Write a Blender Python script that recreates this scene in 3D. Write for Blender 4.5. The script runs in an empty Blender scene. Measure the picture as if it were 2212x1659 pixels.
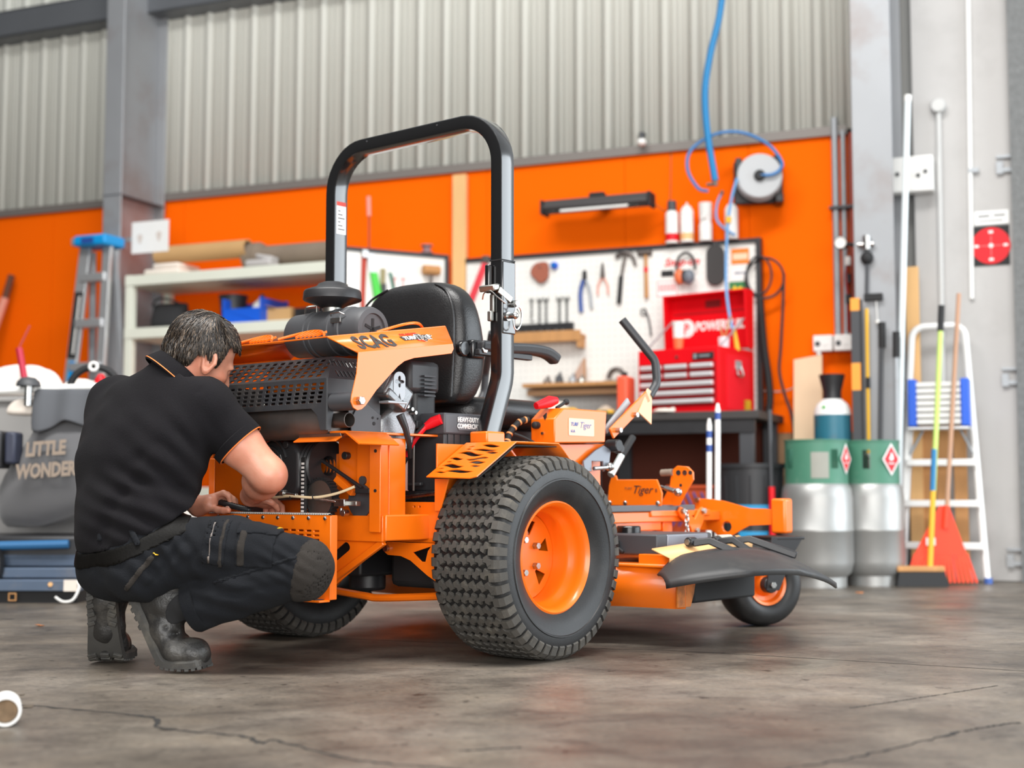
import bpy, bmesh, math, random
import numpy as np
from mathutils import Vector, Matrix

# ------------------------------------------------------------------ camera, world, lights, exposure
scene = bpy.context.scene
C = scene.collection
random.seed(7)
PI = math.pi
def R_(d): return math.radians(d)

cam_d = bpy.data.cameras.new('camera'); cam = bpy.data.objects.new('camera', cam_d); C.objects.link(cam)
cam_d.sensor_width = 36.0; cam_d.lens = 36.0 * 3000.0 / 2212.0
cam.location = (0, 0, 0.5)
cam.rotation_euler = (PI/2 + math.atan(230.5/3000.0), 0, 0)
cam_d.dof.use_dof = True; cam_d.dof.focus_distance = 4.1; cam_d.dof.aperture_fstop = 1.9
cam_d.clip_end = 100
scene.camera = cam

world = bpy.data.worlds.new('world'); scene.world = world; world.use_nodes = True
bg = world.node_tree.nodes['Background']
bg.inputs['Color'].default_value = (0.93, 0.97, 1.0, 1); bg.inputs['Strength'].default_value = 0.36

def area(name, loc, target, sx, sy, power, col=(1,1,1)):
    l = bpy.data.lights.new(name, 'AREA'); l.shape = 'RECTANGLE'; l.size = sx; l.size_y = sy
    l.energy = power; l.color = col
    o = bpy.data.objects.new(name, l); C.objects.link(o); o.location = loc
    o.rotation_euler = (Vector(target) - Vector(loc)).to_track_quat('-Z', 'Y').to_euler()
    return o
# daylight through the big roller door on the right, the open front behind the camera, and the roof lights
area('door_daylight', (7.6, 4.2, 2.4), (0, 4.6, 1.0), 7.0, 4.6, 260, (0.86, 0.94, 1.0))
area('front_daylight', (0.5, -5.2, 2.3), (0.0, 5, 1.2), 9.0, 4.4, 430, (1.0, 0.985, 0.96))
area('roof_light', (-0.8, 2.9, 6.4), (-0.8, 3.3, 0), 6.5, 1.6, 360, (1.0, 0.98, 0.95))

vs = scene.view_settings
vs.view_transform = 'Standard'; vs.look = 'None'; vs.gamma = 1.0; vs.exposure = 1.0; vs.use_curve_mapping = False

# ------------------------------------------------------------------ frames of reference
MO = Matrix.Translation((-0.351, 4.572, 0)) @ Matrix.Rotation(-R_(40), 4, 'Z')      # mower: x right, y forward
WO = Matrix.Translation((1.955, 8.1, 0)) @ Matrix.Rotation(-R_(23), 4, 'Z')         # back wall: x along, -y into room
def W(u, d, z): return WO @ Vector((u, -d, z))

# ------------------------------------------------------------------ materials
MATS = {}
def mat(name, col, rough=0.5, metal=0.0, var=0.0, vscale=6.0, bump=0.0, bscale=60.0, coat=0.0, spec=0.5, dirt=None, dscale=4.0, damt=0.5, rvar=0.0, sheen=0.0, trans=0.0, stretch=(1,1,1)):
    if name in MATS: return MATS[name]
    m = bpy.data.materials.new(name); m.use_nodes = True; MATS[name] = m
    nt = m.node_tree; b = nt.nodes['Principled BSDF']
    b.inputs['Base Color'].default_value = (*col, 1); b.inputs['Roughness'].default_value = rough
    b.inputs['Metallic'].default_value = metal; b.inputs['Coat Weight'].default_value = coat
    b.inputs['Specular IOR Level'].default_value = spec
    if coat: b.inputs['Coat Roughness'].default_value = 0.12
    if sheen: b.inputs['Sheen Weight'].default_value = sheen; b.inputs['Sheen Roughness'].default_value = 0.6
    if trans: b.inputs['Transmission Weight'].default_value = trans
    if var or bump or dirt or rvar:
        tc = nt.nodes.new('ShaderNodeTexCoord'); src = tc.outputs['Object']
        if stretch != (1,1,1):
            mp = nt.nodes.new('ShaderNodeMapping'); mp.inputs['Scale'].default_value = stretch
            nt.links.new(src, mp.inputs['Vector']); src = mp.outputs['Vector']
    colout = None
    if var:
        n = nt.nodes.new('ShaderNodeTexNoise'); n.inputs['Scale'].default_value = vscale; n.inputs['Detail'].default_value = 6
        nt.links.new(src, n.inputs['Vector'])
        mx = nt.nodes.new('ShaderNodeMix'); mx.data_type = 'RGBA'
        mx.inputs['A'].default_value = (*[c*(1-var) for c in col], 1); mx.inputs['B'].default_value = (*[min(1, c*(1+var)) for c in col], 1)
        nt.links.new(n.outputs['Fac'], mx.inputs['Factor']); colout = mx.outputs['Result']
    if dirt:
        n = nt.nodes.new('ShaderNodeTexNoise'); n.inputs['Scale'].default_value = dscale; n.inputs['Detail'].default_value = 8; n.inputs['Roughness'].default_value = 0.65
        nt.links.new(src, n.inputs['Vector'])
        rp = nt.nodes.new('ShaderNodeValToRGB'); rp.color_ramp.elements[0].position = 0.52; rp.color_ramp.elements[1].position = 0.72
        rp.color_ramp.elements[1].color = (damt, damt, damt, 1)
        nt.links.new(n.outputs['Fac'], rp.inputs['Fac'])
        mx = nt.nodes.new('ShaderNodeMix'); mx.data_type = 'RGBA'
        nt.links.new(rp.outputs['Color'], mx.inputs['Factor'])
        if colout: nt.links.new(colout, mx.inputs['A'])
        else: mx.inputs['A'].default_value = (*col, 1)
        mx.inputs['B'].default_value = (*dirt, 1); colout = mx.outputs['Result']
    if colout: nt.links.new(colout, b.inputs['Base Color'])
    if rvar:
        n = nt.nodes.new('ShaderNodeTexNoise'); n.inputs['Scale'].default_value = vscale*1.7; n.inputs['Detail'].default_value = 5
        nt.links.new(src, n.inputs['Vector'])
        mr = nt.nodes.new('ShaderNodeMapRange'); mr.inputs['To Min'].default_value = max(0.02, rough-rvar); mr.inputs['To Max'].default_value = min(1, rough+rvar)
        nt.links.new(n.outputs['Fac'], mr.inputs['Value']); nt.links.new(mr.outputs['Result'], b.inputs['Roughness'])
    if bump:
        n = nt.nodes.new('ShaderNodeTexNoise'); n.inputs['Scale'].default_value = bscale; n.inputs['Detail'].default_value = 4
        nt.links.new(src, n.inputs['Vector'])
        bp = nt.nodes.new('ShaderNodeBump'); bp.inputs['Strength'].default_value = bump; bp.inputs['Distance'].default_value = 0.01
        nt.links.new(n.outputs['Fac'], bp.inputs['Height']); nt.links.new(bp.outputs['Normal'], b.inputs['Normal'])
    return m

# ------------------------------------------------------------------ mesh builder
def frame_from(axis):
    a = Vector(axis).normalized(); h = Vector((0,0,1)) if abs(a.z) < 0.95 else Vector((1,0,0))
    x = h.cross(a).normalized(); y = a.cross(x)
    return x, y, a
class MB:
    def __init__(s): s.v = []; s.f = []
    def add(s, vs_, fs_):
        n = len(s.v); s.v += [tuple(p) for p in vs_]; s.f += [tuple(i+n for i in f) for f in fs_]; return s
    def box(s, c, size, rot=None):
        c = Vector(c); hx, hy, hz = [k/2 for k in size]
        ps = [Vector((x*hx, y*hy, z*hz)) for x in (-1,1) for y in (-1,1) for z in (-1,1)]
        if rot is not None: ps = [rot @ p for p in ps]
        return s.add([c+p for p in ps], [(0,1,3,2),(4,6,7,5),(0,4,5,1),(2,3,7,6),(0,2,6,4),(1,5,7,3)])
    def bb(s, x0, x1, y0, y1, z0, z1): return s.box(((x0+x1)/2,(y0+y1)/2,(z0+z1)/2), (x1-x0,y1-y0,z1-z0))
    def bar(s, p0, p1, w, h, up=(0,0,1)):       # rectangular bar from p0 to p1
        p0 = Vector(p0); p1 = Vector(p1); a = (p1-p0); L = a.length; a.normalize()
        u = Vector(up); x = a.cross(u)
        if x.length < 1e-4: x = a.cross(Vector((1,0,0)))
        x.normalize(); u = x.cross(a).normalized()
        return s.box((p0+p1)/2, (w, L, h), Matrix((x, a, u)).transposed())
    def cyl(s, p0, p1, r0, r1=None, n=16, caps=True):
        r1 = r0 if r1 is None else r1
        p0 = Vector(p0); p1 = Vector(p1); x, y, a = frame_from(p1-p0)
        vs_ = []
        for p, r in ((p0,r0),(p1,r1)):
            for i in range(n):
                t = 2*PI*i/n; vs_.append(p + x*(r*math.cos(t)) + y*(r*math.sin(t)))
        fs_ = [(i, (i+1)%n, n+(i+1)%n, n+i) for i in range(n)]
        if caps: fs_ += [tuple(range(n-1,-1,-1)), tuple(range(n,2*n))]
        return s.add(vs_, fs_)
    def hexn(s, p0, p1, r): return s.cyl(p0, p1, r, n=6)
    def tube(s, pts, r, n=10, closed=False, caps=True, flat=None):
        pts = [Vector(p) for p in pts]; m = len(pts)
        rs = r if isinstance(r, (list, tuple)) else [r]*m
        tans = []
        for i in range(m):
            if closed: t = pts[(i+1)%m] - pts[i-1]
            else: t = pts[min(i+1,m-1)] - pts[max(i-1,0)]
            tans.append(t.normalized())
        x, y, a = frame_from(tans[0]); vs_ = []; prev = tans[0]
        for i in range(m):
            ax = prev.cross(tans[i])
            if ax.length > 1e-6:
                q = Matrix.Rotation(prev.angle(tans[i]), 3, ax.normalized()); x = q @ x
            prev = tans[i]; y = tans[i].cross(x).normalized(); x = y.cross(tans[i]).normalized()
            for k in range(n):
                t = 2*PI*k/n
                vs_.append(pts[i] + x*(rs[i]*math.cos(t)) + y*(rs[i]*(flat or 1)*math.sin(t)))
        fs_ = []
        for i in range(m if closed else m-1):
            j = (i+1) % m
            for k in range(n):
                fs_.append((i*n+k, i*n+(k+1)%n, j*n+(k+1)%n, j*n+k))
        if caps and not closed: fs_ += [tuple(range(n-1,-1,-1)), tuple(range((m-1)*n, m*n))]
        return s.add(vs_, fs_)
    def sweep(s, pts, prof, normals, caps=True, closed_prof=True):  # profile (a,b) along local (normal, binormal)
        pts = [Vector(p) for p in pts]; m = len(pts); n = len(prof); vs_ = []
        for i in range(m):
            t = (pts[min(i+1,m-1)] - pts[max(i-1,0)]).normalized()
            nn = Vector(normals[i] if isinstance(normals, list) else normals); nn = (nn - t*nn.dot(t)).normalized(); bn = t.cross(nn)
            # keep the wall thickness through a corner
            k = 1.0
            for a, b in prof: vs_.append(pts[i] + nn*a*k + bn*b)
        fs_ = []
        for i in range(m-1):
            for k in range(n if closed_prof else n-1):
                fs_.append((i*n+k, i*n+(k+1)%n, (i+1)*n+(k+1)%n, (i+1)*n+k))
        if caps: fs_ += [tuple(range(n-1,-1,-1)), tuple(range((m-1)*n, m*n))]
        return s.add(vs_, fs_)
    def lathe(s, prof, n=32, M_=None, a0=0.0, a1=2*PI, closed=False):   # prof (r, h) about local z
        full = abs(a1-a0-2*PI) < 1e-6; cnt = n if full else n+1; m = len(prof); vs_ = []
        for i in range(cnt):
            t = a0 + (a1-a0)*i/n; c, q = math.cos(t), math.sin(t)
            for r, h in prof:
                p = Vector((r*c, r*q, h)); vs_.append(M_ @ p if M_ is not None else p)
        fs_ = []
        for i in range(n):
            j = (i+1) % cnt
            for k in range(m if closed else m-1):
                k2 = (k+1) % m
                fs_.append((i*m+k, j*m+k, j*m+k2, i*m+k2))
        return s.add(vs_, fs_)
    def ell(s, c, r, n=16, m=10, rot=None):
        c = Vector(c); r = r if isinstance(r, (tuple, list)) else (r,r,r); vs_ = []; fs_ = []
        for j in range(m+1):
            ph = PI*j/m
            for i in range(n):
                t = 2*PI*i/n
                p = Vector((r[0]*math.sin(ph)*math.cos(t), r[1]*math.sin(ph)*math.sin(t), r[2]*math.cos(ph)))
                vs_.append(c + (rot @ p if rot is not None else p))
        for j in range(m):
            for i in range(n):
                fs_.append((j*n+i, (j+1)*n+i, (j+1)*n+(i+1)%n, j*n+(i+1)%n))
        return s.add(vs_, fs_)
    def grid(s, rows, closed_u=False):            # rows of points
        m = len(rows); n = len(rows[0]); vs_ = [p for r in rows for p in r]
        fs_ = [(i*n+k, i*n+(k+1)%n, (i+1)*n+(k+1)%n, (i+1)*n+k) for i in range(m-1) for k in range(n if closed_u else n-1)]
        return s.add(vs_, fs_)
    def loft(s, rings, caps=True):
        n = len(rings[0]); m = len(rings); s.grid(rings, True)
        if caps:
            b = len(s.v) - n*m
            s.f += [tuple(b+i for i in range(n-1,-1,-1)), tuple(b+(m-1)*n+i for i in range(n))]
        return s
    def prism(s, poly, M_, t):                    # polygon in local xy, extruded 0..t in local z
        n = len(poly)
        vs_ = [M_ @ Vector((x,y,0)) for x,y in poly] + [M_ @ Vector((x,y,t)) for x,y in poly]
        fs_ = [tuple(range(n-1,-1,-1)), tuple(range(n,2*n))] + [(i,(i+1)%n,n+(i+1)%n,n+i) for i in range(n)]
        return s.add(vs_, fs_)
    def mesh(s, name='m'):
        me = bpy.data.meshes.new(name); me.from_pydata(s.v, [], s.f); me.update()
        bm = bmesh.new(); bm.from_mesh(me); bmesh.ops.remove_doubles(bm, verts=bm.verts, dist=1e-6)
        bmesh.ops.recalc_face_normals(bm, faces=bm.faces); bm.to_mesh(me); bm.free()
        return me
    def build(s, name, m, parent=None, smooth=35, bevel=0, seg=2, solid=0, sub=0):
        return link(name, s.mesh(name), m, parent, smooth, bevel, seg, solid, sub)
def link(name, me, m, parent=None, smooth=35, bevel=0, seg=2, solid=0, sub=0, world_space=False):
    o = bpy.data.objects.new(name, me); C.objects.link(o)
    if m is not None and not me.materials: me.materials.append(MATS[m] if isinstance(m, str) else m)
    if parent is not None: o.parent = parent
    if smooth:
        try: me.shade_smooth() if smooth >= 180 else me.set_sharp_from_angle(angle=R_(smooth))
        except Exception: pass
        me.polygons.foreach_set('use_smooth', [True]*len(me.polygons))
    if solid:
        md = o.modifiers.new('solid', 'SOLIDIFY'); md.thickness = solid; md.offset = 0
    if sub:
        md = o.modifiers.new('sub', 'SUBSURF'); md.levels = sub; md.render_levels = sub
    if bevel:
        md = o.modifiers.new('bevel', 'BEVEL'); md.width = bevel; md.segments = seg; md.limit_method = 'ANGLE'; md.angle_limit = R_(40); md.harden_normals = False
    return o
def plate_mesh(outline, holes, t, M_, bevel=0.0008):
    cu = bpy.data.curves.new('c', 'CURVE'); cu.dimensions = '2D'; cu.fill_mode = 'BOTH'; cu.extrude = max(t/2-bevel, 1e-5); cu.bevel_depth = bevel; cu.bevel_resolution = 0; cu.offset = -bevel
    for pl in [outline] + list(holes):
        sp = cu.splines.new('POLY'); sp.points.add(len(pl)-1); sp.use_cyclic_u = True
        for i, (x, y) in enumerate(pl): sp.points[i].co = (x, y, 0, 1)
    o = bpy.data.objects.new('c', cu); C.objects.link(o)
    dg = bpy.context.evaluated_depsgraph_get(); me = bpy.data.meshes.new_from_object(o.evaluated_get(dg))
    bpy.data.objects.remove(o); bpy.data.curves.remove(cu)
    me.transform(M_); me.materials.clear()
    return me
def plate(name, outline, holes, t, M_, m, parent=None, bevel=0.0008):
    return link(name, plate_mesh(outline, holes, t, M_, bevel), m, parent, smooth=30)
def text_mesh(body, size, M_, ext=0.0006, shear=0.0, bold=0.0, sx=1.0, align='LEFT', space=1.0):
    cu = bpy.data.curves.new('t', 'FONT'); cu.body = body; cu.size = size; cu.extrude = ext; cu.shear = shear; cu.offset = bold; cu.align_x = align; cu.space_character = space
    cu.resolution_u = 2
    o = bpy.data.objects.new('t', cu); C.objects.link(o)
    dg = bpy.context.evaluated_depsgraph_get(); me = bpy.data.meshes.new_from_object(o.evaluated_get(dg))
    bpy.data.objects.remove(o); bpy.data.curves.remove(cu)
    me.transform(M_ @ Matrix.Diagonal((sx,1,1,1))); me.materials.clear()
    return me
def text(name, body, size, M_, m, parent=None, **k): return link(name, text_mesh(body, size, M_, **k), m, parent, smooth=0)
def rrect(x0, y0, x1, y1, r, n=4):
    r = min(r, abs(x1-x0)/2-1e-5, abs(y1-y0)/2-1e-5); out = []
    for cx, cy, a in ((x1-r,y1-r,0),(x0+r,y1-r,90),(x0+r,y0+r,180),(x1-r,y0+r,270)):
        for i in range(n+1):
            t = R_(a + 90*i/n); out.append((cx+r*math.cos(t), cy+r*math.sin(t)))
    return out
def circ(x, y, r, n=16): return [(x+r*math.cos(2*PI*i/n), y+r*math.sin(2*PI*i/n)) for i in range(n)]
def plane(o, x, y):          # matrix with local x,y axes given, z = x cross y
    x = Vector(x).normalized(); y = Vector(y); y = (y - x*y.dot(x)).normalized(); z = x.cross(y); o = Vector(o)
    return Matrix(((x.x,y.x,z.x,o.x),(x.y,y.y,z.y,o.y),(x.z,y.z,z.z,o.z),(0,0,0,1)))
def bez(p, n=24):            # Catmull-Rom through points
    p = [Vector(q) for q in p]; out = []; m = len(p)
    for i in range(m-1):
        a, b, c, d = p[max(i-1,0)], p[i], p[i+1], p[min(i+2,m-1)]
        k = max(2, n//(m-1))
        for j in range(k):
            t = j/k; out.append(0.5*((2*b)+(c-a)*t+(2*a-5*b+4*c-d)*t*t+(3*b-a-3*c+d)*t**3))
    out.append(p[-1]); return out
def arc_path(pts, rad, n=8): # polyline with rounded corners
    pts = [Vector(p) for p in pts]; out = [pts[0]]
    for i in range(1, len(pts)-1):
        a, b, c = pts[i-1], pts[i], pts[i+1]; u = (a-b).normalized(); w = (c-b).normalized(); h = u.angle(w)/2
        d = min(rad/math.tan(h), (a-b).length*.49, (c-b).length*.49); r = d*math.tan(h)
        ctr = b + (u+w).normalized()*(r/math.sin(h)); p0 = b+u*d; p1 = b+w*d; e0 = p0-ctr; e1 = p1-ctr; ang = e0.angle(e1)
        ax = e0.cross(e1).normalized()
        for k in range(n+1): out.append(ctr + Matrix.Rotation(ang*k/n, 3, ax) @ e0)
    out.append(pts[-1]); return out
def empty(name, loc=(0,0,0), rz=0.0, mtx=None):
    o = bpy.data.objects.new(name, None); C.objects.link(o); o.empty_display_size = 0.05
    if mtx is not None: o.matrix_world = mtx
    else: o.location = loc; o.rotation_euler = (0,0,rz)
    return o
def tag(o, label, cat, group=None, kind=None):
    if label: o['label'] = label
    if cat: o['category'] = cat
    if group: o['group'] = group
    if kind: o['kind'] = kind
    return o
def struct(o): o['kind'] = 'structure'; return o
def stuff(o): o['kind'] = 'stuff'; return o
def copy_tree(o, parent=None):
    c = o.copy(); C.objects.link(c)
    if parent is not None: c.parent = parent
    for ch in list(o.children): copy_tree(ch, c)
    return c
# ------------------------------------------------------------------ shared materials
mat('orange_paint', (0.88, 0.165, 0.004), 0.33, 0, var=0.05, vscale=5, coat=0.35, dirt=(0.30,0.09,0.02), dscale=9, damt=0.10)
mat('orange_wall', (0.95, 0.130, 0.0), 0.8, 0, var=0.02, vscale=1.2, spec=0.08)
mat('black_gloss', (0.008, 0.008, 0.009), 0.22, 0, coat=0.3, rvar=0.08, vscale=8)
mat('black_satin', (0.018, 0.018, 0.020), 0.42, 0, var=0.2, vscale=10, rvar=0.08)
mat('black_matt', (0.012, 0.012, 0.013), 0.7)
mat('black_plastic', (0.030, 0.031, 0.034), 0.45, 0, bump=0.08, bscale=300)
mat('grey_plastic', (0.10, 0.105, 0.115), 0.5)
mat('dark_grey', (0.05, 0.052, 0.058), 0.5)
mat('rubber', (0.011, 0.011, 0.0115), 0.46, 0, var=0.25, vscale=20, dirt=(0.07,0.066,0.06), dscale=6, damt=0.25, bump=0.05, bscale=200)
mat('tread_rubber', (0.062, 0.057, 0.050), 0.75, 0, var=0.3, vscale=30, dirt=(0.16,0.14,0.11), dscale=14, damt=0.55, bump=0.1, bscale=300)
mat('steel', (0.45, 0.45, 0.44), 0.28, 1.0, rvar=0.12, vscale=30)
mat('zinc', (0.42, 0.42, 0.39), 0.42, 1.0, var=0.08, vscale=40)
mat('cast_alu', (0.22, 0.225, 0.23), 0.42, 0.9, var=0.2, vscale=30, bump=0.12, bscale=160)
mat('hot_steel', (0.16, 0.14, 0.13), 0.5, 0.9, var=0.3, vscale=15, dirt=(0.20,0.13,0.08), dscale=10, damt=0.6)
mat('red_plastic', (0.72, 0.008, 0.016), 0.4, spec=0.3)
mat('red_paint', (0.72, 0.002, 0.008), 0.5, spec=0.2)
mat('white_paint', (0.82, 0.82, 0.80), 0.45, var=0.04, vscale=5)
mat('white_plastic', (0.80, 0.79, 0.76), 0.5)
mat('cream_paint', (0.70, 0.72, 0.62), 0.5, var=0.06, vscale=5)
mat('blue_plastic', (0.008, 0.10, 0.62), 0.4)
mat('sky_blue', (0.0, 0.17, 0.40), 0.4)
mat('navy', (0.02, 0.07, 0.30), 0.4)
mat('green_plastic', (0.06, 0.55, 0.05), 0.45)
mat('yellow', (0.75, 0.42, 0.02), 0.5)
mat('wood', (0.50, 0.25, 0.09), 0.65, var=0.22, vscale=3, stretch=(8,1,1))
mat('pine', (0.72, 0.43, 0.18), 0.65, var=0.14, vscale=3, stretch=(10,10,1))
mat('plywood', (0.74, 0.55, 0.36), 0.7, var=0.10, vscale=3, stretch=(4,4,1))
mat('raw_board', (0.33, 0.19, 0.10), 0.8, var=0.2, vscale=2)
mat('cardboard', (0.52, 0.31, 0.13), 0.8, var=0.08, vscale=4)
mat('galv', (0.36, 0.38, 0.40), 0.42, 0.35, var=0.16, vscale=3, dirt=(0.22,0.21,0.20), dscale=2.0, damt=0.6)
mat('alu', (0.62, 0.63, 0.64), 0.42, 0.75, var=0.08, vscale=12)
mat('grey_fabric', (0.10, 0.10, 0.105), 0.9, var=0.25, vscale=4, sheen=0.3)
mat('pale_print', (0.26, 0.205, 0.16), 0.85)
mat('rag', (0.78, 0.70, 0.62), 0.9, var=0.1, vscale=5)

# ------------------------------------------------------------------ floor
def floor_mat():
    m = bpy.data.materials.new('concrete_floor'); m.use_nodes = True; nt = m.node_tree; b = nt.nodes['Principled BSDF']
    N = nt.nodes.new; L = nt.links.new
    tc = N('ShaderNodeTexCoord')
    def noise(scale, det=8, rough=0.6, st=None, dist=0.0):
        n = N('ShaderNodeTexNoise'); n.inputs['Scale'].default_value = scale; n.inputs['Detail'].default_value = det; n.inputs['Roughness'].default_value = rough; n.inputs['Distortion'].default_value = dist
        if st:
            mp = N('ShaderNodeMapping'); mp.inputs['Scale'].default_value = st; mp.inputs['Rotation'].default_value = (0,0,R_(-25)); L(tc.outputs['Object'], mp.inputs['Vector']); L(mp.outputs['Vector'], n.inputs['Vector'])
        else: L(tc.outputs['Object'], n.inputs['Vector'])
        return n.outputs['Fac']
    def ramp(v, stops):
        r = N('ShaderNodeValToRGB'); cr = r.color_ramp
        cr.elements[0].position, cr.elements[0].color = stops[0][0], (*stops[0][1],1); cr.elements[1].position, cr.elements[1].color = stops[-1][0], (*stops[-1][1],1)
        for p, c in stops[1:-1]: e = cr.elements.new(p); e.color = (*c,1)
        L(v, r.inputs['Fac']); return r.outputs['Color']
    def mix(f, a, bb, mode='MIX'):
        x = N('ShaderNodeMix'); x.data_type = 'RGBA'; x.blend_type = mode
        if isinstance(f, float): x.inputs['Factor'].default_value = f
        else: L(f, x.inputs['Factor'])
        L(a, x.inputs['A']); L(bb, x.inputs['B']); return x.outputs['Result']
    base = ramp(noise(1.5, 12, 0.66, (1,1,1), 0.2), [(0.30,(0.050,0.041,0.033)), (0.5,(0.125,0.106,0.086)), (0.70,(0.225,0.196,0.163))])
    streak = ramp(noise(4.5, 12, 0.70, (1.0,1.5,1), 0.5), [(0.32,(0.40,0.40,0.41)), (0.50,(1,1,1)), (0.72,(1.35,1.30,1.22))])
    c = mix(0.85, base, streak, 'MULTIPLY')
    fine = ramp(noise(70, 8, 0.75), [(0.3,(0.55,0.55,0.55)), (0.7,(1.4,1.38,1.35))])
    c = mix(0.7, c, fine, 'MULTIPLY')
    spots = ramp(noise(16, 6, 0.62), [(0.32,(0.10,0.095,0.09)), (0.38,(1,1,1))])
    c = mix(0.75, c, spots, 'MULTIPLY')
    pale = ramp(noise(14, 5, 0.8), [(0.70,(0,0,0)), (0.76,(1,1,1))]); palec = N('ShaderNodeRGB'); palec.outputs[0].default_value = (0.48,0.44,0.37,1)
    # pale flecks only where a slow mask allows them
    msk = ramp(noise(0.9, 2), [(0.52,(0,0,0)), (0.62,(1,1,1))]); mm = mix(1.0, pale, msk, 'MULTIPLY')
    c = mix(mm, c, palec.outputs[0])
    L(c, b.inputs['Base Color'])
    rr = ramp(noise(1.6, 8, 0.6), [(0.3,(0.30,0.30,0.30)), (0.7,(0.58,0.58,0.58))]); L(rr, b.inputs['Roughness'])
    b.inputs['Specular IOR Level'].default_value = 0.5
    bp = N('ShaderNodeBump'); bp.inputs['Strength'].default_value = 0.18; bp.inputs['Distance'].default_value = 0.004
    L(noise(40, 8, 0.7), bp.inputs['Height']); L(bp.outputs['Normal'], b.inputs['Normal'])
    return m
fl = MB().bb(-9, 9, -6, 13, -0.12, 0).build('floor', floor_mat()); struct(fl)
mat('crack_dark', (0.012, 0.011, 0.010), 0.9)
def ribbon(pts, w, name='crack', seed=1, jit=0.012, n=90):
    rnd = random.Random(seed); p = bez([(x,y,0.0006) for x,y in pts], n); mb = MB(); rows = []
    for i, q in enumerate(p):
        t = (p[min(i+1,len(p)-1)] - p[max(i-1,0)]).normalized(); nrm = Vector((-t.y, t.x, 0))
        ww = w*(0.35 + 1.0*rnd.random()); o = nrm*(jit*(rnd.random()-0.5))
        rows.append([q+o+nrm*ww/2, q+o-nrm*ww/2])
    return mb.grid(rows).build(name, 'crack_dark', fl)
ribbon([(-1.35,3.38),(-1.02,3.24),(-0.80,3.12),(-0.74,2.98),(-0.55,2.88),(-0.50,2.80),(-0.47,2.83),(-0.30,2.64),(-0.12,2.55),(0.10,2.46)], 0.012)
ribbon([(-0.98,4.9),(-0.2,4.62),(0.3,4.45),(0.55,4.38),(1.35,3.95),(1.6,3.8)], 0.006, jit=0.0, seed=3)
ribbon([(0.78,3.25),(1.0,3.42),(1.25,3.62)], 0.006, jit=0.004, seed=5)
ribbon([(0.28,2.42),(0.6,2.62),(0.95,2.95),(1.1,3.05)], 0.010, jit=0.012, seed=8)
ribbon([(-0.10,2.72),(0.02,2.76)], 0.012, jit=0.006, seed=9, n=20)

# ------------------------------------------------------------------ back wall
mat('cladding_paint', (0.68, 0.685, 0.625), 0.5, 0, var=0.07, vscale=2.5, stretch=(1,1,0.15))
mat('wall_backing', (0.25,0.25,0.24), 0.8)
wall = empty('wall_back', mtx=WO); struct(wall)
MB().bb(-9.5, 1.02, 0.06, 0.22, 0, 7.0).build('backing', 'wall_backing', wall)
mb = MB(); row0 = []; row1 = []
u = -9.5
prof = [(0,0.0),(0.030,0.0),(0.044,0.030),(0.070,0.030),(0.084,0.0),(0.112,0.0),(0.117,0.004),(0.124,0.004),(0.129,0),(0.146,0.0),(0.151,0.004),(0.158,0.004),(0.163,0)]
while u < 0.12:
    for a, h in prof: row0.append((u+a, -h, 2.63)); row1.append((u+a, -h, 7.0))
    u += 0.19
mb.grid([row0, row1]).build('cladding', 'cladding_paint', wall, smooth=20, solid=0.001)
# painted lining boards (orange above, raw below)
edges = [-9.5,-8.3,-7.1,-5.9,-4.7,-3.5,-2.3,-1.35,-0.56,0.035]
for a, b_ in zip(edges, edges[1:]):
    MB().bb(a+0.0015, b_-0.0015, -0.004, 0.012, 0.842 if b_ > 0 else 0.0, 2.60).build('lining_panel', 'orange_wall', wall)
    if b_ > 0: MB().bb(a+0.0015, b_-0.0015, -0.002, 0.012, 0.0, 0.840).build('plywood_panel', 'raw_board', wall)
mat('flashing', (0.20,0.18,0.165), 0.55, 0.3)
MB().bb(-9.5, 0.035, -0.035, 0.02, 2.60, 2.655).build('flashing', 'flashing', wall)
mat('purlin_steel', (0.17,0.18,0.195), 0.5, 0.5, var=0.15, vscale=2)
g = MB(); g.bb(-9.5, 0.1, -0.19, 0, 3.955, 3.97); g.bb(-9.5,0.1,-0.19,-0.18,3.955,4.16); g.bb(-9.5,0.1,-0.19,0,4.145,4.16)
g.build('girt', 'purlin_steel', wall)

# steel columns
mat('column_steel', (0.32,0.33,0.345), 0.48, 0.35, var=0.12, vscale=2, dirt=(0.24,0.19,0.17), dscale=1.6, damt=0.7)
def ibeam(name, u0, u1, d0, d1, tf, tw, h):
    mb = MB(); mb.bb(u0,u1,-d1,-d1+tf,0,h); mb.bb(u0,u1,-d0-tf,-d0,0,h); c = (u0+u1)/2
    mb.bb(c-tw/2,c+tw/2,-d1+tf,-d0-tf,0,h)
    o = mb.build(name, 'column_steel', None, bevel=0.004); o.matrix_world = WO; struct(o); return o
trim = ibeam('trim_1', -5.0, -4.845, 0.04, 0.53, 0.014, 0.010, 7)
MB().bb(-5.006,-4.84,-0.536,-0.03,2.55,2.556).build('joint_line', 'purlin_steel', trim)
trim2 = ibeam('trim_2', 0.125, 0.345, -0.05, 0.42, 0.016, 0.012, 7)
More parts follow.
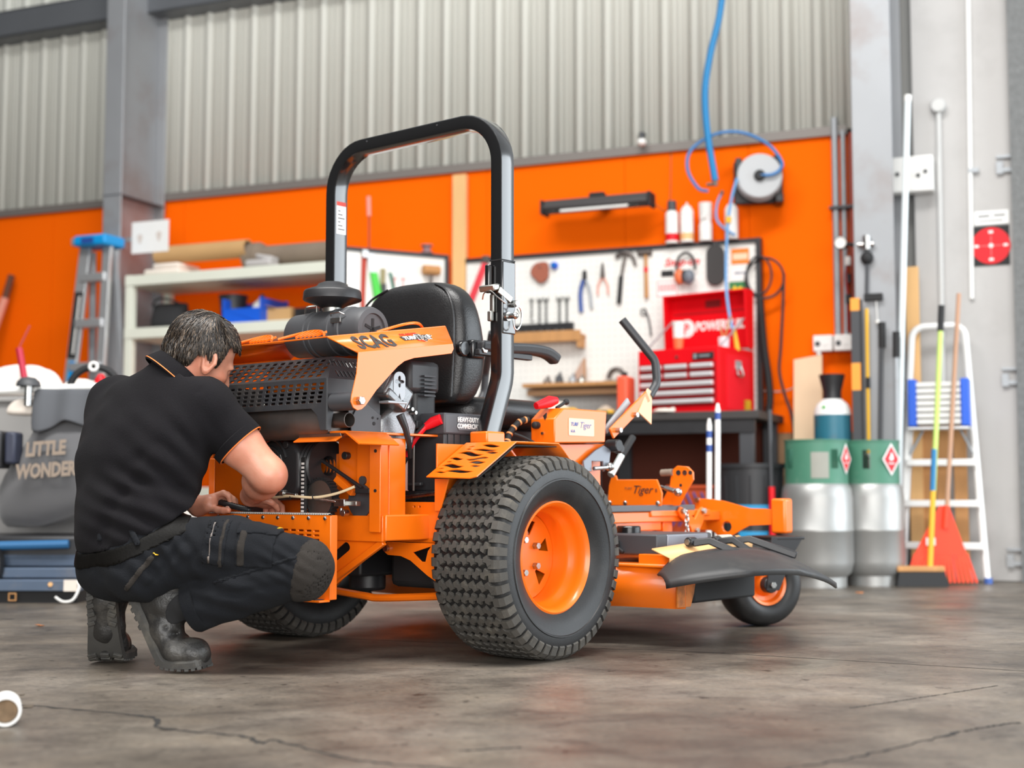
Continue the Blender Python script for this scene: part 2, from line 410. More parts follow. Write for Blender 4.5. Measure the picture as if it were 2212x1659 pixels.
# concrete panel and the rough dark door jamb beyond it
mat('concrete_panel', (0.47,0.46,0.45), 0.75, 0, var=0.08, vscale=1.5, dirt=(0.30,0.29,0.28), dscale=1.8, damt=0.35, bump=0.1, bscale=90)
mat('rough_jamb', (0.17,0.175,0.175), 0.9, 0, var=0.35, vscale=30, bump=0.5, bscale=60)
o = MB().bb(0.41, 0.945, -0.03, 0.3, 0, 7).build('wall_concrete', 'concrete_panel', None, bevel=0.006); o.matrix_world = WO; struct(o)
for z in (2.30, 1.10, 0.10):
    h = MB(); h.bb(0.865,0.95,-0.052,-0.03,z+0.07,z+0.085); h.bb(0.865,0.95,-0.052,-0.03,z-0.01,z+0.012); h.bb(0.865,0.90,-0.056,-0.03,z-0.02,z+0.05)
    h.build('bracket', 'galv', o)
o = MB().bb(0.945, 1.30, -0.10, 0.3, 0, 7).build('trim_3', 'rough_jamb', None); o.matrix_world = WO; struct(o)
# side wall far left, out of frame, that keeps the left side dark
mat('dark_wall', (0.035,0.035,0.035), 0.8)
o = MB().bb(-7.2,-7.0,-6,13,0,7).build('wall_left','dark_wall',None); struct(o)
# ================================================================== the mower
mower = empty('ride_on_mower', mtx=MO)
tag(mower, 'orange zero-turn ride-on mower with black roll bar and fat rear tyres', 'mower')
Vx = (1,0,0); Vy = (0,1,0); Vz = (0,0,1)
def P(name, mb, m, parent=None, **k): return mb.build(name, m, mower if parent is None else parent, **k)

# ---- rear wheels
def crown(h): a = abs(h)/0.137; return 0.2945 - 0.004*a*a - 0.020*max(0, a-0.80)/0.20*max(0, a-0.80)/0.20
def rear_wheel(side):
    M_ = plane((side*0.522, 0, 0.302), (0, side, 0), Vz)
    prof = [(0.158,-0.098),(0.172,-0.116),(0.195,-0.129),(0.235,-0.137),(0.268,-0.133),(0.281,-0.126)]
    prof += [(crown(h), h) for h in (-0.12,-0.09,-0.05,0,0.05,0.09,0.12)]
    prof += [(0.281,0.127),(0.268,0.134),(0.250,0.138),(0.236,0.1385),(0.2345,0.1415),(0.2300,0.1415),(0.2285,0.138),(0.205,0.132),(0.185,0.122),(0.170,0.110),(0.162,0.104),(0.157,0.098)]
    ty = P('tyre', MB().lathe(prof, 72, M_), 'rubber', smooth=50)
    tr = MB(); rows = 50; Z8 = [(-.52,-.30),(-.06,-.50),(.10,-.17),(.52,-.10),(.52,.30),(.06,.50),(-.10,.17),(-.52,.10)]
    for i in range(rows):
        a0 = 2*PI*i/rows; fl_ = 1 if i % 2 else -1
        for j in range(7):
            hc = -0.090 + j*0.030 + (0.006 if i % 2 else -0.006)
            n = 8; lo = []; hi = []
            for (s_, t_) in Z8:
                h = hc + s_*0.0305; ang = a0 + (t_*fl_)*(2*PI/rows)*1.0
                r = crown(h)
                lo.append(M_ @ Vector(((r-0.002)*math.cos(ang), (r-0.002)*math.sin(ang), h)))
                h2 = hc + s_*0.0265; an2 = a0 + (t_*fl_)*(2*PI/rows)*0.84
                hi.append(M_ @ Vector(((r+0.0095)*math.cos(an2), (r+0.0095)*math.sin(an2), h2)))
            tr.add(lo+hi, [tuple(range(n,2*n))] + [(k,(k+1)%n,n+(k+1)%n,n+k) for k in range(n)])
        for sg in (-1, 1):        # shoulder lugs wrapping onto the sidewall
            q = (2*PI/rows)*0.34; sh = 0.25*(2*PI/rows)
            pr = [(0.098,0.301),(0.118,0.2985),(0.1315,0.288),(0.1385,0.264)]
            lo = []; hi = []
            for (h, r) in pr:
                for s2 in (-1, 1):
                    a = a0 + s2*q + sh
                    hi.append(M_ @ Vector((r*math.cos(a), r*math.sin(a), sg*h)))
                    lo.append(M_ @ Vector(((r-0.014)*math.cos(a), (r-0.014)*math.sin(a), sg*(h-0.008))))
            f = []
            for k in range(3): f.append((2*k,2*k+1,2*k+3,2*k+2)); f.append((8+2*k,2*k,2*k+2,8+2*k+2)); f.append((2*k+1,8+2*k+1,8+2*k+3,2*k+3))
            f += [(0,8,9,1),(6,7,15,14)]
            tr.add(hi+lo, f)
    t = tr.build('tread', 'tread_rubber', ty, smooth=25); stuff(t)
    rim = P('wheel_rim', MB().lathe([(0.168,0.100),(0.169,0.108),(0.163,0.112),(0.157,0.106),(0.152,0.098),(0.149,0.080),(0.146,0.060),(0.137,0.050),(0.134,0.035),(0.133,-0.018),(0.130,-0.03),(0.130,-0.09),(0.165,-0.105)], 64, M_), 'orange_paint', smooth=40)
    hol = []
    for k in range(6):
        a = 2*PI*k/6 + 0.3
        hol.append([(0.068*math.cos(a+d), 0.068*math.sin(a+d)) if r else (0.108*math.cos(a), 0.108*math.sin(a)) for d, r in ((-0.26,1),(0,0),(0.26,1))])
        hol[-1] = [(0.066*math.cos(a-0.06),0.066*math.sin(a-0.06)),(0.112*math.cos(a-0.20),0.112*math.sin(a-0.20)),(0.112*math.cos(a+0.20),0.112*math.sin(a+0.20)),(0.066*math.cos(a+0.06),0.066*math.sin(a+0.06))]
    plate('wheel_disc', circ(0,0,0.132,40), hol, 0.005, M_ @ Matrix.Translation((0,0,-0.012)), 'orange_paint', rim)
    for k in range(5):
        a = 2*PI*k/5 + 0.62; c = Vector((0.052*math.cos(a), 0.052*math.sin(a), 0))
        MB().hexn(M_ @ (c+Vector((0,0,-0.012))), M_ @ (c+Vector((0,0,0.008))), 0.011).build('wheel_nut', 'steel', rim, bevel=0.001)
    MB().cyl(M_ @ Vector((-0.085,0.10,-0.01)), M_ @ Vector((-0.08,0.095,0.03)), 0.005, n=10).build('valve_stem', 'black_matt', rim)
    P('wheel_hub', MB().cyl(M_ @ Vector((0,0,-0.16)), M_ @ Vector((0,0,-0.02)), 0.06, n=24), 'black_satin')
    P('wheel_motor', MB().cyl(M_ @ Vector((0,0,-0.30)), M_ @ Vector((0,0,-0.15)), 0.085, n=20), 'black_satin', bevel=0.006)
rear_wheel(1); rear_wheel(-1)

# ---- main frame
OP = 'orange_paint'
fr = MB()
fr.bb(-0.335,-0.29,-0.42,1.0,0.355,0.43); fr.bb(0.29,0.335,-0.42,1.0,0.355,0.43)
P('frame_rail', fr, OP, bevel=0.004)
for s_ in (1,):
    hl = [circ(x,z,0.004,10) for x,z in ((0.225,0.452),(0.272,0.452),(0.294,0.452),(0.385,0.450),(0.225,0.380),(0.272,0.380),(0.294,0.380))] + [rrect(0.247,0.405,0.261,0.43,0.007)]
    plate('axle_plate', [(0.12,0.345),(0.42,0.345),(0.42,0.466),(0.15,0.466)], hl, 0.007, plane((0,-0.235,0),Vx,Vz), OP, mower)
    plate('axle_plate', [(-0.12,0.345),(-0.42,0.345),(-0.42,0.466),(-0.15,0.466)], [], 0.007, plane((0,-0.235,0),Vx,Vz), OP, mower)
for x, z in ((0.205,0.452),(0.205,0.380)): P('bolt', MB().cyl((x,-0.25,z),(x,-0.236,z),0.0085,0.007,n=14), 'steel')
# rear cross rail with curved outer end
P('rear_rail', MB().bb(0.02,0.325,-0.425,-0.405,0.352,0.427), OP, bevel=0.003)
P('rear_rail', MB().bb(-0.325,-0.20,-0.425,-0.405,0.352,0.427), OP, bevel=0.003)
# upright post on the right of the belt bay, folded sheet
po = MB(); po.bb(0.195,0.295,-0.405,-0.400,0.40,0.662); po.bb(0.29,0.296,-0.44,-0.30,0.40,0.655); po.bb(0.290,0.335,-0.445,-0.440,0.38,0.634)
pb = P('bay_upright', po, OP, bevel=0.002)
MB().cyl((0.225,-0.412,0.53),(0.225,-0.404,0.53),0.0135,n=18).build('rubber_plug','dark_grey',pb)
for z in (0.615,0.50): MB().cyl((0.316,-0.4475,z),(0.316,-0.444,z),0.005,n=10).build('hole_mark','black_matt',pb)
# belt bay: back wall, left post, top edge of the engine deck
hol = [rrect(0.05,0.612,0.09,0.65,0.012), circ(0.03,0.60,0.004,8)]
plate('bay_back_panel', [(-0.31,0.40),(0.30,0.40),(0.30,0.66),(-0.31,0.66)], hol, 0.006, plane((0,-0.37,0),Vx,Vz), OP, mower)
P('gusset', MB().prism([(0.10,0.66),(0.19,0.66),(0.19,0.50),(0.135,0.545),(0.105,0.56)], plane((0,-0.385,0),Vx,Vz), 0.006), OP, bevel=0.001)
P('gusset', MB().prism([(0.14,0.545),(0.21,0.50),(0.20,0.485),(0.125,0.53)], plane((0,-0.415,0),Vx,Vz), 0.02), OP, bevel=0.001)
P('bolt', MB().cyl((0.145,-0.41,0.605),(0.145,-0.385,0.605),0.012,0.010,n=14), 'black_satin', bevel=0.002)
P('bolt', MB().cyl((0.05,-0.325,0.62),(0.05,-0.30,0.62),0.011,n=14), 'black_satin', bevel=0.002)
P('side_post', MB().bb(-0.312,-0.302,-0.55,-0.36,0.30,0.64).bb(-0.312,-0.285,-0.556,-0.549,0.40,0.60), OP, bevel=0.003)
P('engine_deck', MB().bb(-0.34,0.30,-0.555,-0.02,0.664,0.671), OP, bevel=0.002)
lp = MB().prism([(0.0,0.0),(0.02,0.0),(0.075,-0.034),(0.078,-0.031),(0.023,0.005),(0.0,0.005)], plane((0.29,-0.56,0.664),Vx,Vz), -0.16)
P('deck_side_lip', lp, OP)
P('heat_strip', MB().box((0.20,-0.556,0.657),(0.18,0.004,0.016),Matrix.Rotation(0.4,3,'X')), 'hot_steel', bevel=0.002)
P('heat_strip', MB().box((0.20,-0.566,0.648),(0.18,0.03,0.004),Matrix.Rotation(0.5,3,'X')), OP, bevel=0.001)

# ---- slotted rear cover plate with checker strip on its top
hs = []
for r in range(4):
    for c in range(13):
        x = -0.21 + c*0.0338; z = 0.389 - r*0.0125 - (0.0004*c)
        hs.append(rrect(x-0.012, z-0.0028, x+0.012, z+0.0028, 0.0028, 3))
pl = plate('rear_cover', rrect(-0.36,0.188,0.255,0.431,0.006), hs, 0.005, plane((0,-0.560,0),Vx,Vz), OP, mower)
MB().bb(0.249,0.255,-0.56,-0.535,0.19,0.43).build('cover_return','orange_paint',pl,bevel=0.002)
lf = MB().bb(-0.30,0.252,-0.60,-0.558,0.184,0.190); lf.build('bottom_flange','orange_paint',pl,bevel=0.002)
MB().bb(0.10,0.235,-0.598,-0.565,0.1905,0.192).build('grip_pad','black_matt',pl)
mat('checker_edge', (0.75,0.75,0.72), 0.4, 0.3)
ck = MB()
for i in range(60): ck.bb(-0.35+i*0.01,-0.343+i*0.01,-0.564,-0.556,0.431,0.436)
stuff(ck.build('edge_trim','checker_edge',pl))
MB().bb(-0.352,0.256,-0.563,-0.557,0.430,0.4345).build('edge_strip','black_matt',pl)
for x in (0.233,0.163,0.095,0.027,-0.04,-0.11,-0.18,-0.25): MB().ell((x,-0.5635,0.421),(0.0065,0.005,0.0065),10,6).build('screw','steel',pl)

# ---- drive gear in the belt bay
bc = MB()
cov = [(-0.185,0.50),(-0.18,0.60),(-0.155,0.643),(-0.105,0.658),(-0.045,0.654),(0.0,0.640),(0.022,0.615),(0.022,0.505),(-0.01,0.478),(-0.07,0.470),(-0.135,0.478)]
bc.prism(cov, plane((0,-0.39,0),Vx,Vz), 0.09)
b_ = P('pulley_cover', bc, 'black_plastic', bevel=0.012, seg=3)
MB().tube([(-0.115+0.06*math.cos(a),-0.482,0.575+0.06*math.sin(a)) for a in np.linspace(0,2*PI,32,endpoint=False)],0.004,6,closed=True).build('moulded_ring','black_plastic',b_)
MB().tube([(-0.115+0.085*math.cos(a),-0.480,0.575+0.085*math.sin(a)) for a in np.linspace(0.3,2.6,16)],0.006,6).build('moulded_rib','black_plastic',b_)
MB().cyl((-0.115,-0.498,0.578),(-0.115,-0.478,0.578),0.020,n=20).build('spindle_cap','zinc',b_,bevel=0.002)
MB().box((-0.062,-0.4815,0.595),(0.014,0.001,0.026),Matrix.Rotation(-0.4,3,'Y')).build('part_label','white_plastic',b_)
MB().cyl((-0.03,-0.49,0.64),(-0.03,-0.478,0.64),0.012,n=14).build('boss','black_plastic',b_,bevel=0.002)
for x in (0.012,0.028,0.044): P('belt_pulley', MB().lathe([(0.03,-0.006),(0.080,-0.006),(0.074,0),(0.080,0.006),(0.03,0.006)],36,plane((x+0.022,-0.405,0.575),(0,1,0),Vz)), 'black_satin', smooth=30)
P('drive_belt', MB().bb(0.036,0.058,-0.485,-0.475,0.43,0.60), 'black_matt', bevel=0.003)
blt = MB()
for i in range(13): blt.bb(0.041,0.053,-0.4862,-0.4850,0.436+i*0.0118,0.4425+i*0.0118)
stuff(blt.build('belt_marking','white_plastic',mower))
idm = plane((0.10,-0.455,0.476),(-1,0,0),Vz)
idl = P('idler_pulley', MB().lathe([(0,-0.01),(0.055,-0.01),(0.055,0.006),(0.044,0.008),(0.040,0.002),(0.024,0.002),(0.020,0.010),(0.0,0.010)],36,idm), 'zinc', smooth=30)
cg = MB().lathe([(0.055,-0.012),(0.060,-0.012),(0.060,0.012),(0.055,0.012)],36,idm,closed=True)
for i in range(30):
    a = 2*PI*i/30; cg.box(idm @ Vector((0.061*math.cos(a),0.061*math.sin(a),0)), (0.006,0.024,0.007), Matrix.Rotation(-a,3,'Y'))
cg.build('cogged_belt','black_matt',idl)
MB().hexn(idm @ Vector((0,0,0.008)), idm @ Vector((0,0,0.022)),0.012).build('nut','steel',idl,bevel=0.001)
for i in range(5):
    a = 2*PI*i/5+0.4; MB().cyl(idm @ Vector((0.032*math.cos(a),0.032*math.sin(a),0.001)), idm @ Vector((0.032*math.cos(a),0.032*math.sin(a),0.0035)),0.005,n=8).build('rivet','steel',idl)
for x, z, r in ((-0.245,0.478,0.062),(0.215,0.470,0.050)):
    mm = plane((x,-0.40,z),(-1,0,0),Vz)
    q = P('flat_pulley', MB().lathe([(0,-0.01),(r,-0.01),(r,0.012),(r-0.012,0.014),(r-0.02,0.004),(0.02,0.004),(0.018,0.014),(0,0.014)],32,mm),'grey_plastic',smooth=30)
    MB().hexn(mm @ Vector((0,0,0.012)), mm @ Vector((0,0,0.024)),0.010).build('nut','hot_steel',q,bevel=0.001)
P('control_rod', MB().tube([(0.02,-0.43,0.615),(0.245,-0.43,0.508)],0.006,8), 'black_satin')
P('rod_bracket', MB().bb(0.225,0.285,-0.44,-0.43,0.492,0.506), 'black_satin', bevel=0.002)
lm = P('wire_loom', MB().tube(bez([(-0.10,-0.50,0.500),(-0.06,-0.515,0.480),(0.03,-0.52,0.484),(0.12,-0.505,0.480),(0.19,-0.48,0.492),(0.235,-0.45,0.512)],30),0.0042,8), mat('cream_wire',(0.72,0.58,0.36),0.5))
for a in (0.03,0.13): MB().tube([(a,-0.517,0.474),(a+0.004,-0.524,0.482),(a+0.002,-0.517,0.490)],0.0018,6).build('cable_tie','black_matt',lm)
P('green_wire', MB().tube(bez([(-0.115,-0.50,0.512),(-0.10,-0.505,0.496),(-0.09,-0.51,0.486)],8),0.0022,6), 'green_plastic')
P('clevis_pin', MB().cyl((0.0,-0.515,0.492),(0.055,-0.515,0.486),0.0065,n=12).cyl((-0.012,-0.515,0.494),(0.004,-0.515,0.492),0.012,n=14), 'steel', bevel=0.001)
P('clevis_rod', MB().cyl((0.12,-0.50,0.477),(0.19,-0.48,0.468),0.0055,n=10).box((0.205,-0.475,0.465),(0.045,0.02,0.022)), 'steel', bevel=0.002)
P('square_tube', MB().bb(0.205,0.262,-0.47,-0.45,0.456,0.470), 'zinc', bevel=0.002)
P('eye_bolt', MB().cyl((0.215,-0.48,0.435),(0.215,-0.46,0.435),0.010,n=12).cyl((0.205,-0.475,0.45),(0.205,-0.475,0.43),0.005,n=8), 'steel', bevel=0.001)
hs_ = MB(); hp = bez([(-0.30,-0.585,0.468),(-0.24,-0.575,0.466),(-0.17,-0.565,0.452),(-0.12,-0.54,0.440)],44)
hs_.tube(hp,[0.0085+0.0018*(i%2) for i in range(len(hp))],12)
P('corrugated_conduit', hs_, 'black_satin', smooth=60)

# ---- lower rear structure
hol = [rrect(0.150,0.262,0.215,0.285,0.011), ]
ang = R_(32)
Md = plane((0.10,-0.40,0.215), (math.cos(ang),0.0,math.sin(ang)), (0,-0.15,1))
plate('diagonal_brace', [(-0.02,0.0),(0.25,0.0),(0.25,0.02),(0.20,0.10),(0.05,0.13),(-0.02,0.10)], [rrect(0.05,0.055,0.13,0.082,0.012), rrect(0.19,0.045,0.205,0.07,0.006)], 0.006, Md, OP, mower)
P('brace_edge', MB().bar((0.08,-0.408,0.222),(0.315,-0.408,0.352),0.016,0.020), OP, bevel=0.003)
P('lug', MB().prism(rrect(0.075,0.262,0.112,0.335,0.018), plane((0,-0.44,0),Vx,Vz), 0.012), OP, bevel=0.002)
hol = [[(0.300,0.316),(0.375,0.336),(0.362,0.322),(0.352,0.29),(0.336,0.290)]]
plate('axle_bracket', [(0.175,0.318),(0.19,0.345),(0.24,0.345),(0.44,0.345),(0.44,0.213),(0.36,0.25),(0.29,0.292),(0.25,0.304),(0.195,0.306)], hol, 0.006, plane((0,-0.27,0),Vx,Vz), OP, mower)
P('bolt', MB().cyl((0.195,-0.285,0.326),(0.195,-0.27,0.326),0.010,0.009,n=14), 'steel')
P('skid_bar', MB().tube(bez([(-0.36,-0.25,0.225),(-0.14,-0.24,0.192),(0.05,-0.23,0.174),(0.12,-0.22,0.170),(0.36,-0.2,0.186)],26),0.012,10), OP)
P('hydraulic_pump', MB().bb(-0.16,0.02,-0.22,0.02,0.23,0.36).cyl((-0.07,-0.1,0.18),(-0.07,-0.1,0.24),0.06,n=20), 'black_satin', bevel=0.01)
P('hydraulic_pump', MB().bb(0.08,0.28,-0.15,0.10,0.20,0.36), 'black_matt', bevel=0.02)
P('belly_pan', MB().bb(-0.30,0.30,0.05,0.40,0.22,0.36), 'black_matt', bevel=0.01)
P('park_rod', MB().cyl((0.17,-0.21,0.474),(0.40,-0.21,0.498),0.0075,n=12).cyl((0.155,-0.21,0.472),(0.20,-0.21,0.477),0.014,n=12), 'steel', bevel=0.001)
P('motor_cover', MB().bb(0.12,0.33,-0.17,0.05,0.36,0.50), 'black_matt', bevel=0.01)
P('hose_bundle', MB().tube(bez([(0.17,-0.25,0.50),(0.21,-0.24,0.56),(0.235,-0.22,0.62)],12),0.008,8), 'black_satin')

# ---- engine
P('engine_block', MB().bb(-0.20,0.22,-0.44,-0.12,0.672,0.86), 'black_satin', bevel=0.02)
P('engine_shroud', MB().bb(0.05,0.25,-0.24,-0.10,0.80,0.90).bb(0.10,0.235,-0.20,-0.10,0.70,0.82), 'black_plastic', bevel=0.016)
for i in range(6): P('cooling_fin', MB().bb(0.20,0.262,-0.185,-0.135,0.79+i*0.012,0.795+i*0.012), 'dark_grey')
cyl_dir = Matrix.Rotation(R_(-32),3,'X')
P('cylinder_head', MB().box((0.255,-0.335,0.79),(0.10,0.11,0.075),cyl_dir), 'cast_alu', bevel=0.010)
P('valve_cover', MB().box((0.250,-0.352,0.77),(0.12,0.09,0.03),cyl_dir), 'cast_alu', bevel=0.008)
eng = P('crankcase', MB().prism([(-0.385,0.665),(-0.385,0.715),(-0.33,0.755),(-0.27,0.755),(-0.225,0.70),(-0.245,0.63),(-0.30,0.60),(-0.345,0.60)], plane((0.20,0,0),Vy,Vz), 0.075), 'cast_alu', bevel=0.012)
P('side_cover', MB().prism([(-0.30,0.76),(-0.25,0.80),(-0.225,0.73),(-0.205,0.66),(-0.235,0.60),(-0.275,0.60)], plane((0.18,0,0),Vy,Vz), 0.06), 'black_satin', bevel=0.012)
hk = plate('lifting_eye', rrect(-0.022,0.0,0.022,0.088,0.021,8), [[(0.012*math.cos(t)*(1+0.45*math.cos(4*t)),0.058+0.012*math.sin(t)*(1+0.45*math.cos(4*t))) for t in np.linspace(0,2*PI,32,endpoint=False)],[(-0.006,0.004),(0.006,0.004),(0.0,0.022)]], 0.004, plane((0.308,-0.342,0.765),(0.15,1,0),(0.0,0.0,1)), 'galv', mower)
MB().bb(0.27,0.312,-0.39,-0.31,0.757,0.765).build('foot','galv',hk,bevel=0.002)
P('spark_plug_lead', MB().tube([(0.305,-0.335,0.725),(0.312,-0.318,0.685),(0.30,-0.29,0.64),(0.28,-0.265,0.60)],[0.013,0.010,0.008,0.007],10), 'black_satin')
for y, z in ((-0.27,0.745),(-0.255,0.735),(-0.29,0.752)): P('engine_bolt', MB().hexn((0.27,y,z),(0.295,y,z),0.006), 'steel')
P('black_side_plate', MB().prism([(-0.50,0.672),(-0.505,0.70),(-0.455,0.78),(-0.442,0.757),(-0.381,0.722),(-0.381,0.645),(-0.44,0.66)], plane((0.268,0,0),Vy,Vz), 0.004), 'dark_grey', bevel=0.001)
for y, z, r in ((-0.415,0.714,0.004),(-0.41,0.697,0.0055),(-0.395,0.712,0.003)): P('hole_mark', MB().cyl((0.2722,y,z),(0.2735,y,z),r,n=10), 'black_matt')
MB_ = MB().lathe([(0.050,-0.24),(0.055,-0.235),(0.055,0.23),(0.050,0.24),(0,0.24)],28,plane((0,-0.525,0.705),(0,1,0),Vz))
P('muffler', MB_, 'hot_steel', smooth=40)
P('exhaust_pipe', MB().lathe([(0.0,0.18),(0.021,0.18),(0.0215,0.30),(0.0195,0.301),(0.019,0.25),(0.0,0.25)],24,plane((0,-0.535,0.702),(0,1,0),Vz)), 'hot_steel', smooth=30)

# ---- slotted black engine guard
def slots(x0,x1,z0,z1,nx,nz,w,h,slant=0.0):
    out = []
    for i in range(nx):
        for j in range(nz):
            zc = z0+(z1-z0)*j/max(nz-1,1); xc = x0+(x1-x0)*i/max(nx-1,1)+slant*(zc-z0)
            out.append([(x+slant*(y-zc), y) for x, y in rrect(xc-w/2,zc-h/2,xc+w/2,zc+h/2,min(w,h)*0.42,3)])
    return out
GM = mat('guard_black', (0.035,0.036,0.040), 0.5, 0, var=0.15, vscale=14, dirt=(0.16,0.13,0.10), dscale=5, damt=0.35)
lowo = [(-0.265,0.695),(-0.22,0.735),(0.20,0.735),(0.225,0.715),(0.24,0.672),(0.265,0.672),(0.265,0.822),(-0.265,0.822)]
plate('guard_rear_lower', lowo, slots(-0.235,0.232,0.755,0.805,15,5,0.020,0.0072,0.25), 0.004, plane((0,-0.59,0),Vx,Vz), GM, mower)
up = Vector((0,0.045,0.066)); Mu = plane((0,-0.59,0.820),Vx,up); hU = up.length
plate('guard_rear_upper', [(-0.266,0),(0.266,0),(0.236,hU),(-0.236,hU)], slots(-0.205,0.222,0.012,hU-0.012,13,5,0.021,0.0085,0.35), 0.004, Mu, GM, mower)
so = [(-0.59,0.672),(-0.575,0.672),(-0.572,0.70),(-0.560,0.745),(-0.535,0.755),(-0.51,0.735),(-0.497,0.70),(-0.497,0.672),(-0.38,0.672),(-0.38,0.822),(-0.59,0.822)]
plate('guard_side_lower', so, [], 0.004, plane((0.265,0,0),Vy,Vz), GM, mower)
us = Vector((-0.030,0,0.066)); Ms = plane((0.265,0,0.820),Vy,us)
plate('guard_side_upper', [(-0.59,0),(-0.38,0),(-0.38,us.length),(-0.545,us.length)], slots(-0.545,-0.42,0.018,0.052,9,2,0.0055,0.020,-0.35), 0.004, Ms, GM, mower)
plate('guard_side_lower', so, [], 0.004, plane((-0.265,0,0),Vy,Vz), GM, mower)
plate('guard_top', [(-0.236,-0.545),(0.236,-0.545),(0.236,-0.40),(-0.236,-0.40)], [], 0.003, plane((0,0,0.886),Vx,Vy), GM, mower)
P('glow_panel', MB().bb(-0.10,0.20,-0.50,-0.49,0.80,0.875), OP)  # orange panel added to paint a glow behind the guard slots
for dx, z in ((0.0,0.766),): P('guard_bolt', MB().hexn((0.262,-0.572,z),(0.296,-0.572,z),0.0065).cyl((0.268,-0.572,z),(0.277,-0.572,z),0.011,n=14).hexn((0.285,-0.572,z),(0.297,-0.572,z),0.010), 'steel', bevel=0.001)

# ---- hood
hood = MB()
top = plane((0,-0.622,0.934), Vx, (0,0.49,0.074))
hl = [rrect(-0.235,0.115,0.165,0.44,0.02)]
for k in range(7): hl.append([(0.195+0.0,0.10+k*0.030),(0.275,0.115+k*0.030),(0.275,0.125+k*0.030),(0.195,0.113+k*0.030)])
for k in range(9): hl.append([(-0.20+k*0.036,0.03),(-0.175+k*0.036,0.03),(-0.165+k*0.036,0.085),(-0.19+k*0.036,0.085)])
hd = plate('hood', [(-0.30,0),(0.30,0),(0.30,0.495),(-0.30,0.495)], hl, 0.004, top, OP, mower)
for x0, w in ((-0.14,0.16),(0.05,0.20)):
    lv = MB(); lv.tube([(x0+w*t,-0.59+0.05*math.sin(PI*t),0.946+0.022*math.sin(PI*t)) for t in np.linspace(0,1,14)],0.0045,6)
    for k in range(6): lv.bar((x0+w*(0.45+k*0.09),-0.60,0.944),(x0+w*(0.38+k*0.09),-0.55,0.957+0.008*math.sin(PI*(0.4+k*0.09))),0.004,0.006)
    lv.build('louvre','orange_paint',hd,smooth=60)
lv = MB(); lv.tube([(0.20+0.05*math.sin(PI*t),-0.33+0.2*t,0.98+0.018*math.sin(PI*t)+0.03*t) for t in np.linspace(0,1,12)],0.0045,6)
lv.build('louvre','orange_paint',hd,smooth=60)
for s_ in (1,-1):
    ts = Vector((s_*-0.07,-0.02,0.052)); q = MB()
    a,b_,c,d = Vector((s_*0.30,-0.623,0.932)),Vector((s_*0.30,-0.132,1.006)),Vector((s_*0.37,-0.176,0.945)),Vector((s_*0.37,-0.57,0.888))
    q.add([a,b_,c,d],[(0,1,2,3)]); q.build('hood_shoulder','orange_paint',hd,solid=0.004)
    ol = [(-0.57,0.890),(-0.176,0.946),(-0.172,0.930),(-0.182,0.915),(-0.345,0.889),(-0.385,0.877),(-0.412,0.860),(-0.436,0.840),(-0.498,0.786),(-0.540,0.740),(-0.555,0.729),(-0.572,0.725),(-0.588,0.732),(-0.597,0.748),(-0.594,0.768),(-0.576,0.829)]
    plate('hood_bracket', ol, [], 0.004, plane((s_*0.37,0,0),Vy,Vz), OP, hd)
    MB().hexn((s_*0.36,-0.568,0.752),(s_*0.388,-0.568,0.752),0.013).build('hinge_bolt','steel',hd,bevel=0.002)
    MB().cyl((s_*0.272,-0.568,0.752),(s_*0.366,-0.568,0.752),0.026,n=24).build('hinge_bush','dark_grey',hd)
P('hood_front', MB().bb(-0.30,0.30,-0.14,-0.136,0.92,1.003), OP)
# lettering on the right shoulder: local x = forward, y = up the slope
SH = plane((0.372,-0.57,0.886), (0,0.394,0.057), (-0.07,-0.02,0.052))
mat('letter_black',(0.035,0.030,0.028),0.5); mat('letter_red',(0.55,0.03,0.01),0.5); mat('letter_white',(0.85,0.85,0.83),0.5)
T_ = lambda x,y,z=0.0032: SH @ Matrix.Translation((x,y,z))
text('lettering','SCAG',0.086,T_(0.022,0.016),'letter_black',hd,bold=0.0026,sx=0.68,space=1.0)
text('lettering','FUEL-INJECTED',0.0125,T_(0.222,0.062),'letter_red',hd,bold=0.0002,sx=0.85)
MB().prism([(0.006,0),(0.124,0),(0.120,0.021),(0,0.021)],T_(0.214,0.037,0.0024),0.0006).build('badge','letter_black',hd)
text('lettering','TURF',0.022,T_(0.222,0.0395,0.0036),'letter_white',hd,bold=0.0006,shear=0.2,sx=1.0)
text('lettering','Tiger',0.040,T_(0.271,0.034,0.0034),'letter_white',hd,shear=0.3,sx=0.82,bold=0.0014)
text('lettering','Tiger',0.040,T_(0.271,0.034,0.0042),'letter_black',hd,shear=0.3,sx=0.82)
text('lettering','II',0.018,T_(0.325,0.042,0.0044),'letter_white',hd,bold=0.0006)
MB().tube([T_(0.272+0.03*t,0.034-0.012*t,0.003) @ Vector((0,0,0)) for t in (0,0.3,0.6,0.8)],0.0015,5).build('badge_swash','letter_red',hd)

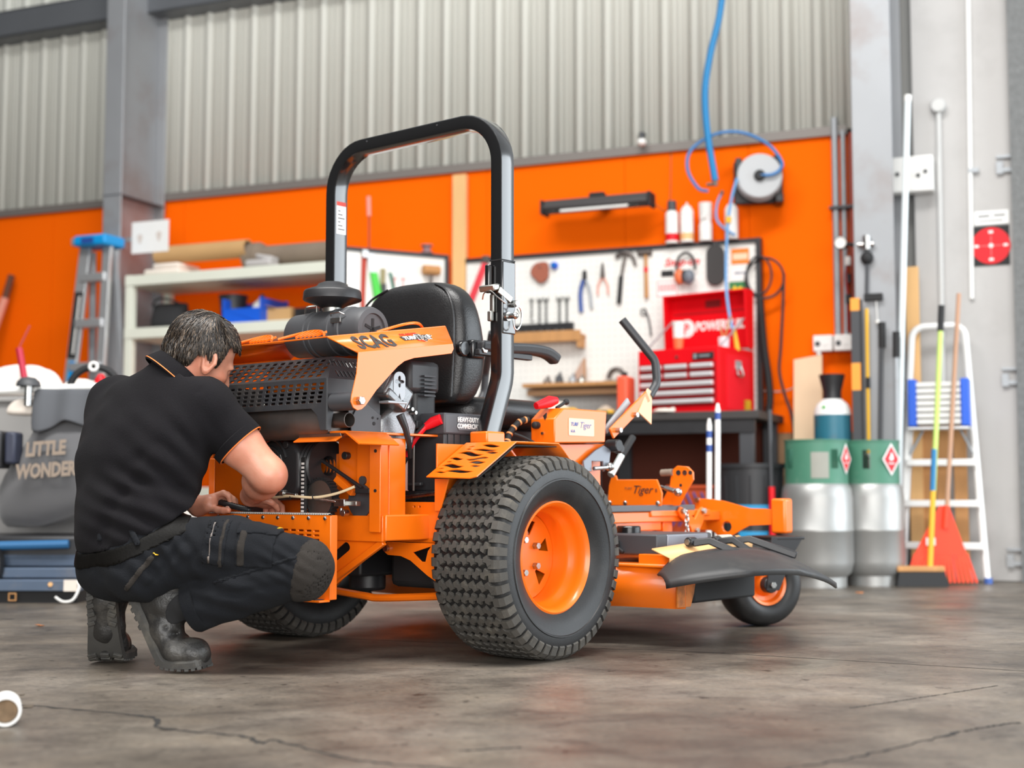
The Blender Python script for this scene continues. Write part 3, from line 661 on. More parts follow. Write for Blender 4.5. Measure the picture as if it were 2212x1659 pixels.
# ---- air cleaner and intake cap
am = plane((-0.045,-0.27,1.000),(0,1,0),Vz)
ac = P('air_cleaner', MB().lathe([(0,-0.185),(0.060,-0.185),(0.071,-0.17),(0.073,-0.09),(0.076,-0.088),(0.076,-0.078),(0.073,-0.076),(0.073,-0.066),(0.076,-0.064),(0.076,-0.054),(0.073,-0.052),(0.074,0.02),(0.0765,0.022),(0.0765,0.034),(0.073,0.036),(0.073,0.07),(0.078,0.072),(0.078,0.085),(0.074,0.088),(0.072,0.155),(0.066,0.168),(0.050,0.170),(0.048,0.164),(0,0.164)],40,am), 'grey_plastic', smooth=40)
MATS['grey_plastic'].node_tree.nodes['Principled BSDF'].inputs['Base Color'].default_value = (0.055,0.057,0.062,1)
for k in range(5):
    a = 2*PI*k/5+0.3; MB().bar(am @ Vector((0,0,0.165)), am @ Vector((0.034*math.cos(a),0.034*math.sin(a),0.165)),0.009,0.003,up=(1,0,0)).build('end_emblem','black_matt',ac)
MB().tube([(0.0,-0.335,1.045),(0.012,-0.345,1.052),(0.05,-0.345,1.052),(0.062,-0.335,1.045)],0.003,6).bb(0.01,0.055,-0.347,-0.335,1.020,1.036).build('clip','steel',ac,bevel=0.001)
cp = P('intake_cap', MB().lathe([(0,0.055),(0.03,0.053),(0.045,0.047),(0.052,0.038),(0.088,0.026),(0.092,0.020),(0.094,-0.004),(0.090,-0.008),(0.05,-0.022),(0.036,-0.03),(0.0,-0.03)],36,Matrix.Translation((-0.065,-0.27,1.112))), 'black_satin', smooth=40)
MB().cyl((-0.065,-0.27,1.06),(-0.065,-0.27,1.09),0.030,n=24).build('hose_clamp','zinc',cp)
MB().tube(bez([(-0.16,-0.30,1.07),(-0.13,-0.32,1.085),(-0.11,-0.30,1.09)],8),0.003,6).cyl((-0.105,-0.30,1.06),(-0.105,-0.30,1.11),0.0022,n=6).build('wire_bail','zinc',cp)

# ---- seat
def sring(z, w, y0, y1, e=3.2, n=40, xo=0.0):
    out = []
    for i in range(n):
        t = 2*PI*i/n; c, s2 = math.cos(t), math.sin(t)
        out.append(Vector((xo+w*math.copysign(abs(c)**(2/e),c), (y0+y1)/2+(y1-y0)/2*math.copysign(abs(s2)**(2/e),s2), z)))
    return out
rings = []
for z, w, y0, y1 in ((0.775,0.20,-0.005,0.10),(0.79,0.215,-0.015,0.13),(0.84,0.228,-0.018,0.17),(0.92,0.240,-0.02,0.18),(1.0,0.242,-0.018,0.165),(1.06,0.236,-0.012,0.15),(1.11,0.222,-0.004,0.14),(1.145,0.198,0.004,0.13),(1.17,0.165,0.014,0.12),(1.185,0.12,0.026,0.108),(1.19,0.06,0.04,0.095)):
    rings.append(sring(z,w,y0,y1,3.4))
VN = mat('vinyl',(0.011,0.0105,0.011),0.34,0,bump=0.12,bscale=220,rvar=0.06,vscale=20)
seat = P('seat_back', MB().loft(rings), VN, smooth=180, sub=1)
pip = []
for t in np.linspace(-0.12,PI+0.12,44): pip.append((0.222*math.cos(t)*1.0 if True else 0, 0.0+0.012*math.sin(t)**2, 0.985+0.19*math.sin(t) if math.sin(t) > 0 else 0.985+0.19*math.sin(t)))
pp = [(0.217,-0.016,0.80),(0.225,-0.018,0.90),(0.228,-0.017,0.99),(0.222,-0.011,1.05),(0.207,-0.003,1.10),(0.182,0.006,1.138),(0.15,0.016,1.160),(0.11,0.024,1.176)]
pp = bez(pp,36); MB().tube(pp,0.004,6).build('piping',VN,seat); MB().tube([(-p.x,p.y,p.z) for p in pp],0.004,6).build('piping',VN,seat)
MB().bb(0.232,0.262,0.04,0.10,0.925,0.985).build('recline_bracket','black_gloss',seat,bevel=0.008)
MB().hexn((0.255,0.075,0.955),(0.285,0.075,0.955),0.015).build('bolt','steel',seat,bevel=0.002)
MB().cyl((0.225,0.02,0.955),(0.247,0.02,0.955),0.026,n=20).build('recline_boss','black_gloss',seat,bevel=0.005)
cr = [sring(z,w,y0,y1,4.0) for z,w,y0,y1 in ((0.70,0.20,0.10,0.52),(0.715,0.225,0.08,0.55),(0.77,0.235,0.07,0.565),(0.805,0.22,0.08,0.55),(0.815,0.17,0.12,0.50))]
P('seat_cushion', MB().loft(cr), VN, smooth=180, sub=1)
P('seat_base', MB().bb(-0.17,0.19,0.03,0.50,0.655,0.71), 'black_satin', bevel=0.01)
for s_ in (1,-1):
    arm = P('armrest', MB().sweep(bez([(s_*0.265,0.06,0.965),(s_*0.268,0.16,0.965),(s_*0.268,0.30,0.972),(s_*0.268,0.40,0.968),(s_*0.268,0.46,0.945)],16),[(-0.028,-0.018),(-0.020,0.018),(0.020,0.018),(0.028,-0.018)],(1,0,0)), 'black_plastic', bevel=0.012, seg=3)
    MB().bb(s_*0.268-0.012,s_*0.268+0.012,0.05,0.32,0.935,0.955).build('arm_bar','black_satin',arm,bevel=0.003)

# ---- battery
bt = P('battery', MB().bb(0.17,0.326,-0.165,0.022,0.50,0.69), 'black_plastic', bevel=0.004)
for i in range(6): MB().bb(0.326,0.329,-0.15+i*0.03,-0.128+i*0.03,0.60,0.672).build('case_rib','black_plastic',bt)
cvb = P('battery_cover', MB().bb(0.18,0.335,-0.172,0.026,0.672,0.738), mat('cover_grey',(0.06,0.062,0.07),0.45), bevel=0.006)
BM = plane((0.3362,-0.172,0.672),Vy,Vz)
MB().prism(rrect(0.060,0.014,0.150,0.058,0.003),BM,0.0008).build('label_plate',mat('label_grey',(0.14,0.145,0.16),0.4),cvb)
text('lettering','HEAVY-DUTY',0.021,BM @ Matrix.Translation((0.105,0.0395,0.0012)),'letter_white',cvb,bold=0.0004,sx=0.76,align='CENTER')
text('lettering','COMMERCIAL',0.021,BM @ Matrix.Translation((0.105,0.0195,0.0012)),'letter_white',cvb,bold=0.0004,sx=0.76,align='CENTER')
P('red_cable', MB().tube(bez([(0.30,-0.185,0.712),(0.29,-0.20,0.700),(0.262,-0.225,0.655),(0.235,-0.24,0.605)],20),[0.0075]*19+[0.0075]*3 if False else 0.0075,10), 'red_plastic')
P('terminal_boot', MB().tube([(0.325,-0.178,0.718),(0.300,-0.188,0.708),(0.280,-0.205,0.692)],[0.016,0.017,0.010],12), 'red_plastic')
P('black_cable', MB().tube(bez([(0.285,-0.205,0.700),(0.250,-0.235,0.65),(0.215,-0.26,0.58),(0.175,-0.28,0.53)],24),0.007,8), 'black_matt')
P('hold_down_rod', MB().cyl((0.232,-0.20,0.50),(0.232,-0.20,0.70),0.0035,n=8), 'zinc')
P('fuse_holder', MB().bb(0.215,0.25,-0.205,-0.18,0.69,0.715).bb(0.205,0.26,-0.20,-0.185,0.515,0.525), 'black_plastic', bevel=0.003)
P('battery_tray', MB().bb(0.15,0.36,-0.18,0.05,0.47,0.50), 'black_satin', bevel=0.003)

# ---- fender with tiger stripe cut-outs
x0,x1 = 0.383,0.582
sl = Vector((0,0.18,0.106)); FM = plane((0,-0.306,0.538),Vx,sl); FL = sl.length
def stripe(cx, cy, L, w, bend, tilt=0.0):
    n = 8; up_ = []; dn = []
    for i in range(n+1):
        t = i/n; x = cx-L/2+L*t; yc = cy + bend*math.sin(2*PI*t)*0.5 + tilt*(t-0.5); ww = w*math.sin(PI*min(0.999,max(0.001,t)))**0.7
        up_.append((x, yc+ww/2)); dn.append((x, yc-ww/2))
    return up_ + dn[::-1][1:-1]
_st = stripe
def stripe(cx, cy, L, w, bend, tilt=0.0): return _st(cx, cy, L*1.06, w*1.3, bend, tilt)
st = [stripe(0.500,0.186,0.075,0.013,0.004,-0.012),stripe(0.425,0.183,0.022,0.006,0.0,0.004),stripe(0.425,0.168,0.022,0.006,0.002),stripe(0.495,0.160,0.10,0.010,0.006,-0.004),
      stripe(0.455,0.138,0.11,0.015,0.014,-0.010),stripe(0.535,0.143,0.05,0.010,0.004,-0.002),stripe(0.42,0.110,0.060,0.011,0.006,-0.006),stripe(0.505,0.108,0.08,0.011,-0.008,0.004),
      stripe(0.405,0.092,0.020,0.006,0),stripe(0.52,0.086,0.065,0.013,0.006),stripe(0.44,0.066,0.09,0.015,0.010,-0.006),stripe(0.405,0.052,0.022,0.005,0.0),stripe(0.530,0.064,0.04,0.008,0.004),
      stripe(0.49,0.034,0.11,0.013,0.006,-0.004),stripe(0.42,0.030,0.05,0.007,0.004)]
P('fender_liner', MB().add([(x0+0.004,-0.29,0.536),(x1-0.004,-0.29,0.536),(x1-0.004,-0.122,0.634),(x0+0.004,-0.122,0.634),(x1-0.004,0.07,0.634),(x0+0.004,0.07,0.634)],[(0,1,2,3),(3,2,4,5)]), 'black_matt', solid=0.003)
fd = plate('fender', [(x0,0.004),(x1-0.02,-0.006),(x1,0.004),(x1,FL),(x0,FL)], st, 0.004, FM, OP, mower)
f2 = MB(); f2.add([(x0,-0.126,0.644),(x1,-0.126,0.644),(x1,0.075,0.644),(x0,0.075,0.644),(x1,0.13,0.596),(x0,0.13,0.596)],[(0,1,2,3),(3,2,4,5)]); f2.build('fender_top','orange_paint',fd,solid=0.004,smooth=20)
fdl = MB(); fdl.add([(-x0,-0.306,0.538),(-x1,-0.306,0.538),(-x1,-0.126,0.644),(-x0,-0.126,0.644),(-x1,0.075,0.644),(-x0,0.075,0.644),(-x1,0.13,0.596),(-x0,0.13,0.596)],[(0,1,2,3),(3,2,4,5),(5,4,6,7)])
P('fender', fdl, OP, solid=0.004, smooth=20)
P('fender_bracket', MB().prism([(0.372,0.44),(0.395,0.44),(0.43,0.54),(0.372,0.54)],plane((0,-0.25,0),Vx,Vz),0.005).bb(0.372,0.378,-0.25,0.12,0.44,0.64), OP, bevel=0.001)

# ---- roll bar (ROPS)
pth = arc_path([(0.385,-0.03,0.672),(0.385,0.04,0.852),(0.385,0.04,1.691),(-0.385,0.04,1.691),(-0.385,0.04,0.852),(-0.385,-0.03,0.672)],0.15,10)
pth2 = [pth[0]] + [p for p in pth[1:-1]] + [pth[-1]]
hw, hd2, rr = 0.0235, 0.033, 0.007
prf = rrect(-hd2,-hw,hd2,hw,rr,2)
BG = mat('rops_black',(0.006,0.006,0.0065),0.22,0,coat=1.0,spec=0.7)
rops = P('roll_bar', MB().sweep(pth2, prf, (0,1,0)), BG, smooth=35)
for s_ in (1,-1):
    MB().bb(s_*0.385-0.0245,s_*0.385+0.0245,0.0055,0.0745,1.222,1.226).build('fold_joint','black_matt',rops)
    MB().bb(s_*0.385-0.0262,s_*0.385+0.0262,0.010,0.0755,0.99,1.222).build('hinge_sleeve',BG,rops,bevel=0.005)
    MB().bb(s_*0.385-0.030,s_*0.385-0.012,-0.012,0.005,1.12,1.21).build('hinge_tab',BG,rops,bevel=0.004)
    sk = P('roll_bar_socket', MB().bb(s_*0.385-0.036,s_*0.385+0.036,-0.075,0.012,0.644,0.682), OP, bevel=0.006)
hg = MB(); hg.box((0.372,-0.008,1.135),(0.062,0.030,0.020),Matrix.Rotation(0.25,3,'X')); hg.build('latch_plate','zinc',rops,bevel=0.004)
MB().bar((0.405,0.0,1.128),(0.415,0.05,1.098),0.006,0.022).build('latch_arm','zinc',rops,bevel=0.002)
MB().cyl((0.405,0.062,1.088),(0.430,0.062,1.088),0.012,0.010,n=16).build('pivot_bolt','steel',rops,bevel=0.001)
MB().tube(bez([(0.35,-0.015,1.10),(0.365,-0.024,1.118),(0.39,-0.022,1.122),(0.405,-0.01,1.105),(0.415,0.02,1.085)],16),0.0022,6).build('spring_wire','steel',rops)
MB().bb(0.368,0.384,-0.003,0.006,1.058,1.115).bb(0.366,0.382,-0.012,0.003,1.030,1.062).build('latch_tongue','zinc',rops,bevel=0.003)
MB().cyl((0.405,0.030,1.045),(0.445,0.030,1.045),0.0085,n=14).ell((0.446,0.030,1.045),0.011,12,8).cyl((0.41,0.03,1.045),(0.42,0.03,1.045),0.014,n=16).build('lock_pin','steel',rops)
MB().tube([(0.437+0.004*math.sin(t),0.052+0.020*math.cos(t),1.040+0.036*math.sin(t)) for t in np.linspace(0,2*PI,22,endpoint=False)],0.0025,6,closed=True).build('pin_ring','steel',rops)
MB().tube(bez([(0.420,0.05,1.085),(0.432,0.055,1.07),(0.438,0.06,1.055)],8),0.0018,5).build('lanyard','steel',rops)
for x, a in ((-0.20,1.70),(0.13,1.70)): MB().cyl((x,0.0055,a),(x,0.0075,a),0.003,n=8).build('rivet_hole','grey_plastic',rops)
# warning sticker on the inner face of the left post
stk = MB().bb(-0.3612,-0.3604,0.018,0.062,1.40,1.515); stk.build('warning_label','letter_white',rops)
MB().bb(-0.3606,-0.3600,0.018,0.062,1.500,1.515).build('label_band','letter_red',rops)
for k in range(6): MB().bb(-0.3606,-0.3600,0.024,0.056-0.01*(k%3),1.415+k*0.013,1.419+k*0.013).build('label_text','letter_black',rops)
# ---- operator controls
cb = P('control_box', MB().prism([(0.285,0.655),(0.285,0.735),(0.335,0.772),(0.575,0.772),(0.565,0.664)], plane((0.30,0,0),Vy,Vz), 0.10), OP, bevel=0.004)
MB().cyl((0.330,0.270,0.715),(0.330,0.288,0.715),0.012,0.012,n=20).ell((0.330,0.268,0.715),(0.012,0.007,0.012),14,8).build('choke_knob','black_matt',cb)
MB().prism([(0.352,0.745),(0.366,0.755),(0.362,0.73)],plane((0,0.284,0),Vx,Vz),-0.006).build('arrow_decal','black_matt',cb)
MB().cyl((0.352,0.280,0.688),(0.352,0.288,0.688),0.005,n=10).build('rivet','steel',cb)
CM = plane((0.4008,0.285,0.655),Vy,Vz)
mat('decal_pale',(0.88,0.58,0.40),0.45)
MB().prism(rrect(0.075,0.028,0.215,0.085,0.004),CM,0.0006).build('decal','decal_pale',cb)
mat('letter_blue',(0.10,0.14,0.35),0.5)
text('lettering','TURF',0.017,CM @ Matrix.Translation((0.085,0.060,0.001)),'letter_blue',cb,bold=0.0006,shear=0.2)
text('lettering','Tiger',0.030,CM @ Matrix.Translation((0.132,0.054,0.001)),'letter_blue',cb,shear=0.35)
text('lettering','61A',0.014,CM @ Matrix.Translation((0.085,0.038,0.001)),'letter_blue',cb,bold=0.0004)
P('throttle_knob', MB().tube([(0.335,0.27,0.778),(0.345,0.33,0.795),(0.35,0.36,0.80)],[0.012,0.020,0.012],12), 'red_plastic')
P('choke_lever', MB().cyl((0.35,0.36,0.775),(0.355,0.40,0.795),0.006,n=8).ell((0.356,0.405,0.797),0.011,10,6), 'black_matt')
sl_ = MB(); sp = bez([(0.285,0.18,0.655),(0.283,0.20,0.69),(0.292,0.235,0.725),(0.302,0.27,0.735)],22)
lo = P('spiral_loom', MB().tube(sp,0.010,10), 'black_matt')
for i in range(2,len(sp)-1,4):
    t = (sp[i+1]-sp[i-1]).normalized(); MB().cyl(sp[i]-t*0.003,sp[i]+t*0.003,0.0115,n=12).build('loom_band',mat('loom_orange',(0.75,0.30,0.10),0.6),lo)
P('thin_loom', MB().tube(bez([(0.300,0.20,0.685),(0.325,0.225,0.672),(0.345,0.25,0.655)],10),0.005,8), 'black_matt')
P('control_panel', MB().prism([(0.40,0.655),(0.62,0.662),(0.58,0.64),(0.49,0.60),(0.45,0.44),(0.34,0.44),(0.34,0.655)],plane((0.34,0,0),Vy,Vz),0.02), OP, bevel=0.002)
P('console', MB().bb(0.27,0.34,0.05,0.62,0.44,0.655), OP, bevel=0.004)
P('console', MB().bb(-0.40,-0.27,0.10,0.60,0.44,0.76), OP, bevel=0.004)
P('foot_platform', MB().bb(-0.30,0.30,0.45,1.0,0.43,0.44), 'black_matt', bevel=0.002)
P('link_plate', MB().prism([(0.47,0.600),(0.537,0.638),(0.587,0.655),(0.626,0.640),(0.615,0.585),(0.585,0.565),(0.580,0.60),(0.515,0.60),(0.515,0.565),(0.475,0.565)],plane((0.372,0,0),Vy,Vz),0.008), mat('link_grey',(0.22,0.235,0.27),0.4,0.3), bevel=0.002)
P('link_rod', MB().cyl((0.385,0.52,0.575),(0.39,0.60,0.580),0.007,n=10).ell((0.39,0.605,0.582),0.016,14,8), 'steel')
P('link_joint', MB().cyl((0.36,0.635,0.655),(0.41,0.635,0.655),0.022,n=18).cyl((0.37,0.665,0.645),(0.40,0.665,0.645),0.016,n=14), 'black_satin', bevel=0.003)
P('height_lever', MB().cyl((0.30,0.735,0.555),(0.30,0.80,0.625),0.013,n=14), mat('pale_rod',(0.55,0.62,0.60),0.3,0.6))
P('height_lever_grip', MB().cyl((0.30,0.80,0.625),(0.30,0.873,0.695),0.014,0.013,n=14), 'black_matt', bevel=0.003)
# steering lap bars
for s_ in (1,-1):
    lb = P('steering_lever', MB().sweep([(s_*0.40,0.60,0.695),(s_*0.415,0.80,0.835)],[(-0.020,-0.004),(0.020,-0.004),(0.020,0.004),(-0.020,0.004)],(0,-0.57,0.82)), OP, bevel=0.002)
    MB().prism([(0.74,0.775),(0.82,0.735),(0.825,0.850),(0.80,0.862)],plane((s_*0.412,0,0),Vy,Vz),0.006).build('lever_lit_face',mat('overlit_orange',(0.85,0.52,0.30),0.4),lb,bevel=0.001)  # pale colour paints the overexposed side face of the orange lever bar
    MB().sweep([(s_*0.385,0.585,0.705),(s_*0.392,0.715,0.815)],[(-0.012,-0.004),(0.012,-0.004),(0.012,0.004),(-0.012,0.004)],(0,-0.57,0.82)).build('stay','galv',lb,bevel=0.001)
    for yy, zz in ((0.625,0.708),(0.725,0.765)): MB().cyl((s_*0.40,yy,zz),(s_*0.425,yy,zz),0.009,n=12).build('bolt','steel',lb,bevel=0.001)
    MB().tube(arc_path([(s_*0.408,0.82,0.835),(s_*0.412,0.865,0.885),(s_*0.405,0.865,0.965),(s_*0.31,0.795,1.115)],0.05,6),0.0155,14).build('grip','black_plastic',lb,smooth=60)

# ---- front frame and deck
P('front_plate', MB().prism([(0.132,0.445),(0.14,0.52),(0.155,0.56),(0.172,0.556),(0.178,0.541),(0.355,0.541),(0.378,0.49),(0.372,0.445)],plane((0,0.95,0),Vx,Vz),0.008), OP, bevel=0.002)
TM = plane((0.2,0.9412,0.47),Vx,Vz)
text('lettering','Tiger',0.042,TM @ Matrix.Translation((0.045,0.02,0.0005)),'letter_black',mower,shear=0.4)
text('lettering','TURF',0.014,TM @ Matrix.Translation((0.01,0.034,0.0005)),mat('letter_brown',(0.45,0.16,0.04),0.5),mower,shear=0.3)
text('lettering','II',0.020,TM @ Matrix.Translation((0.148,0.024,0.0005)),'letter_black',mower)
for x in (0.145,0.215,0.36): P('bolt', MB().ell((x,0.941,0.455),(0.009,0.007,0.009),10,6), 'steel')
P('front_floor', MB().bb(-0.36,0.36,0.90,1.30,0.405,0.43), OP, bevel=0.004)
P('pedal_bracket', MB().prism([(0.30,0.445),(0.346,0.517),(0.35,0.55),(0.362,0.58),(0.38,0.592),(0.425,0.588),(0.447,0.568),(0.448,0.54),(0.41,0.485),(0.385,0.445)],plane((0,1.05,0),Vx,Vz),0.010), OP, bevel=0.002)
P('deck_lift_pedal', MB().cyl((0.31,1.04,0.566),(0.36,1.04,0.568),0.013,n=14), mat('worn_grip',(0.22,0.17,0.13),0.7,0,var=0.3,vscale=60), bevel=0.002)
for x, z, r, m_ in ((0.385,0.566,0.010,'black_matt'),(0.413,0.566,0.010,'steel'),(0.437,0.566,0.008,'black_matt'),(0.395,0.52,0.006,'black_matt')): P('bolt' if m_=='steel' else 'hole_mark', MB().cyl((x,1.038 if m_=='steel' else 1.0385,z),(x,1.05,z),r,n=12), m_)
P('turnbuckle', MB().cyl((0.32,1.02,0.515),(0.405,1.0,0.497),0.006,n=10).cyl((0.345,1.015,0.510),(0.39,1.005,0.50),0.010,n=6).ell((0.41,0.998,0.495),0.016,14,8), 'steel')
P('lift_bar', MB().bb(0.335,0.36,0.55,1.19,0.425,0.448), mat('bar_grey',(0.09,0.095,0.105),0.45), bevel=0.003)
P('side_rail', MB().bb(0.28,0.352,0.45,1.38,0.386,0.424), OP, bevel=0.004)
P('side_rail', MB().bb(-0.352,-0.28,0.45,1.38,0.386,0.424), OP, bevel=0.004)
P('deck_hanger', MB().bb(0.30,0.33,1.02,1.08,0.34,0.39).bb(0.30,0.33,0.92,0.95,0.34,0.39), OP, bevel=0.002)
bl = P('bell_crank', MB().prism([(1.09,0.425),(1.105,0.442),(1.125,0.435),(1.20,0.395),(1.235,0.43),(1.255,0.44),(1.27,0.428),(1.26,0.385),(1.225,0.342),(1.20,0.335),(1.18,0.345),(1.17,0.365),(1.105,0.405)],plane((0.362,-0.03,0),Vy,Vz),0.010), OP, bevel=0.002)
for y, z, r in ((1.225,0.424,0.012),(1.082,0.425,0.011),(1.175,0.352,0.011)): MB().hexn((0.372,y,z),(0.384,y,z),r).build('bolt','zinc',bl,bevel=0.001)
for k in range(7):
    c = Vector((0.385,1.095,0.412-k*0.020)); ax = (1,0) if k%2 else (0,1)
    MB().tube([(c.x+ax[0]*0.007*math.cos(t), c.y+ax[1]*0.007*math.cos(t), c.z+0.0145*math.sin(t)) for t in np.linspace(0,2*PI,14,endpoint=False)],0.0028,6,closed=True).build('chain_link','steel',mower)
# front cross arm, rear-facing plate with a lightening hole
fa = [(0.235,0.470),(0.30,0.468),(0.36,0.461),(0.477,0.433),(0.545,0.432),(0.575,0.428),(0.575,0.372),(0.476,0.367),(0.44,0.35),(0.40,0.328),(0.37,0.318),(0.34,0.320),(0.32,0.34),(0.302,0.346),(0.235,0.348)]
plate('front_arm', fa, [circ(0.376,0.362,0.021,20)], 0.012, plane((0,1.395,0),Vx,Vz), OP, mower)
plate('front_arm', [(-x,z) for x,z in fa], [circ(-0.376,0.362,0.021,20)], 0.012, plane((0,1.395,0),Vx,Vz), OP, mower)
P('front_beam', MB().bb(-0.60,0.60,1.402,1.45,0.376,0.428), OP, bevel=0.004)
P('bolt', MB().cyl((0.245,1.38,0.463),(0.245,1.40,0.463),0.010,n=12), 'steel')
def caster(sx, px, py, wx, wy):
    P('caster_post', MB().bb(px-0.031,px+0.031,py-0.031,py+0.031,0.340,0.471), OP, bevel=0.010, seg=3)
    wc = Vector((wx,wy,0.155)); d = Vector((px-wx,py-wy,0)); yaw = math.atan2(d.x,d.y)
    ax = Vector((math.cos(yaw),-math.sin(yaw),0)); fw = Vector((math.sin(yaw),math.cos(yaw),0))
    fk = MB(); fk.box(Vector((px,py,0.325))-fw*0.02,(0.19,0.12,0.012),Matrix.Rotation(-yaw,3,'Z'))
    f_ = P('caster_fork', fk, 'black_satin', bevel=0.004)
    for s2 in (1,-1):
        o_ = ax*(s2*0.090)
        leg = MB(); pts = [Vector((px,py,0.33))+fw*0.035, Vector((px,py,0.33))-fw*0.10, wc-fw*0.025+Vector((0,0,-0.02)), wc+fw*0.03+Vector((0,0,-0.02)), wc+fw*0.09+Vector((0,0,0.11))]
        n = len(pts); v = [p+o_-ax*0.004 for p in pts]+[p+o_+ax*0.004 for p in pts]
        leg.add(v,[tuple(range(n)),tuple(range(2*n-1,n-1,-1))]+[(i,(i+1)%n,n+(i+1)%n,n+i) for i in range(n)])
        leg.build('fork_leg','black_satin',f_,bevel=0.002)
    M_ = Matrix(((ax.x,fw.x,0,wc.x),(ax.y,fw.y,0,wc.y),(0,0,1,wc.z),(0,0,0,1))) @ Matrix.Rotation(PI/2,4,'Y')
    ct = P('caster_tyre', MB().lathe([(0.074,-0.055),(0.085,-0.066),(0.105,-0.072),(0.132,-0.066),(0.148,-0.05),(0.154,-0.025),(0.155,0),(0.154,0.025),(0.148,0.05),(0.132,0.066),(0.105,0.072),(0.085,0.066),(0.074,0.055)],48,M_), 'rubber', smooth=50)
    rm = P('caster_rim', MB().lathe([(0.078,-0.058),(0.076,-0.064),(0.066,-0.060),(0.060,-0.04),(0.045,-0.035),(0.03,-0.055),(0,-0.055)],36,M_).lathe([(0.078,0.058),(0.076,0.064),(0.066,0.060),(0.060,0.04),(0.045,0.035),(0.03,0.055),(0,0.055)],36,M_), OP, smooth=40)
    MB().cyl(wc-ax*0.088,wc+ax*0.088,0.030,n=20).build('hub_cap','black_satin',rm,bevel=0.004)
    for s2 in (1,-1): MB().hexn(wc+ax*(0.09*s2),wc+ax*(0.106*s2),0.012).build('axle_nut','steel',rm,bevel=0.001)
caster(1, 0.610,1.40,0.560,1.313)
caster(-1,-0.610,1.40,-0.600,1.300)

# mowing deck
dk = MB(); dp = [(-0.76,0.50),(-0.72,0.42),(-0.40,0.36),(0.40,0.38),(0.54,0.45),(0.74,0.47),(0.76,0.50),(0.76,0.95),(0.62,1.02),(0.35,1.12),(-0.35,1.12),(-0.66,1.00),(-0.76,0.90)]
deck = P('mower_deck', dk.prism(dp, Matrix.Translation((0,0,0.235)), 0.030), OP, bevel=0.004)
sk = MB(); n = len(dp)
for i in range(n):
    a, b_ = dp[i], dp[(i+1)%n]
    if i in (6,7): continue                # discharge opening on the right
    sk.add([(a[0],a[1],0.125),(b_[0],b_[1],0.125),(b_[0],b_[1],0.262),(a[0],a[1],0.262)],[(0,1,2,3)])
sk.build('deck_skirt','orange_paint',deck,solid=0.005,smooth=20)
MB().bb(0.53,0.72,0.440,0.466,0.255,0.262).build('deck_lip','orange_paint',deck,bevel=0.002)
MB().bb(0.60,0.74,0.47,0.56,0.262,0.295).build('deck_step','orange_paint',deck,bevel=0.003)
cd = P('belt_cover', MB().bb(0.36,0.655,0.50,0.83,0.290,0.358), 'dark_grey', bevel=0.006)
MB().bb(0.58,0.66,0.555,0.80,0.30,0.356).build('belt_cover_end',mat('cover_end',(0.20,0.21,0.24),0.35,0.2),cd,bevel=0.004)
MB().cyl((0.47,0.60,0.352),(0.47,0.60,0.382),0.042,n=28).build('spindle_cap','black_gloss',cd,bevel=0.006)
kn = MB()
for k in range(3):
    a = 2*PI*k/3+PI/2; kn.bar((0.50,0.495,0.31),(0.50+0.028*math.cos(a),0.492,0.31+0.028*math.sin(a)),0.014,0.012,up=(0,1,0))
kn.build('wing_knob','black_matt',cd,bevel=0.004)
P('deck_dark_fill', MB().prism([(0.30,0.58),(0.748,0.57),(0.75,0.955),(0.62,1.03),(0.36,1.10)],Matrix.Translation((0,0,0.137)),0.10), 'black_matt', bevel=0.008)  # solid black block stands in for the shaded inside of the deck
bd = P('baffle', MB().prism([(0.455,0.13),(0.53,0.13),(0.55,0.17),(0.56,0.205),(0.565,0.262),(0.455,0.262)],plane((0.755,0,0),Vy,Vz),0.006), mat('worn_deck',(0.55,0.16,0.02),0.6,0,var=0.2,vscale=12,dirt=(0.02,0.018,0.015),dscale=7,damt=1.0), bevel=0.001)
MB().bb(0.76,0.77,0.505,0.545,0.20,0.25).build('baffle_tab','orange_paint',bd,bevel=0.002)
MB().cyl((0.77,0.525,0.24),(0.776,0.525,0.24),0.008,n=12).build('bolt','steel',bd)
mat('pale_orange_worn',(0.80,0.46,0.20),0.5,0,var=0.08,vscale=8)
cpz = MB(); cpz.add([(0.70,0.40,0.315),(0.70,0.93,0.345),(0.755,0.93,0.322),(0.755,0.42,0.288),(0.752,0.93,0.300),(0.752,0.42,0.270)],[(0,1,2,3),(3,2,4,5)])
P('hinge_plate', cpz, 'pale_orange_worn', solid=0.005, smooth=20)
# rubber discharge chute: rows from hinge edge to outer edge
top_e = bez([(0.735,0.38,0.235),(0.745,0.46,0.285),(0.75,0.58,0.300),(0.75,0.75,0.308),(0.75,0.92,0.305),(0.75,0.99,0.285)],20)
out_e = bez([(0.80,0.330,0.215),(0.90,0.36,0.235),(1.02,0.48,0.255),(1.07,0.66,0.252),(1.06,0.86,0.222),(1.02,1.02,0.190)],20)
rows = []
for k in range(9):
    t = k/8; rows.append([a.lerp(b_,t)+Vector((0,0,0.022*math.sin(PI*t)*(0.4+0.6*math.sin(PI*i/(len(top_e)-1))))) for i,(a,b_) in enumerate(zip(top_e,out_e))])
rows.append([p+Vector((0.002,0,-0.016)) for p in rows[-1]])
ch = P('discharge_chute', MB().grid(rows), mat('chute_rubber',(0.028,0.028,0.029),0.5,0,var=0.3,vscale=9,dirt=(0.10,0.09,0.08),dscale=5,damt=0.4), solid=0.007, smooth=60)
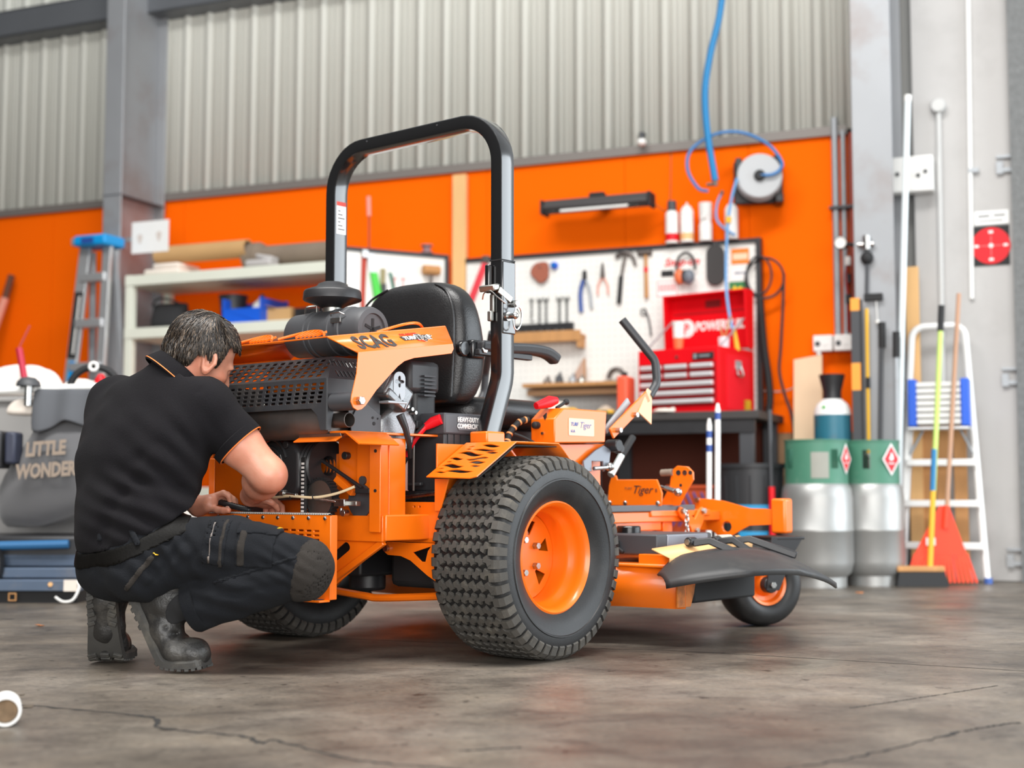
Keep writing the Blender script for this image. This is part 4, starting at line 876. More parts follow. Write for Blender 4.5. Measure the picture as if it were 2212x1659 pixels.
for y0,y1,x1 in ((0.575,0.66,0.90),(0.73,0.78,0.86),(0.82,0.92,0.93)):
    MB().sweep([(0.742,y0,0.330),(0.79,y0+(y1-y0)*0.3,0.338),(x1,y1,0.284)],[(-0.012,-0.010),(-0.012,0.010),(0.012,0.008),(0.012,-0.008)],(0,0,1)).build('chute_rib','black_satin',ch,bevel=0.004)
    MB().cyl((0.735,y0-0.018,0.334),(0.735,y0+0.02,0.334),0.016,n=14).build('hinge_knuckle','black_satin',ch,bevel=0.003)
    MB().hexn((0.735,y0-0.024,0.334),(0.735,y0-0.018,0.334),0.010).build('hinge_bolt','zinc',ch)
spp = [(0.735+0.013*math.cos(a*14),0.745+0.075*a/(2*PI),0.338+0.013*math.sin(a*14)) for a in np.linspace(0,2*PI,140)]
MB().tube(spp,0.0028,5).build('torsion_spring',mat('old_spring',(0.45,0.42,0.36),0.5,0.6),ch)
MB().prism([(0.86+0.045*math.cos(t)*(1+0.2*math.cos(5*t)),0.80+0.03*math.sin(t)) for t in np.linspace(0,2*PI,24,endpoint=False)],Matrix.Translation((0.05,0.0,0.2755)),0.002).build('red_mark',mat('red_mark',(0.6,0.03,0.02),0.5),ch)
# ================================================================== the mechanic: distance fields meshed with surface nets
class Field:
    def __init__(s, lo, hi, h):
        s.lo = np.array(lo, float); s.h = h; s.n = np.ceil((np.array(hi)-s.lo)/h).astype(int)+1
        s.f = np.full(s.n, 0.5, np.float32)
    def pts(s, sl):
        g = [s.lo[i] + s.h*np.arange(sl[i].start, sl[i].stop, dtype=np.float32) for i in range(3)]
        return np.meshgrid(*g, indexing='ij', sparse=True)
    def block(s, lo, hi):
        a = np.clip(np.floor((np.array(lo)-s.lo)/s.h).astype(int), 0, s.n); b = np.clip(np.ceil((np.array(hi)-s.lo)/s.h).astype(int)+1, 0, s.n)
        return tuple(slice(int(x), int(max(x, y))) for x, y in zip(a, b))
    def smin(s, sl, d, k):
        a = s.f[sl]
        if a.size == 0: return
        if k <= 0: s.f[sl] = np.minimum(a, d); return
        h = np.clip(0.5+0.5*(a-d)/k, 0, 1); s.f[sl] = a*(1-h)+d*h - k*h*(1-h)
    def cone_d(s, sl, a, b, ra, rb):
        X, Y, Z = s.pts(sl); a = np.array(a, float); b = np.array(b, float); ba = b-a; L2 = float(ba@ba)+1e-12
        t = np.clip(((X-a[0])*ba[0]+(Y-a[1])*ba[1]+(Z-a[2])*ba[2])/L2, 0, 1)
        return np.sqrt((X-a[0]-t*ba[0])**2+(Y-a[1]-t*ba[1])**2+(Z-a[2]-t*ba[2])**2) - (ra+(rb-ra)*t)
    def cone(s, a, b, ra, rb=None, k=0.02, cut=None):
        rb = ra if rb is None else rb; m = max(ra, rb)+k+0.03
        sl = s.block(np.minimum(a, b)-m, np.maximum(a, b)+m); d = s.cone_d(sl, a, b, ra, rb)
        if cut is not None:
            X, Y, Z = s.pts(sl)
            for (o, n) in cut:
                n = np.array(n, float); n /= np.linalg.norm(n); d = np.maximum(d, (X-o[0])*n[0]+(Y-o[1])*n[1]+(Z-o[2])*n[2])
        s.smin(sl, d, k); return s
    def chain(s, pts, rs, k=0.02):
        for i in range(len(pts)-1): s.cone(pts[i], pts[i+1], rs[i], rs[i+1], k)
        return s
    def ell_d(s, sl, c, r, ax):
        X, Y, Z = s.pts(sl); q = []
        for i in range(3): q.append(((X-c[0])*ax[i][0]+(Y-c[1])*ax[i][1]+(Z-c[2])*ax[i][2])/r[i])
        k0 = np.sqrt(q[0]**2+q[1]**2+q[2]**2); k1 = np.sqrt((q[0]/r[0])**2+(q[1]/r[1])**2+(q[2]/r[2])**2)+1e-9
        return k0*(k0-1.0)/k1
    def ell(s, c, r, ax, k=0.03, sub=False):
        m = max(r)+k+0.03; sl = s.block(np.array(c)-m, np.array(c)+m); d = s.ell_d(sl, c, r, ax)
        if sub:
            a = s.f[sl]; h = np.clip(0.5-0.5*(a+d)/max(k,1e-6), 0, 1); s.f[sl] = a*(1-h)-d*h + k*h*(1-h)
        else: s.smin(sl, d, k)
        return s
    def dent(s, a, b, r, amt, k=0.01):        # carve a soft groove (amt > 0) or raise a ridge (amt < 0)
        m = r*3; sl = s.block(np.minimum(a, b)-m, np.maximum(a, b)+m)
        d = s.cone_d(sl, a, b, 0, 0); s.f[sl] = s.f[sl] + amt*np.exp(-(d/r)**2); return s
    def wave(s, c, rad, dirn, wl, amp, ph=0.0):
        m = rad*2.2; sl = s.block(np.array(c)-m, np.array(c)+m); X, Y, Z = s.pts(sl); n = np.array(dirn, float); n /= np.linalg.norm(n)
        u = (X-c[0])*n[0]+(Y-c[1])*n[1]+(Z-c[2])*n[2]; r2 = (X-c[0])**2+(Y-c[1])**2+(Z-c[2])**2
        s.f[sl] = s.f[sl] + (amp*np.sin(2*PI*u/wl+ph)*np.exp(-r2/rad**2)).astype(np.float32); return s
    def ripple(s, amp, wl, seed=0, n=7):
        rnd = np.random.RandomState(seed); X, Y, Z = s.pts((slice(0,s.n[0]),slice(0,s.n[1]),slice(0,s.n[2]))); tot = 0
        for _ in range(n):
            d = rnd.randn(3); d /= np.linalg.norm(d); w = wl*(0.6+0.8*rnd.rand())
            tot = tot + np.sin(2*PI*(X*d[0]+Y*d[1]+Z*d[2])/w + rnd.rand()*6.28)
        s.f = s.f + (amp*tot/math.sqrt(n)).astype(np.float32); return s
    def like(s, off=0.0):
        o = Field.__new__(Field); o.lo = s.lo; o.h = s.h; o.n = s.n; o.f = s.f - off; return o
    def half(s, o, n):                        # keep the side that n points away from
        n = np.array(n, float); n /= np.linalg.norm(n); X, Y, Z = s.pts((slice(0,s.n[0]),slice(0,s.n[1]),slice(0,s.n[2])))
        s.f = np.maximum(s.f, ((X-o[0])*n[0]+(Y-o[1])*n[1]+(Z-o[2])*n[2]).astype(np.float32)); return s
    def obox(s, c, half_, ax, r=0.003):       # intersect with an oriented box
        X, Y, Z = s.pts((slice(0,s.n[0]),slice(0,s.n[1]),slice(0,s.n[2]))); d = None
        for i in range(3):
            q = np.abs((X-c[0])*ax[i][0]+(Y-c[1])*ax[i][1]+(Z-c[2])*ax[i][2])-half_[i]; d = q if d is None else np.maximum(d, q)
        s.f = np.maximum(s.f, d.astype(np.float32)); return s
    def inside(s, c, r, ax):                  # intersect with an ellipsoid
        s.f = np.maximum(s.f, s.ell_d((slice(0,s.n[0]),slice(0,s.n[1]),slice(0,s.n[2])), c, r, ax).astype(np.float32)); return s
    def mesh(s, name):
        f = s.f; ins = f < 0; h = s.h
        nx, ny, nz = f.shape; cnt = np.zeros((nx-1,ny-1,nz-1), np.uint8); pos = np.zeros((nx-1,ny-1,nz-1,3), np.float32)
        cor = [(i,j,k) for i in (0,1) for j in (0,1) for k in (0,1)]
        for a in cor:
            for ax in range(3):
                if a[ax] == 0:
                    b = list(a); b[ax] = 1
                    fa = f[a[0]:nx-1+a[0], a[1]:ny-1+a[1], a[2]:nz-1+a[2]]; fb = f[b[0]:nx-1+b[0], b[1]:ny-1+b[1], b[2]:nz-1+b[2]]
                    cr = (fa < 0) != (fb < 0); idx = np.nonzero(cr); va = fa[idx]; vb = fb[idx]; t = va/(va-vb)
                    p = np.tile(np.array(a, np.float32), (len(t),1)); p[:,ax] += t
                    pos[idx] += p; cnt[idx] += 1
        cells = np.nonzero(cnt); vid = np.full(cnt.shape, -1, np.int64); vid[cells] = np.arange(len(cells[0]))
        V = np.stack(cells, 1) + pos[cells]/cnt[cells][:,None]; V = s.lo + V*h
        Q = []
        for ax in range(3):
            u, v = [(1,2),(2,0),(0,1)][ax]
            sa = [slice(1,-1)]*3; sb = [slice(1,-1)]*3; sa[ax] = slice(0,-1); sb[ax] = slice(1,None)
            A = ins[tuple(sa)]; B = ins[tuple(sb)]; 
            for flip in (False, True):
                m = (A & ~B) if not flip else (~A & B); idx = np.array(np.nonzero(m)).T
                if len(idx) == 0: continue
                idx = idx.copy(); 
                for q in range(3):
                    if q != ax: idx[:,q] += 1
                def g(du, dv):
                    c = idx.copy(); c[:,u] -= du; c[:,v] -= dv; return vid[c[:,0],c[:,1],c[:,2]]
                quad = np.stack([g(1,1),g(0,1),g(0,0),g(1,0)],1)
                if flip: quad = quad[:,::-1]
                Q.append(quad)
        Q = np.concatenate(Q); Q = Q[(Q >= 0).all(1)]
        me = bpy.data.meshes.new(name); me.vertices.add(len(V)); me.vertices.foreach_set('co', V.astype(np.float32).ravel())
        me.loops.add(len(Q)*4); me.loops.foreach_set('vertex_index', Q.astype(np.int32).ravel()); me.polygons.add(len(Q))
        me.polygons.foreach_set('loop_start', np.arange(0,len(Q)*4,4,dtype=np.int32)); me.update(calc_edges=True); me.validate()
        return me

PB = Vector((-1.05, 4.0, 0.0))
person = empty('person', PB); tag(person, 'squatting mechanic in black polo shirt and work trousers reaching into the mower', 'person')
def PP(name, fld, m, parent=None, smooth_it=1, deci=0):
    me = fld.mesh(name) if isinstance(fld, Field) else fld
    me.transform(Matrix.Translation(-PB))
    o = link(name, me, m, person if parent is None else parent, smooth=180)
    if smooth_it:
        md = o.modifiers.new('soft','SMOOTH'); md.factor = 0.5; md.iterations = smooth_it
    return o
npv = lambda v: np.array(v, float)
def unit(v): v = npv(v); return v/np.linalg.norm(v)
UPv = npv((0,0,1))
FT = unit((0.62,0.78,0)); RT = unit((0.78,-0.62,0)); AXT = (RT, FT, UPv)          # trunk facing
# joints (world metres)
RSH = npv((-0.882,3.985,0.735)); LSH = npv((-1.20,4.225,0.755)); REL = npv((-0.700,3.99,0.548)); RWR = npv((-0.786,4.205,0.485)); LEL = npv((-1.10,4.40,0.53)); LWR = npv((-0.965,4.285,0.452))
NCK = npv((-0.992,4.025,0.822)); HD = npv((-0.905,4.06,0.905))
RHP = npv((-1.00,3.925,0.325)); RKN = npv((-0.575,3.865,0.300)); LHP = npv((-1.14,4.06,0.32)); LKN = npv((-1.01,4.45,0.34))
RAN = npv((-0.905,3.90,0.190)); LAN = npv((-1.155,4.045,0.19))
fh = unit((0.66,0.60,-0.45)); uh = npv((0.42,0.02,0.91)); uh = unit(uh-fh*(uh@fh)); rh = np.cross(fh, uh); AXH = (rh, fh, uh)
def hp(r, f, u): return HD + rh*r + fh*f + uh*u

# ---- skin
SK = bpy.data.materials.new('skin'); SK.use_nodes = True; MATS['skin'] = SK
def skin_nodes():
    nt = SK.node_tree; b = nt.nodes['Principled BSDF']; tc = nt.nodes.new('ShaderNodeTexCoord')
    n = nt.nodes.new('ShaderNodeTexNoise'); n.inputs['Scale'].default_value = 9; n.inputs['Detail'].default_value = 6; nt.links.new(tc.outputs['Object'], n.inputs['Vector'])
    r = nt.nodes.new('ShaderNodeValToRGB'); r.color_ramp.elements[0].color = (0.56,0.20,0.12,1); r.color_ramp.elements[1].color = (0.72,0.36,0.25,1); r.color_ramp.elements[0].position = 0.3; r.color_ramp.elements[1].position = 0.7
    nt.links.new(n.outputs['Fac'], r.inputs['Fac']); nt.links.new(r.outputs['Color'], b.inputs['Base Color'])
    b.inputs['Roughness'].default_value = 0.42; b.inputs['Subsurface Weight'].default_value = 0.15; b.inputs['Subsurface Radius'].default_value = (0.012,0.004,0.002); b.inputs['Subsurface Scale'].default_value = 1.0
    n2 = nt.nodes.new('ShaderNodeTexNoise'); n2.inputs['Scale'].default_value = 260; nt.links.new(tc.outputs['Object'], n2.inputs['Vector'])
    bp = nt.nodes.new('ShaderNodeBump'); bp.inputs['Strength'].default_value = 0.15; bp.inputs['Distance'].default_value = 0.002; nt.links.new(n2.outputs['Fac'], bp.inputs['Height']); nt.links.new(bp.outputs['Normal'], b.inputs['Normal'])
skin_nodes()
sk = Field((-1.36,3.78,0.02),(-0.46,4.56,1.07),0.0045)
def head_shape(F):
    F.ell(hp(0,-0.012,0.018),(0.077,0.098,0.086),AXH,0.02)            # cranium
    F.ell(hp(0,0.045,-0.05),(0.058,0.055,0.070),AXH,0.03)             # face
    F.cone(hp(-0.04,-0.005,-0.075),hp(0,0.062,-0.112),0.022,0.022,0.03); F.cone(hp(0.04,-0.005,-0.075),hp(0,0.062,-0.112),0.022,0.022,0.03)  # jaw
    F.ell(hp(0,0.082,0.0),(0.05,0.014,0.012),AXH,0.02)                # brow
    F.cone(hp(0,0.092,-0.012),hp(0,0.112,-0.048),0.009,0.014,0.014)   # nose
    F.ell(hp(0.016,0.098,-0.052),(0.009,0.010,0.008),AXH,0.008); F.ell(hp(-0.016,0.098,-0.052),(0.009,0.010,0.008),AXH,0.008)
    for s_ in (1,-1):
        F.ell(hp(s_*0.030,0.086,-0.014),(0.016,0.012,0.010),AXH,0.012,sub=True)
        F.ell(hp(s_*0.030,0.079,-0.014),(0.0125,0.0125,0.0125),AXH,0.003)   # eyeball
        F.ell(hp(s_*0.045,0.062,-0.040),(0.020,0.022,0.016),AXH,0.02)      # cheek
    F.ell(hp(0,0.092,-0.078),(0.022,0.010,0.006),AXH,0.008); F.ell(hp(0,0.090,-0.089),(0.020,0.010,0.007),AXH,0.008)
    F.dent(hp(-0.02,0.100,-0.083),hp(0.02,0.100,-0.083),0.004,0.004)
    F.ell(hp(0,0.080,-0.112),(0.020,0.016,0.014),AXH,0.015)
head_shape(sk)
# ears: flat rim with a bowl
for s_ in (1,-1):
    ea = unit(rh*s_*0.8 - fh*0.55); eu = unit(uh - fh*0.25); eu = unit(eu-ea*(eu@ea)); ef = np.cross(eu, ea)
    ec = hp(s_*0.078,-0.004,-0.022)
    sk.ell(ec,(0.012,0.019,0.033),(ea,ef,eu),0.006)
    rim = [ec+ea*0.008+ef*0.018*math.cos(t)*(1 if math.sin(t)>0 else 0.6)+eu*0.031*math.sin(t) for t in np.linspace(-0.9,4.2,12)]
    for a,b_ in zip(rim,rim[1:]): sk.cone(a,b_,0.0055,0.0055,0.006)
    sk.ell(ec+ea*0.012,(0.010,0.010,0.017),(ea,ef,eu),0.006,sub=True)
    sk.ell(ec-eu*0.030+ea*0.004,(0.007,0.009,0.010),(ea,ef,eu),0.008)
# neck, trunk and limbs inside the clothes
sk.cone(NCK-npv((0.02,0.02,0.05)), hp(0,-0.040,-0.065), 0.066, 0.060, 0.03); sk.cone(NCK+FT*0.03, hp(0,0.01,-0.08),0.05,0.04,0.03)
sk.dent(NCK+RT*0.066-FT*0.01+UPv*0.01, hp(0.055,-0.03,-0.075),0.008,0.003)
TR = [((-1.085,3.995,0.34),(0.150,0.115,0.10)),((-1.080,4.0,0.45),(0.145,0.105,0.12)),((-1.068,4.025,0.58),(0.155,0.105,0.13)),((-1.052,4.06,0.70),(0.165,0.10,0.12))]
for c,r in TR: sk.ell(c,r,AXT,0.04)
sk.cone(LSH,RSH,0.05,0.05,0.03)
sk.cone(RSH,RSH*0.45+REL*0.55,0.054,0.062,0.02); sk.cone(RSH*0.45+REL*0.55,REL,0.062,0.050,0.02)
sk.ell(REL+npv((0.012,-0.005,-0.012)),(0.040,0.040,0.040),AXT,0.02)
RM = REL*0.62+RWR*0.38+npv((0,0,0.004)); sk.cone(REL,RM,0.050,0.053,0.02); sk.cone(RM,RWR,0.053,0.031,0.02)
sk.cone(LSH,LEL,0.05,0.044,0.02); sk.cone(LEL,LWR,0.045,0.028,0.02)
sk.cone(RHP,RKN,0.07,0.05,0.03); sk.cone(LHP,LKN,0.07,0.05,0.03); sk.cone(RKN,RAN,0.05,0.035,0.03); sk.cone(LKN,LAN,0.05,0.035,0.03)
# right hand reaching over the plate, fingers curled down into the belt bay
RK = npv((-0.752,4.275,0.470)); sk.cone(RWR,RK,0.030,0.026,0.015); pd = unit(RK-RWR); px_ = unit(np.cross(pd, UPv)); pu = np.cross(px_, pd)
for off in (-0.012,0.014): sk.cone(RWR+px_*off*0.8,RK+px_*off*1.6,0.022,0.019,0.012)
def finger(root, d1, d2, d3, L, r):
    a = root; b_ = a+unit(d1)*L*0.46; c = b_+unit(d2)*L*0.31; d = c+unit(d3)*L*0.24
    sk.cone(a,b_,r,r*0.95,0.004); sk.cone(b_,c,r*0.97,r*0.9,0.004); sk.cone(c,d,r*0.9,r*0.78,0.004)
for i, (o, L) in enumerate(((0.030,0.072),(0.010,0.080),(-0.010,0.076),(-0.029,0.060))):
    finger(RK+px_*o+pd*0.010, pd*0.9-pu*0.35, pd*0.35-pu*0.9, -pd*0.2-pu*0.95, L, 0.0092)
finger(RWR+px_*0.026+pd*0.02-pu*0.008, px_*0.8+pd*0.6-pu*0.2, pd*0.9+px_*0.1-pu*0.3, pd*0.8-pu*0.5, 0.066, 0.0105)
# left hand resting on the cover's edge, thumb along it, fingers around the conduit
LK = npv((-0.925,4.262,0.462)); sk.cone(LWR,LK,0.028,0.025,0.014); ld = unit(npv((0.80,-0.60,0.02)));
for off in (-0.014,0.014): sk.cone(LWR+UPv*off*0.5,LK+npv((0.3,0.5,0))*off+UPv*off*0.6,0.021,0.018,0.012)
finger(LK+npv((0.0,-0.004,-0.012)), npv((0.80,-0.52,-0.22)), npv((0.82,-0.55,-0.06)), npv((0.85,-0.52,0.02)), 0.082, 0.0115)      # thumb
for i,(o,L,dz) in enumerate(((0.0,0.070,0.010),(0.016,0.074,0.004),(0.030,0.070,-0.002),(0.042,0.058,-0.010))):
    finger(LK+npv((0.012+o*0.5,0.006+o*0.75,0.012+dz)), npv((0.85,-0.15,0.28)), npv((0.75,-0.05,-0.55)), npv((0.2,0.05,-0.95)), L, 0.0092)
body = PP('body', sk, 'skin', smooth_it=1)
nl = MB().ell(npv((-0.862,4.222,0.449))-npv(PB),(0.009,0.003,0.005),10,6,Matrix.Rotation(-0.55,3,'Z')); nl.build('thumbnail',mat('nail',(0.45,0.24,0.18),0.3),body)

# ---- hair
hl = Field(HD-0.15,HD+0.15,0.003)
hl.ell(hp(0,-0.012,0.018),(0.077,0.098,0.086),AXH,0.02); hl.ell(hp(0,-0.055,-0.035),(0.062,0.045,0.05),AXH,0.03); hl.f -= 0.010
hl.wave(HD,0.2,rh*0.7+fh*0.3,0.030,0.0010); hl.ripple(0.0006,0.03,5)
# hair line: keep above a plane sloping from brow to nape
G = hl.pts((slice(0,hl.n[0]),slice(0,hl.n[1]),slice(0,hl.n[2])))
rel = lambda v: (G[0]-HD[0])*v[0]+(G[1]-HD[1])*v[1]+(G[2]-HD[2])*v[2]
rf, ru, rr_ = rel(fh), rel(uh), rel(rh)
line = np.where(rf > 0.030, 0.052-0.0*rf, np.where(rf > -0.002, -0.020, np.where(rf > -0.045, -0.012, -0.092)))   # brow, sideburn, around the ear, nape
line = line + 0.006*np.sin(rf*190)+0.004*np.sin(rr_*230)
hl.f = np.maximum(hl.f, (line-ru).astype(np.float32)*0.7); hl.f = np.maximum(hl.f, (rf-0.086+0.3*np.maximum(0,0.06-ru)).astype(np.float32))
HM = bpy.data.materials.new('hair'); HM.use_nodes = True; MATS['hair'] = HM
def hair_nodes():
    nt = HM.node_tree; b = nt.nodes['Principled BSDF']; tc = nt.nodes.new('ShaderNodeTexCoord')
    n = nt.nodes.new('ShaderNodeTexNoise'); n.inputs['Scale'].default_value = 70; n.inputs['Detail'].default_value = 5; nt.links.new(tc.outputs['Object'], n.inputs['Vector'])
    r = nt.nodes.new('ShaderNodeValToRGB'); r.color_ramp.elements[0].color = (0.010,0.007,0.005,1); r.color_ramp.elements[0].position = 0.38; r.color_ramp.elements[1].color = (0.045,0.033,0.024,1); r.color_ramp.elements[1].position = 0.72
    nt.links.new(n.outputs['Fac'], r.inputs['Fac']); nt.links.new(r.outputs['Color'], b.inputs['Base Color']); b.inputs['Roughness'].default_value = 0.5
hair_nodes()
hair = PP('hair', hl, 'hair', smooth_it=0)
# locks combed away from the crown
HF = hl.f
rnd = np.random.RandomState(3); stm = [MB(),MB(),MB()]; crown_d = unit(uh*0.92+rh*0.30-fh*0.20); tries = 0; made = 0
rad3 = npv((0.088,0.109,0.097)); cc = hp(0,-0.012,0.018)
while made < 3400 and tries < 16000:
    tries += 1; d = unit(rnd.randn(3)); lr = npv((d@rh,d@fh,d@uh))
    if d@crown_d > 0.985: continue
    pts_ = []; cur = d.copy(); swirl = 0.35+0.15*rnd.randn()
    for k in range(7):
        l = npv((cur@rh,cur@fh,cur@uh)); rad = 1.0/math.sqrt(((l/rad3)**2).sum()); p = cc+cur*(rad+0.0015*rnd.rand()+0.006*(k/6)*(rnd.rand()))
        for _ in range(14):
            gi = np.round((p-hl.lo)/hl.h).astype(int)
            if (gi < 0).any() or (gi >= hl.n).any() or HF[tuple(gi)] > -0.0006: break
            p = p + cur*0.003
        pts_.append(p); tg = cur*(cur@crown_d)-crown_d; tg = tg/(np.linalg.norm(tg)+1e-6); tg = unit(tg+np.cross(cur,tg)*swirl+rnd.randn(3)*0.05); cur = unit(cur+tg*(0.075+0.02*rnd.rand()))
    q = pts_[-1]-HD; f_,u_ = q@fh, q@uh; q0 = pts_[0]-HD; f0,u0 = q0@fh, q0@uh
    lim = lambda f: 0.056 if f > 0.030 else (-0.014 if f > -0.002 else (-0.010 if f > -0.045 else -0.092))
    if u0 < lim(f0) or u_ < lim(f_)-0.014 or f0 > 0.082 or f_ > 0.094: continue
    stm[0 if made%8 < 5 else (1 if made%8 < 7 else 2)].tube([Vector(p)-PB for p in pts_],[0.0010,0.0014,0.0015,0.0014,0.0012,0.0009,0.0003],3,caps=False); made += 1
mat('hair_dark',(0.013,0.009,0.0065),0.45); mat('hair_mid',(0.055,0.038,0.026),0.45); mat('hair_light',(0.17,0.125,0.09),0.45)
for k_,m_ in enumerate(('hair_dark','hair_mid','hair_light')): stuff(stm[k_].build('hair_strands',m_,hair,smooth=60))

# ---- polo shirt
def cloth(name, col, var=0.2, bump=0.35):
    return mat(name, col, 0.85, 0, var=var, vscale=7, bump=bump, bscale=420, sheen=0.02, spec=0.1)
cloth('polo', (0.0078,0.0070,0.0085))
sh = Field((-1.42,3.74,0.22),(-0.70,4.50,0.93),0.006)
for c,r in (((-1.080,3.985,0.355),(0.182,0.146,0.12)),((-1.078,3.998,0.45),(0.202,0.152,0.13)),((-1.066,4.02,0.58),(0.212,0.150,0.14)),((-1.045,4.05,0.68),(0.222,0.146,0.13)),((-1.035,4.065,0.775),(0.185,0.112,0.075))): sh.ell(c,r,AXT,0.05)
sh.cone(LSH,RSH,0.074,0.074,0.05); sh.cone(LSH*0.5+RSH*0.5+FT*0.02,NCK,0.085,0.075,0.05)
sh.cone(LSH,(-1.16,4.09,0.58),0.085,0.11,0.06); sh.cone(RSH+npv((-0.02,0,0)),(-0.985,3.955,0.60),0.08,0.085,0.05)
CUF = RSH*0.40+REL*0.60+npv((0.012,0,0.0)); sh.cone(RSH,CUF,0.080,0.070,0.03); SE = RSH*0.45+REL*0.55; SD = unit(REL-RSH)
sh.cone(LSH,LSH*0.45+LEL*0.55,0.080,0.070,0.03)
sh.ripple(0.0016,0.11,2)
# drag folds from the right armpit down across the back
sh.wave((-0.985,3.925,0.535),0.13,(0.62,0.1,0.78),0.060,0.0065,0.4); sh.wave((-1.05,3.88,0.43),0.12,(0.35,0,0.93),0.050,0.0060,1.0); sh.wave((-0.93,3.96,0.63),0.08,(0.75,0.1,0.55),0.045,0.0050)
for a,b_,r,am in (((-0.93,3.90,0.665),(-1.02,3.86,0.60),0.016,0.010),((-0.945,3.90,0.61),(-1.06,3.86,0.50),0.017,0.011),((-0.95,3.90,0.56),(-1.09,3.86,0.43),0.016,0.010),((-0.955,3.90,0.50),(-1.05,3.87,0.40),0.014,0.009),((-0.965,3.90,0.45),(-1.10,3.85,0.375),0.013,0.008),((-0.94,3.93,0.70),(-0.96,3.93,0.62),0.014,0.008)):
    sh.dent(npv(a)+(npv(a)-npv(b_))*0.15,npv(b_)+(npv(b_)-npv(a))*0.35,r*1.35,am*0.8)
sh.dent((-0.872,3.905,0.80),(-0.93,3.90,0.67),0.006,0.004)          # sleeve seam
BC = npv((-1.088,3.995,0.398)); BN = unit(UPv-FT*0.57-RT*0.10)
sh.half(BC+BN*0.006,-BN)
# cut the right sleeve square at the cuff (only near the arm) and open the neck
G = sh.pts((slice(0,sh.n[0]),slice(0,sh.n[1]),slice(0,sh.n[2])))
ds = (G[0]-SE[0])*SD[0]+(G[1]-SE[1])*SD[1]+(G[2]-SE[2])*SD[2]
axd = np.sqrt(np.maximum(0,(G[0]-SE[0])**2+(G[1]-SE[1])**2+(G[2]-SE[2])**2-ds**2))
sh.f = np.where((axd < 0.13)&(G[0] > -0.90), np.maximum(sh.f, ds.astype(np.float32)), sh.f).astype(np.float32)
NA = unit(hp(0,-0.03,-0.06)-NCK)
dn = (G[0]-NCK[0])*NA[0]+(G[1]-NCK[1])*NA[1]+(G[2]-NCK[2])*NA[2]
an = np.sqrt(np.maximum(0,(G[0]-NCK[0])**2+(G[1]-NCK[1])**2+(G[2]-NCK[2])**2-dn**2))
sh.f = np.where(an < 0.10, np.maximum(sh.f, (dn-0.022).astype(np.float32)), sh.f).astype(np.float32)
polo = PP('polo_shirt', sh, 'polo', smooth_it=1)
# cuff hem and piping
hem = MB(); cx, cy, ca = frame_from(SD); ring = lambda r, o: [Vector(SE+SD*o)+cx*(r*math.cos(t))+cy*(r*math.sin(t))-PB for t in np.linspace(0,2*PI,40,endpoint=False)]
mat('piping_orange',(0.95,0.22,0.04),0.6)
sleeve_r = 0.0745
hem.loft([ring(sleeve_r-0.001,-0.022),ring(sleeve_r+0.003,-0.020),ring(sleeve_r+0.003,0.002),ring(sleeve_r-0.004,0.004)],caps=False).build('sleeve_hem','polo',polo,solid=0.002)
MB().tube(ring(sleeve_r+0.001,0.004),0.0022,6,closed=True).build('sleeve_piping','piping_orange',polo)
# collar: a folded band round the neck
colr = MB(); nx_, ny_, na_ = frame_from(NA); cen = NCK+NA*0.012
def cring(r, o, dr=0.0): return [Vector(cen+NA*o)+nx_*(r*math.cos(t))+ny_*(r*math.sin(t))-PB for t in np.linspace(0,2*PI,48,endpoint=False)]
colr.loft([cring(0.070,0.030),cring(0.074,0.034),cring(0.079,0.030),cring(0.090,0.008),cring(0.097,-0.010),cring(0.094,-0.013),cring(0.084,0.0)],caps=False).build('collar','polo',polo,smooth=60,solid=0.002)
MB().tube(cring(0.0962,-0.0085),0.0021,6,closed=True).build('collar_piping','piping_orange',polo)

# ---- trousers, belt, pockets, knee patch
cloth('trouser', (0.0105,0.0115,0.0140), 0.35); cloth('trouser_patch',(0.030,0.026,0.023),0.3); mat('leather',(0.0045,0.004,0.0035),0.55,0,spec=0.12,var=0.3,vscale=30,bump=0.1,bscale=150)
tr = Field((-1.34,3.72,0.05),(-0.44,4.60,0.52),0.0055)
tr.ell((-1.078,3.985,0.315),(0.166,0.132,0.115),AXT,0.04); tr.ell((-1.074,3.995,0.38),(0.166,0.132,0.10),AXT,0.04)
tr.ell((-1.03,3.895,0.275),(0.10,0.10,0.085),AXT,0.05); tr.ell((-1.135,3.99,0.275),(0.095,0.10,0.085),AXT,0.05)
TM_ = RHP*0.5+RKN*0.5+npv((0,0,0.022))
tr.cone(RHP,TM_,0.105,0.090,0.04); tr.cone(TM_,RKN,0.090,0.072,0.03)
KN2 = npv((-0.578,3.855,0.272)); CF = npv((-0.745,3.872,0.232)); CU = npv((-0.885,3.898,0.178)); CD = unit(CU-CF)
leg = tr.like(0.0); leg.f = np.full_like(tr.f,0.5); leg.cone(KN2,CF,0.066,0.076,0.014); leg.cone(CF,CU-CD*0.0,0.076,0.068,0.014); leg.half(CU,CD); hh = np.clip(0.5+0.5*(tr.f-leg.f)/0.014,0,1); tr.f = (tr.f*(1-hh)+leg.f*hh-0.014*hh*(1-hh)).astype(np.float32)
TRB = tr.f.copy(); tr.ell((-0.560,3.86,0.285),(0.05,0.066,0.075),AXT,0.03)
tr.cone(LHP,LKN,0.095,0.07,0.04); tr.cone(LKN,LAN+UPv*0.03,0.07,0.062,0.014)
tr.ripple(0.0018,0.09,4)
tr.wave((-0.93,3.86,0.33),0.10,(0.80,0,0.55),0.042,0.0045,0.3); tr.wave((-0.80,3.83,0.23),0.12,(0.25,0,0.95),0.048,0.0045,1.2); tr.wave((-0.62,3.82,0.30),0.07,(0.5,0,0.85),0.03,0.0035); tr.wave((-1.05,3.86,0.25),0.10,(0.6,0.2,0.75),0.05,0.004)
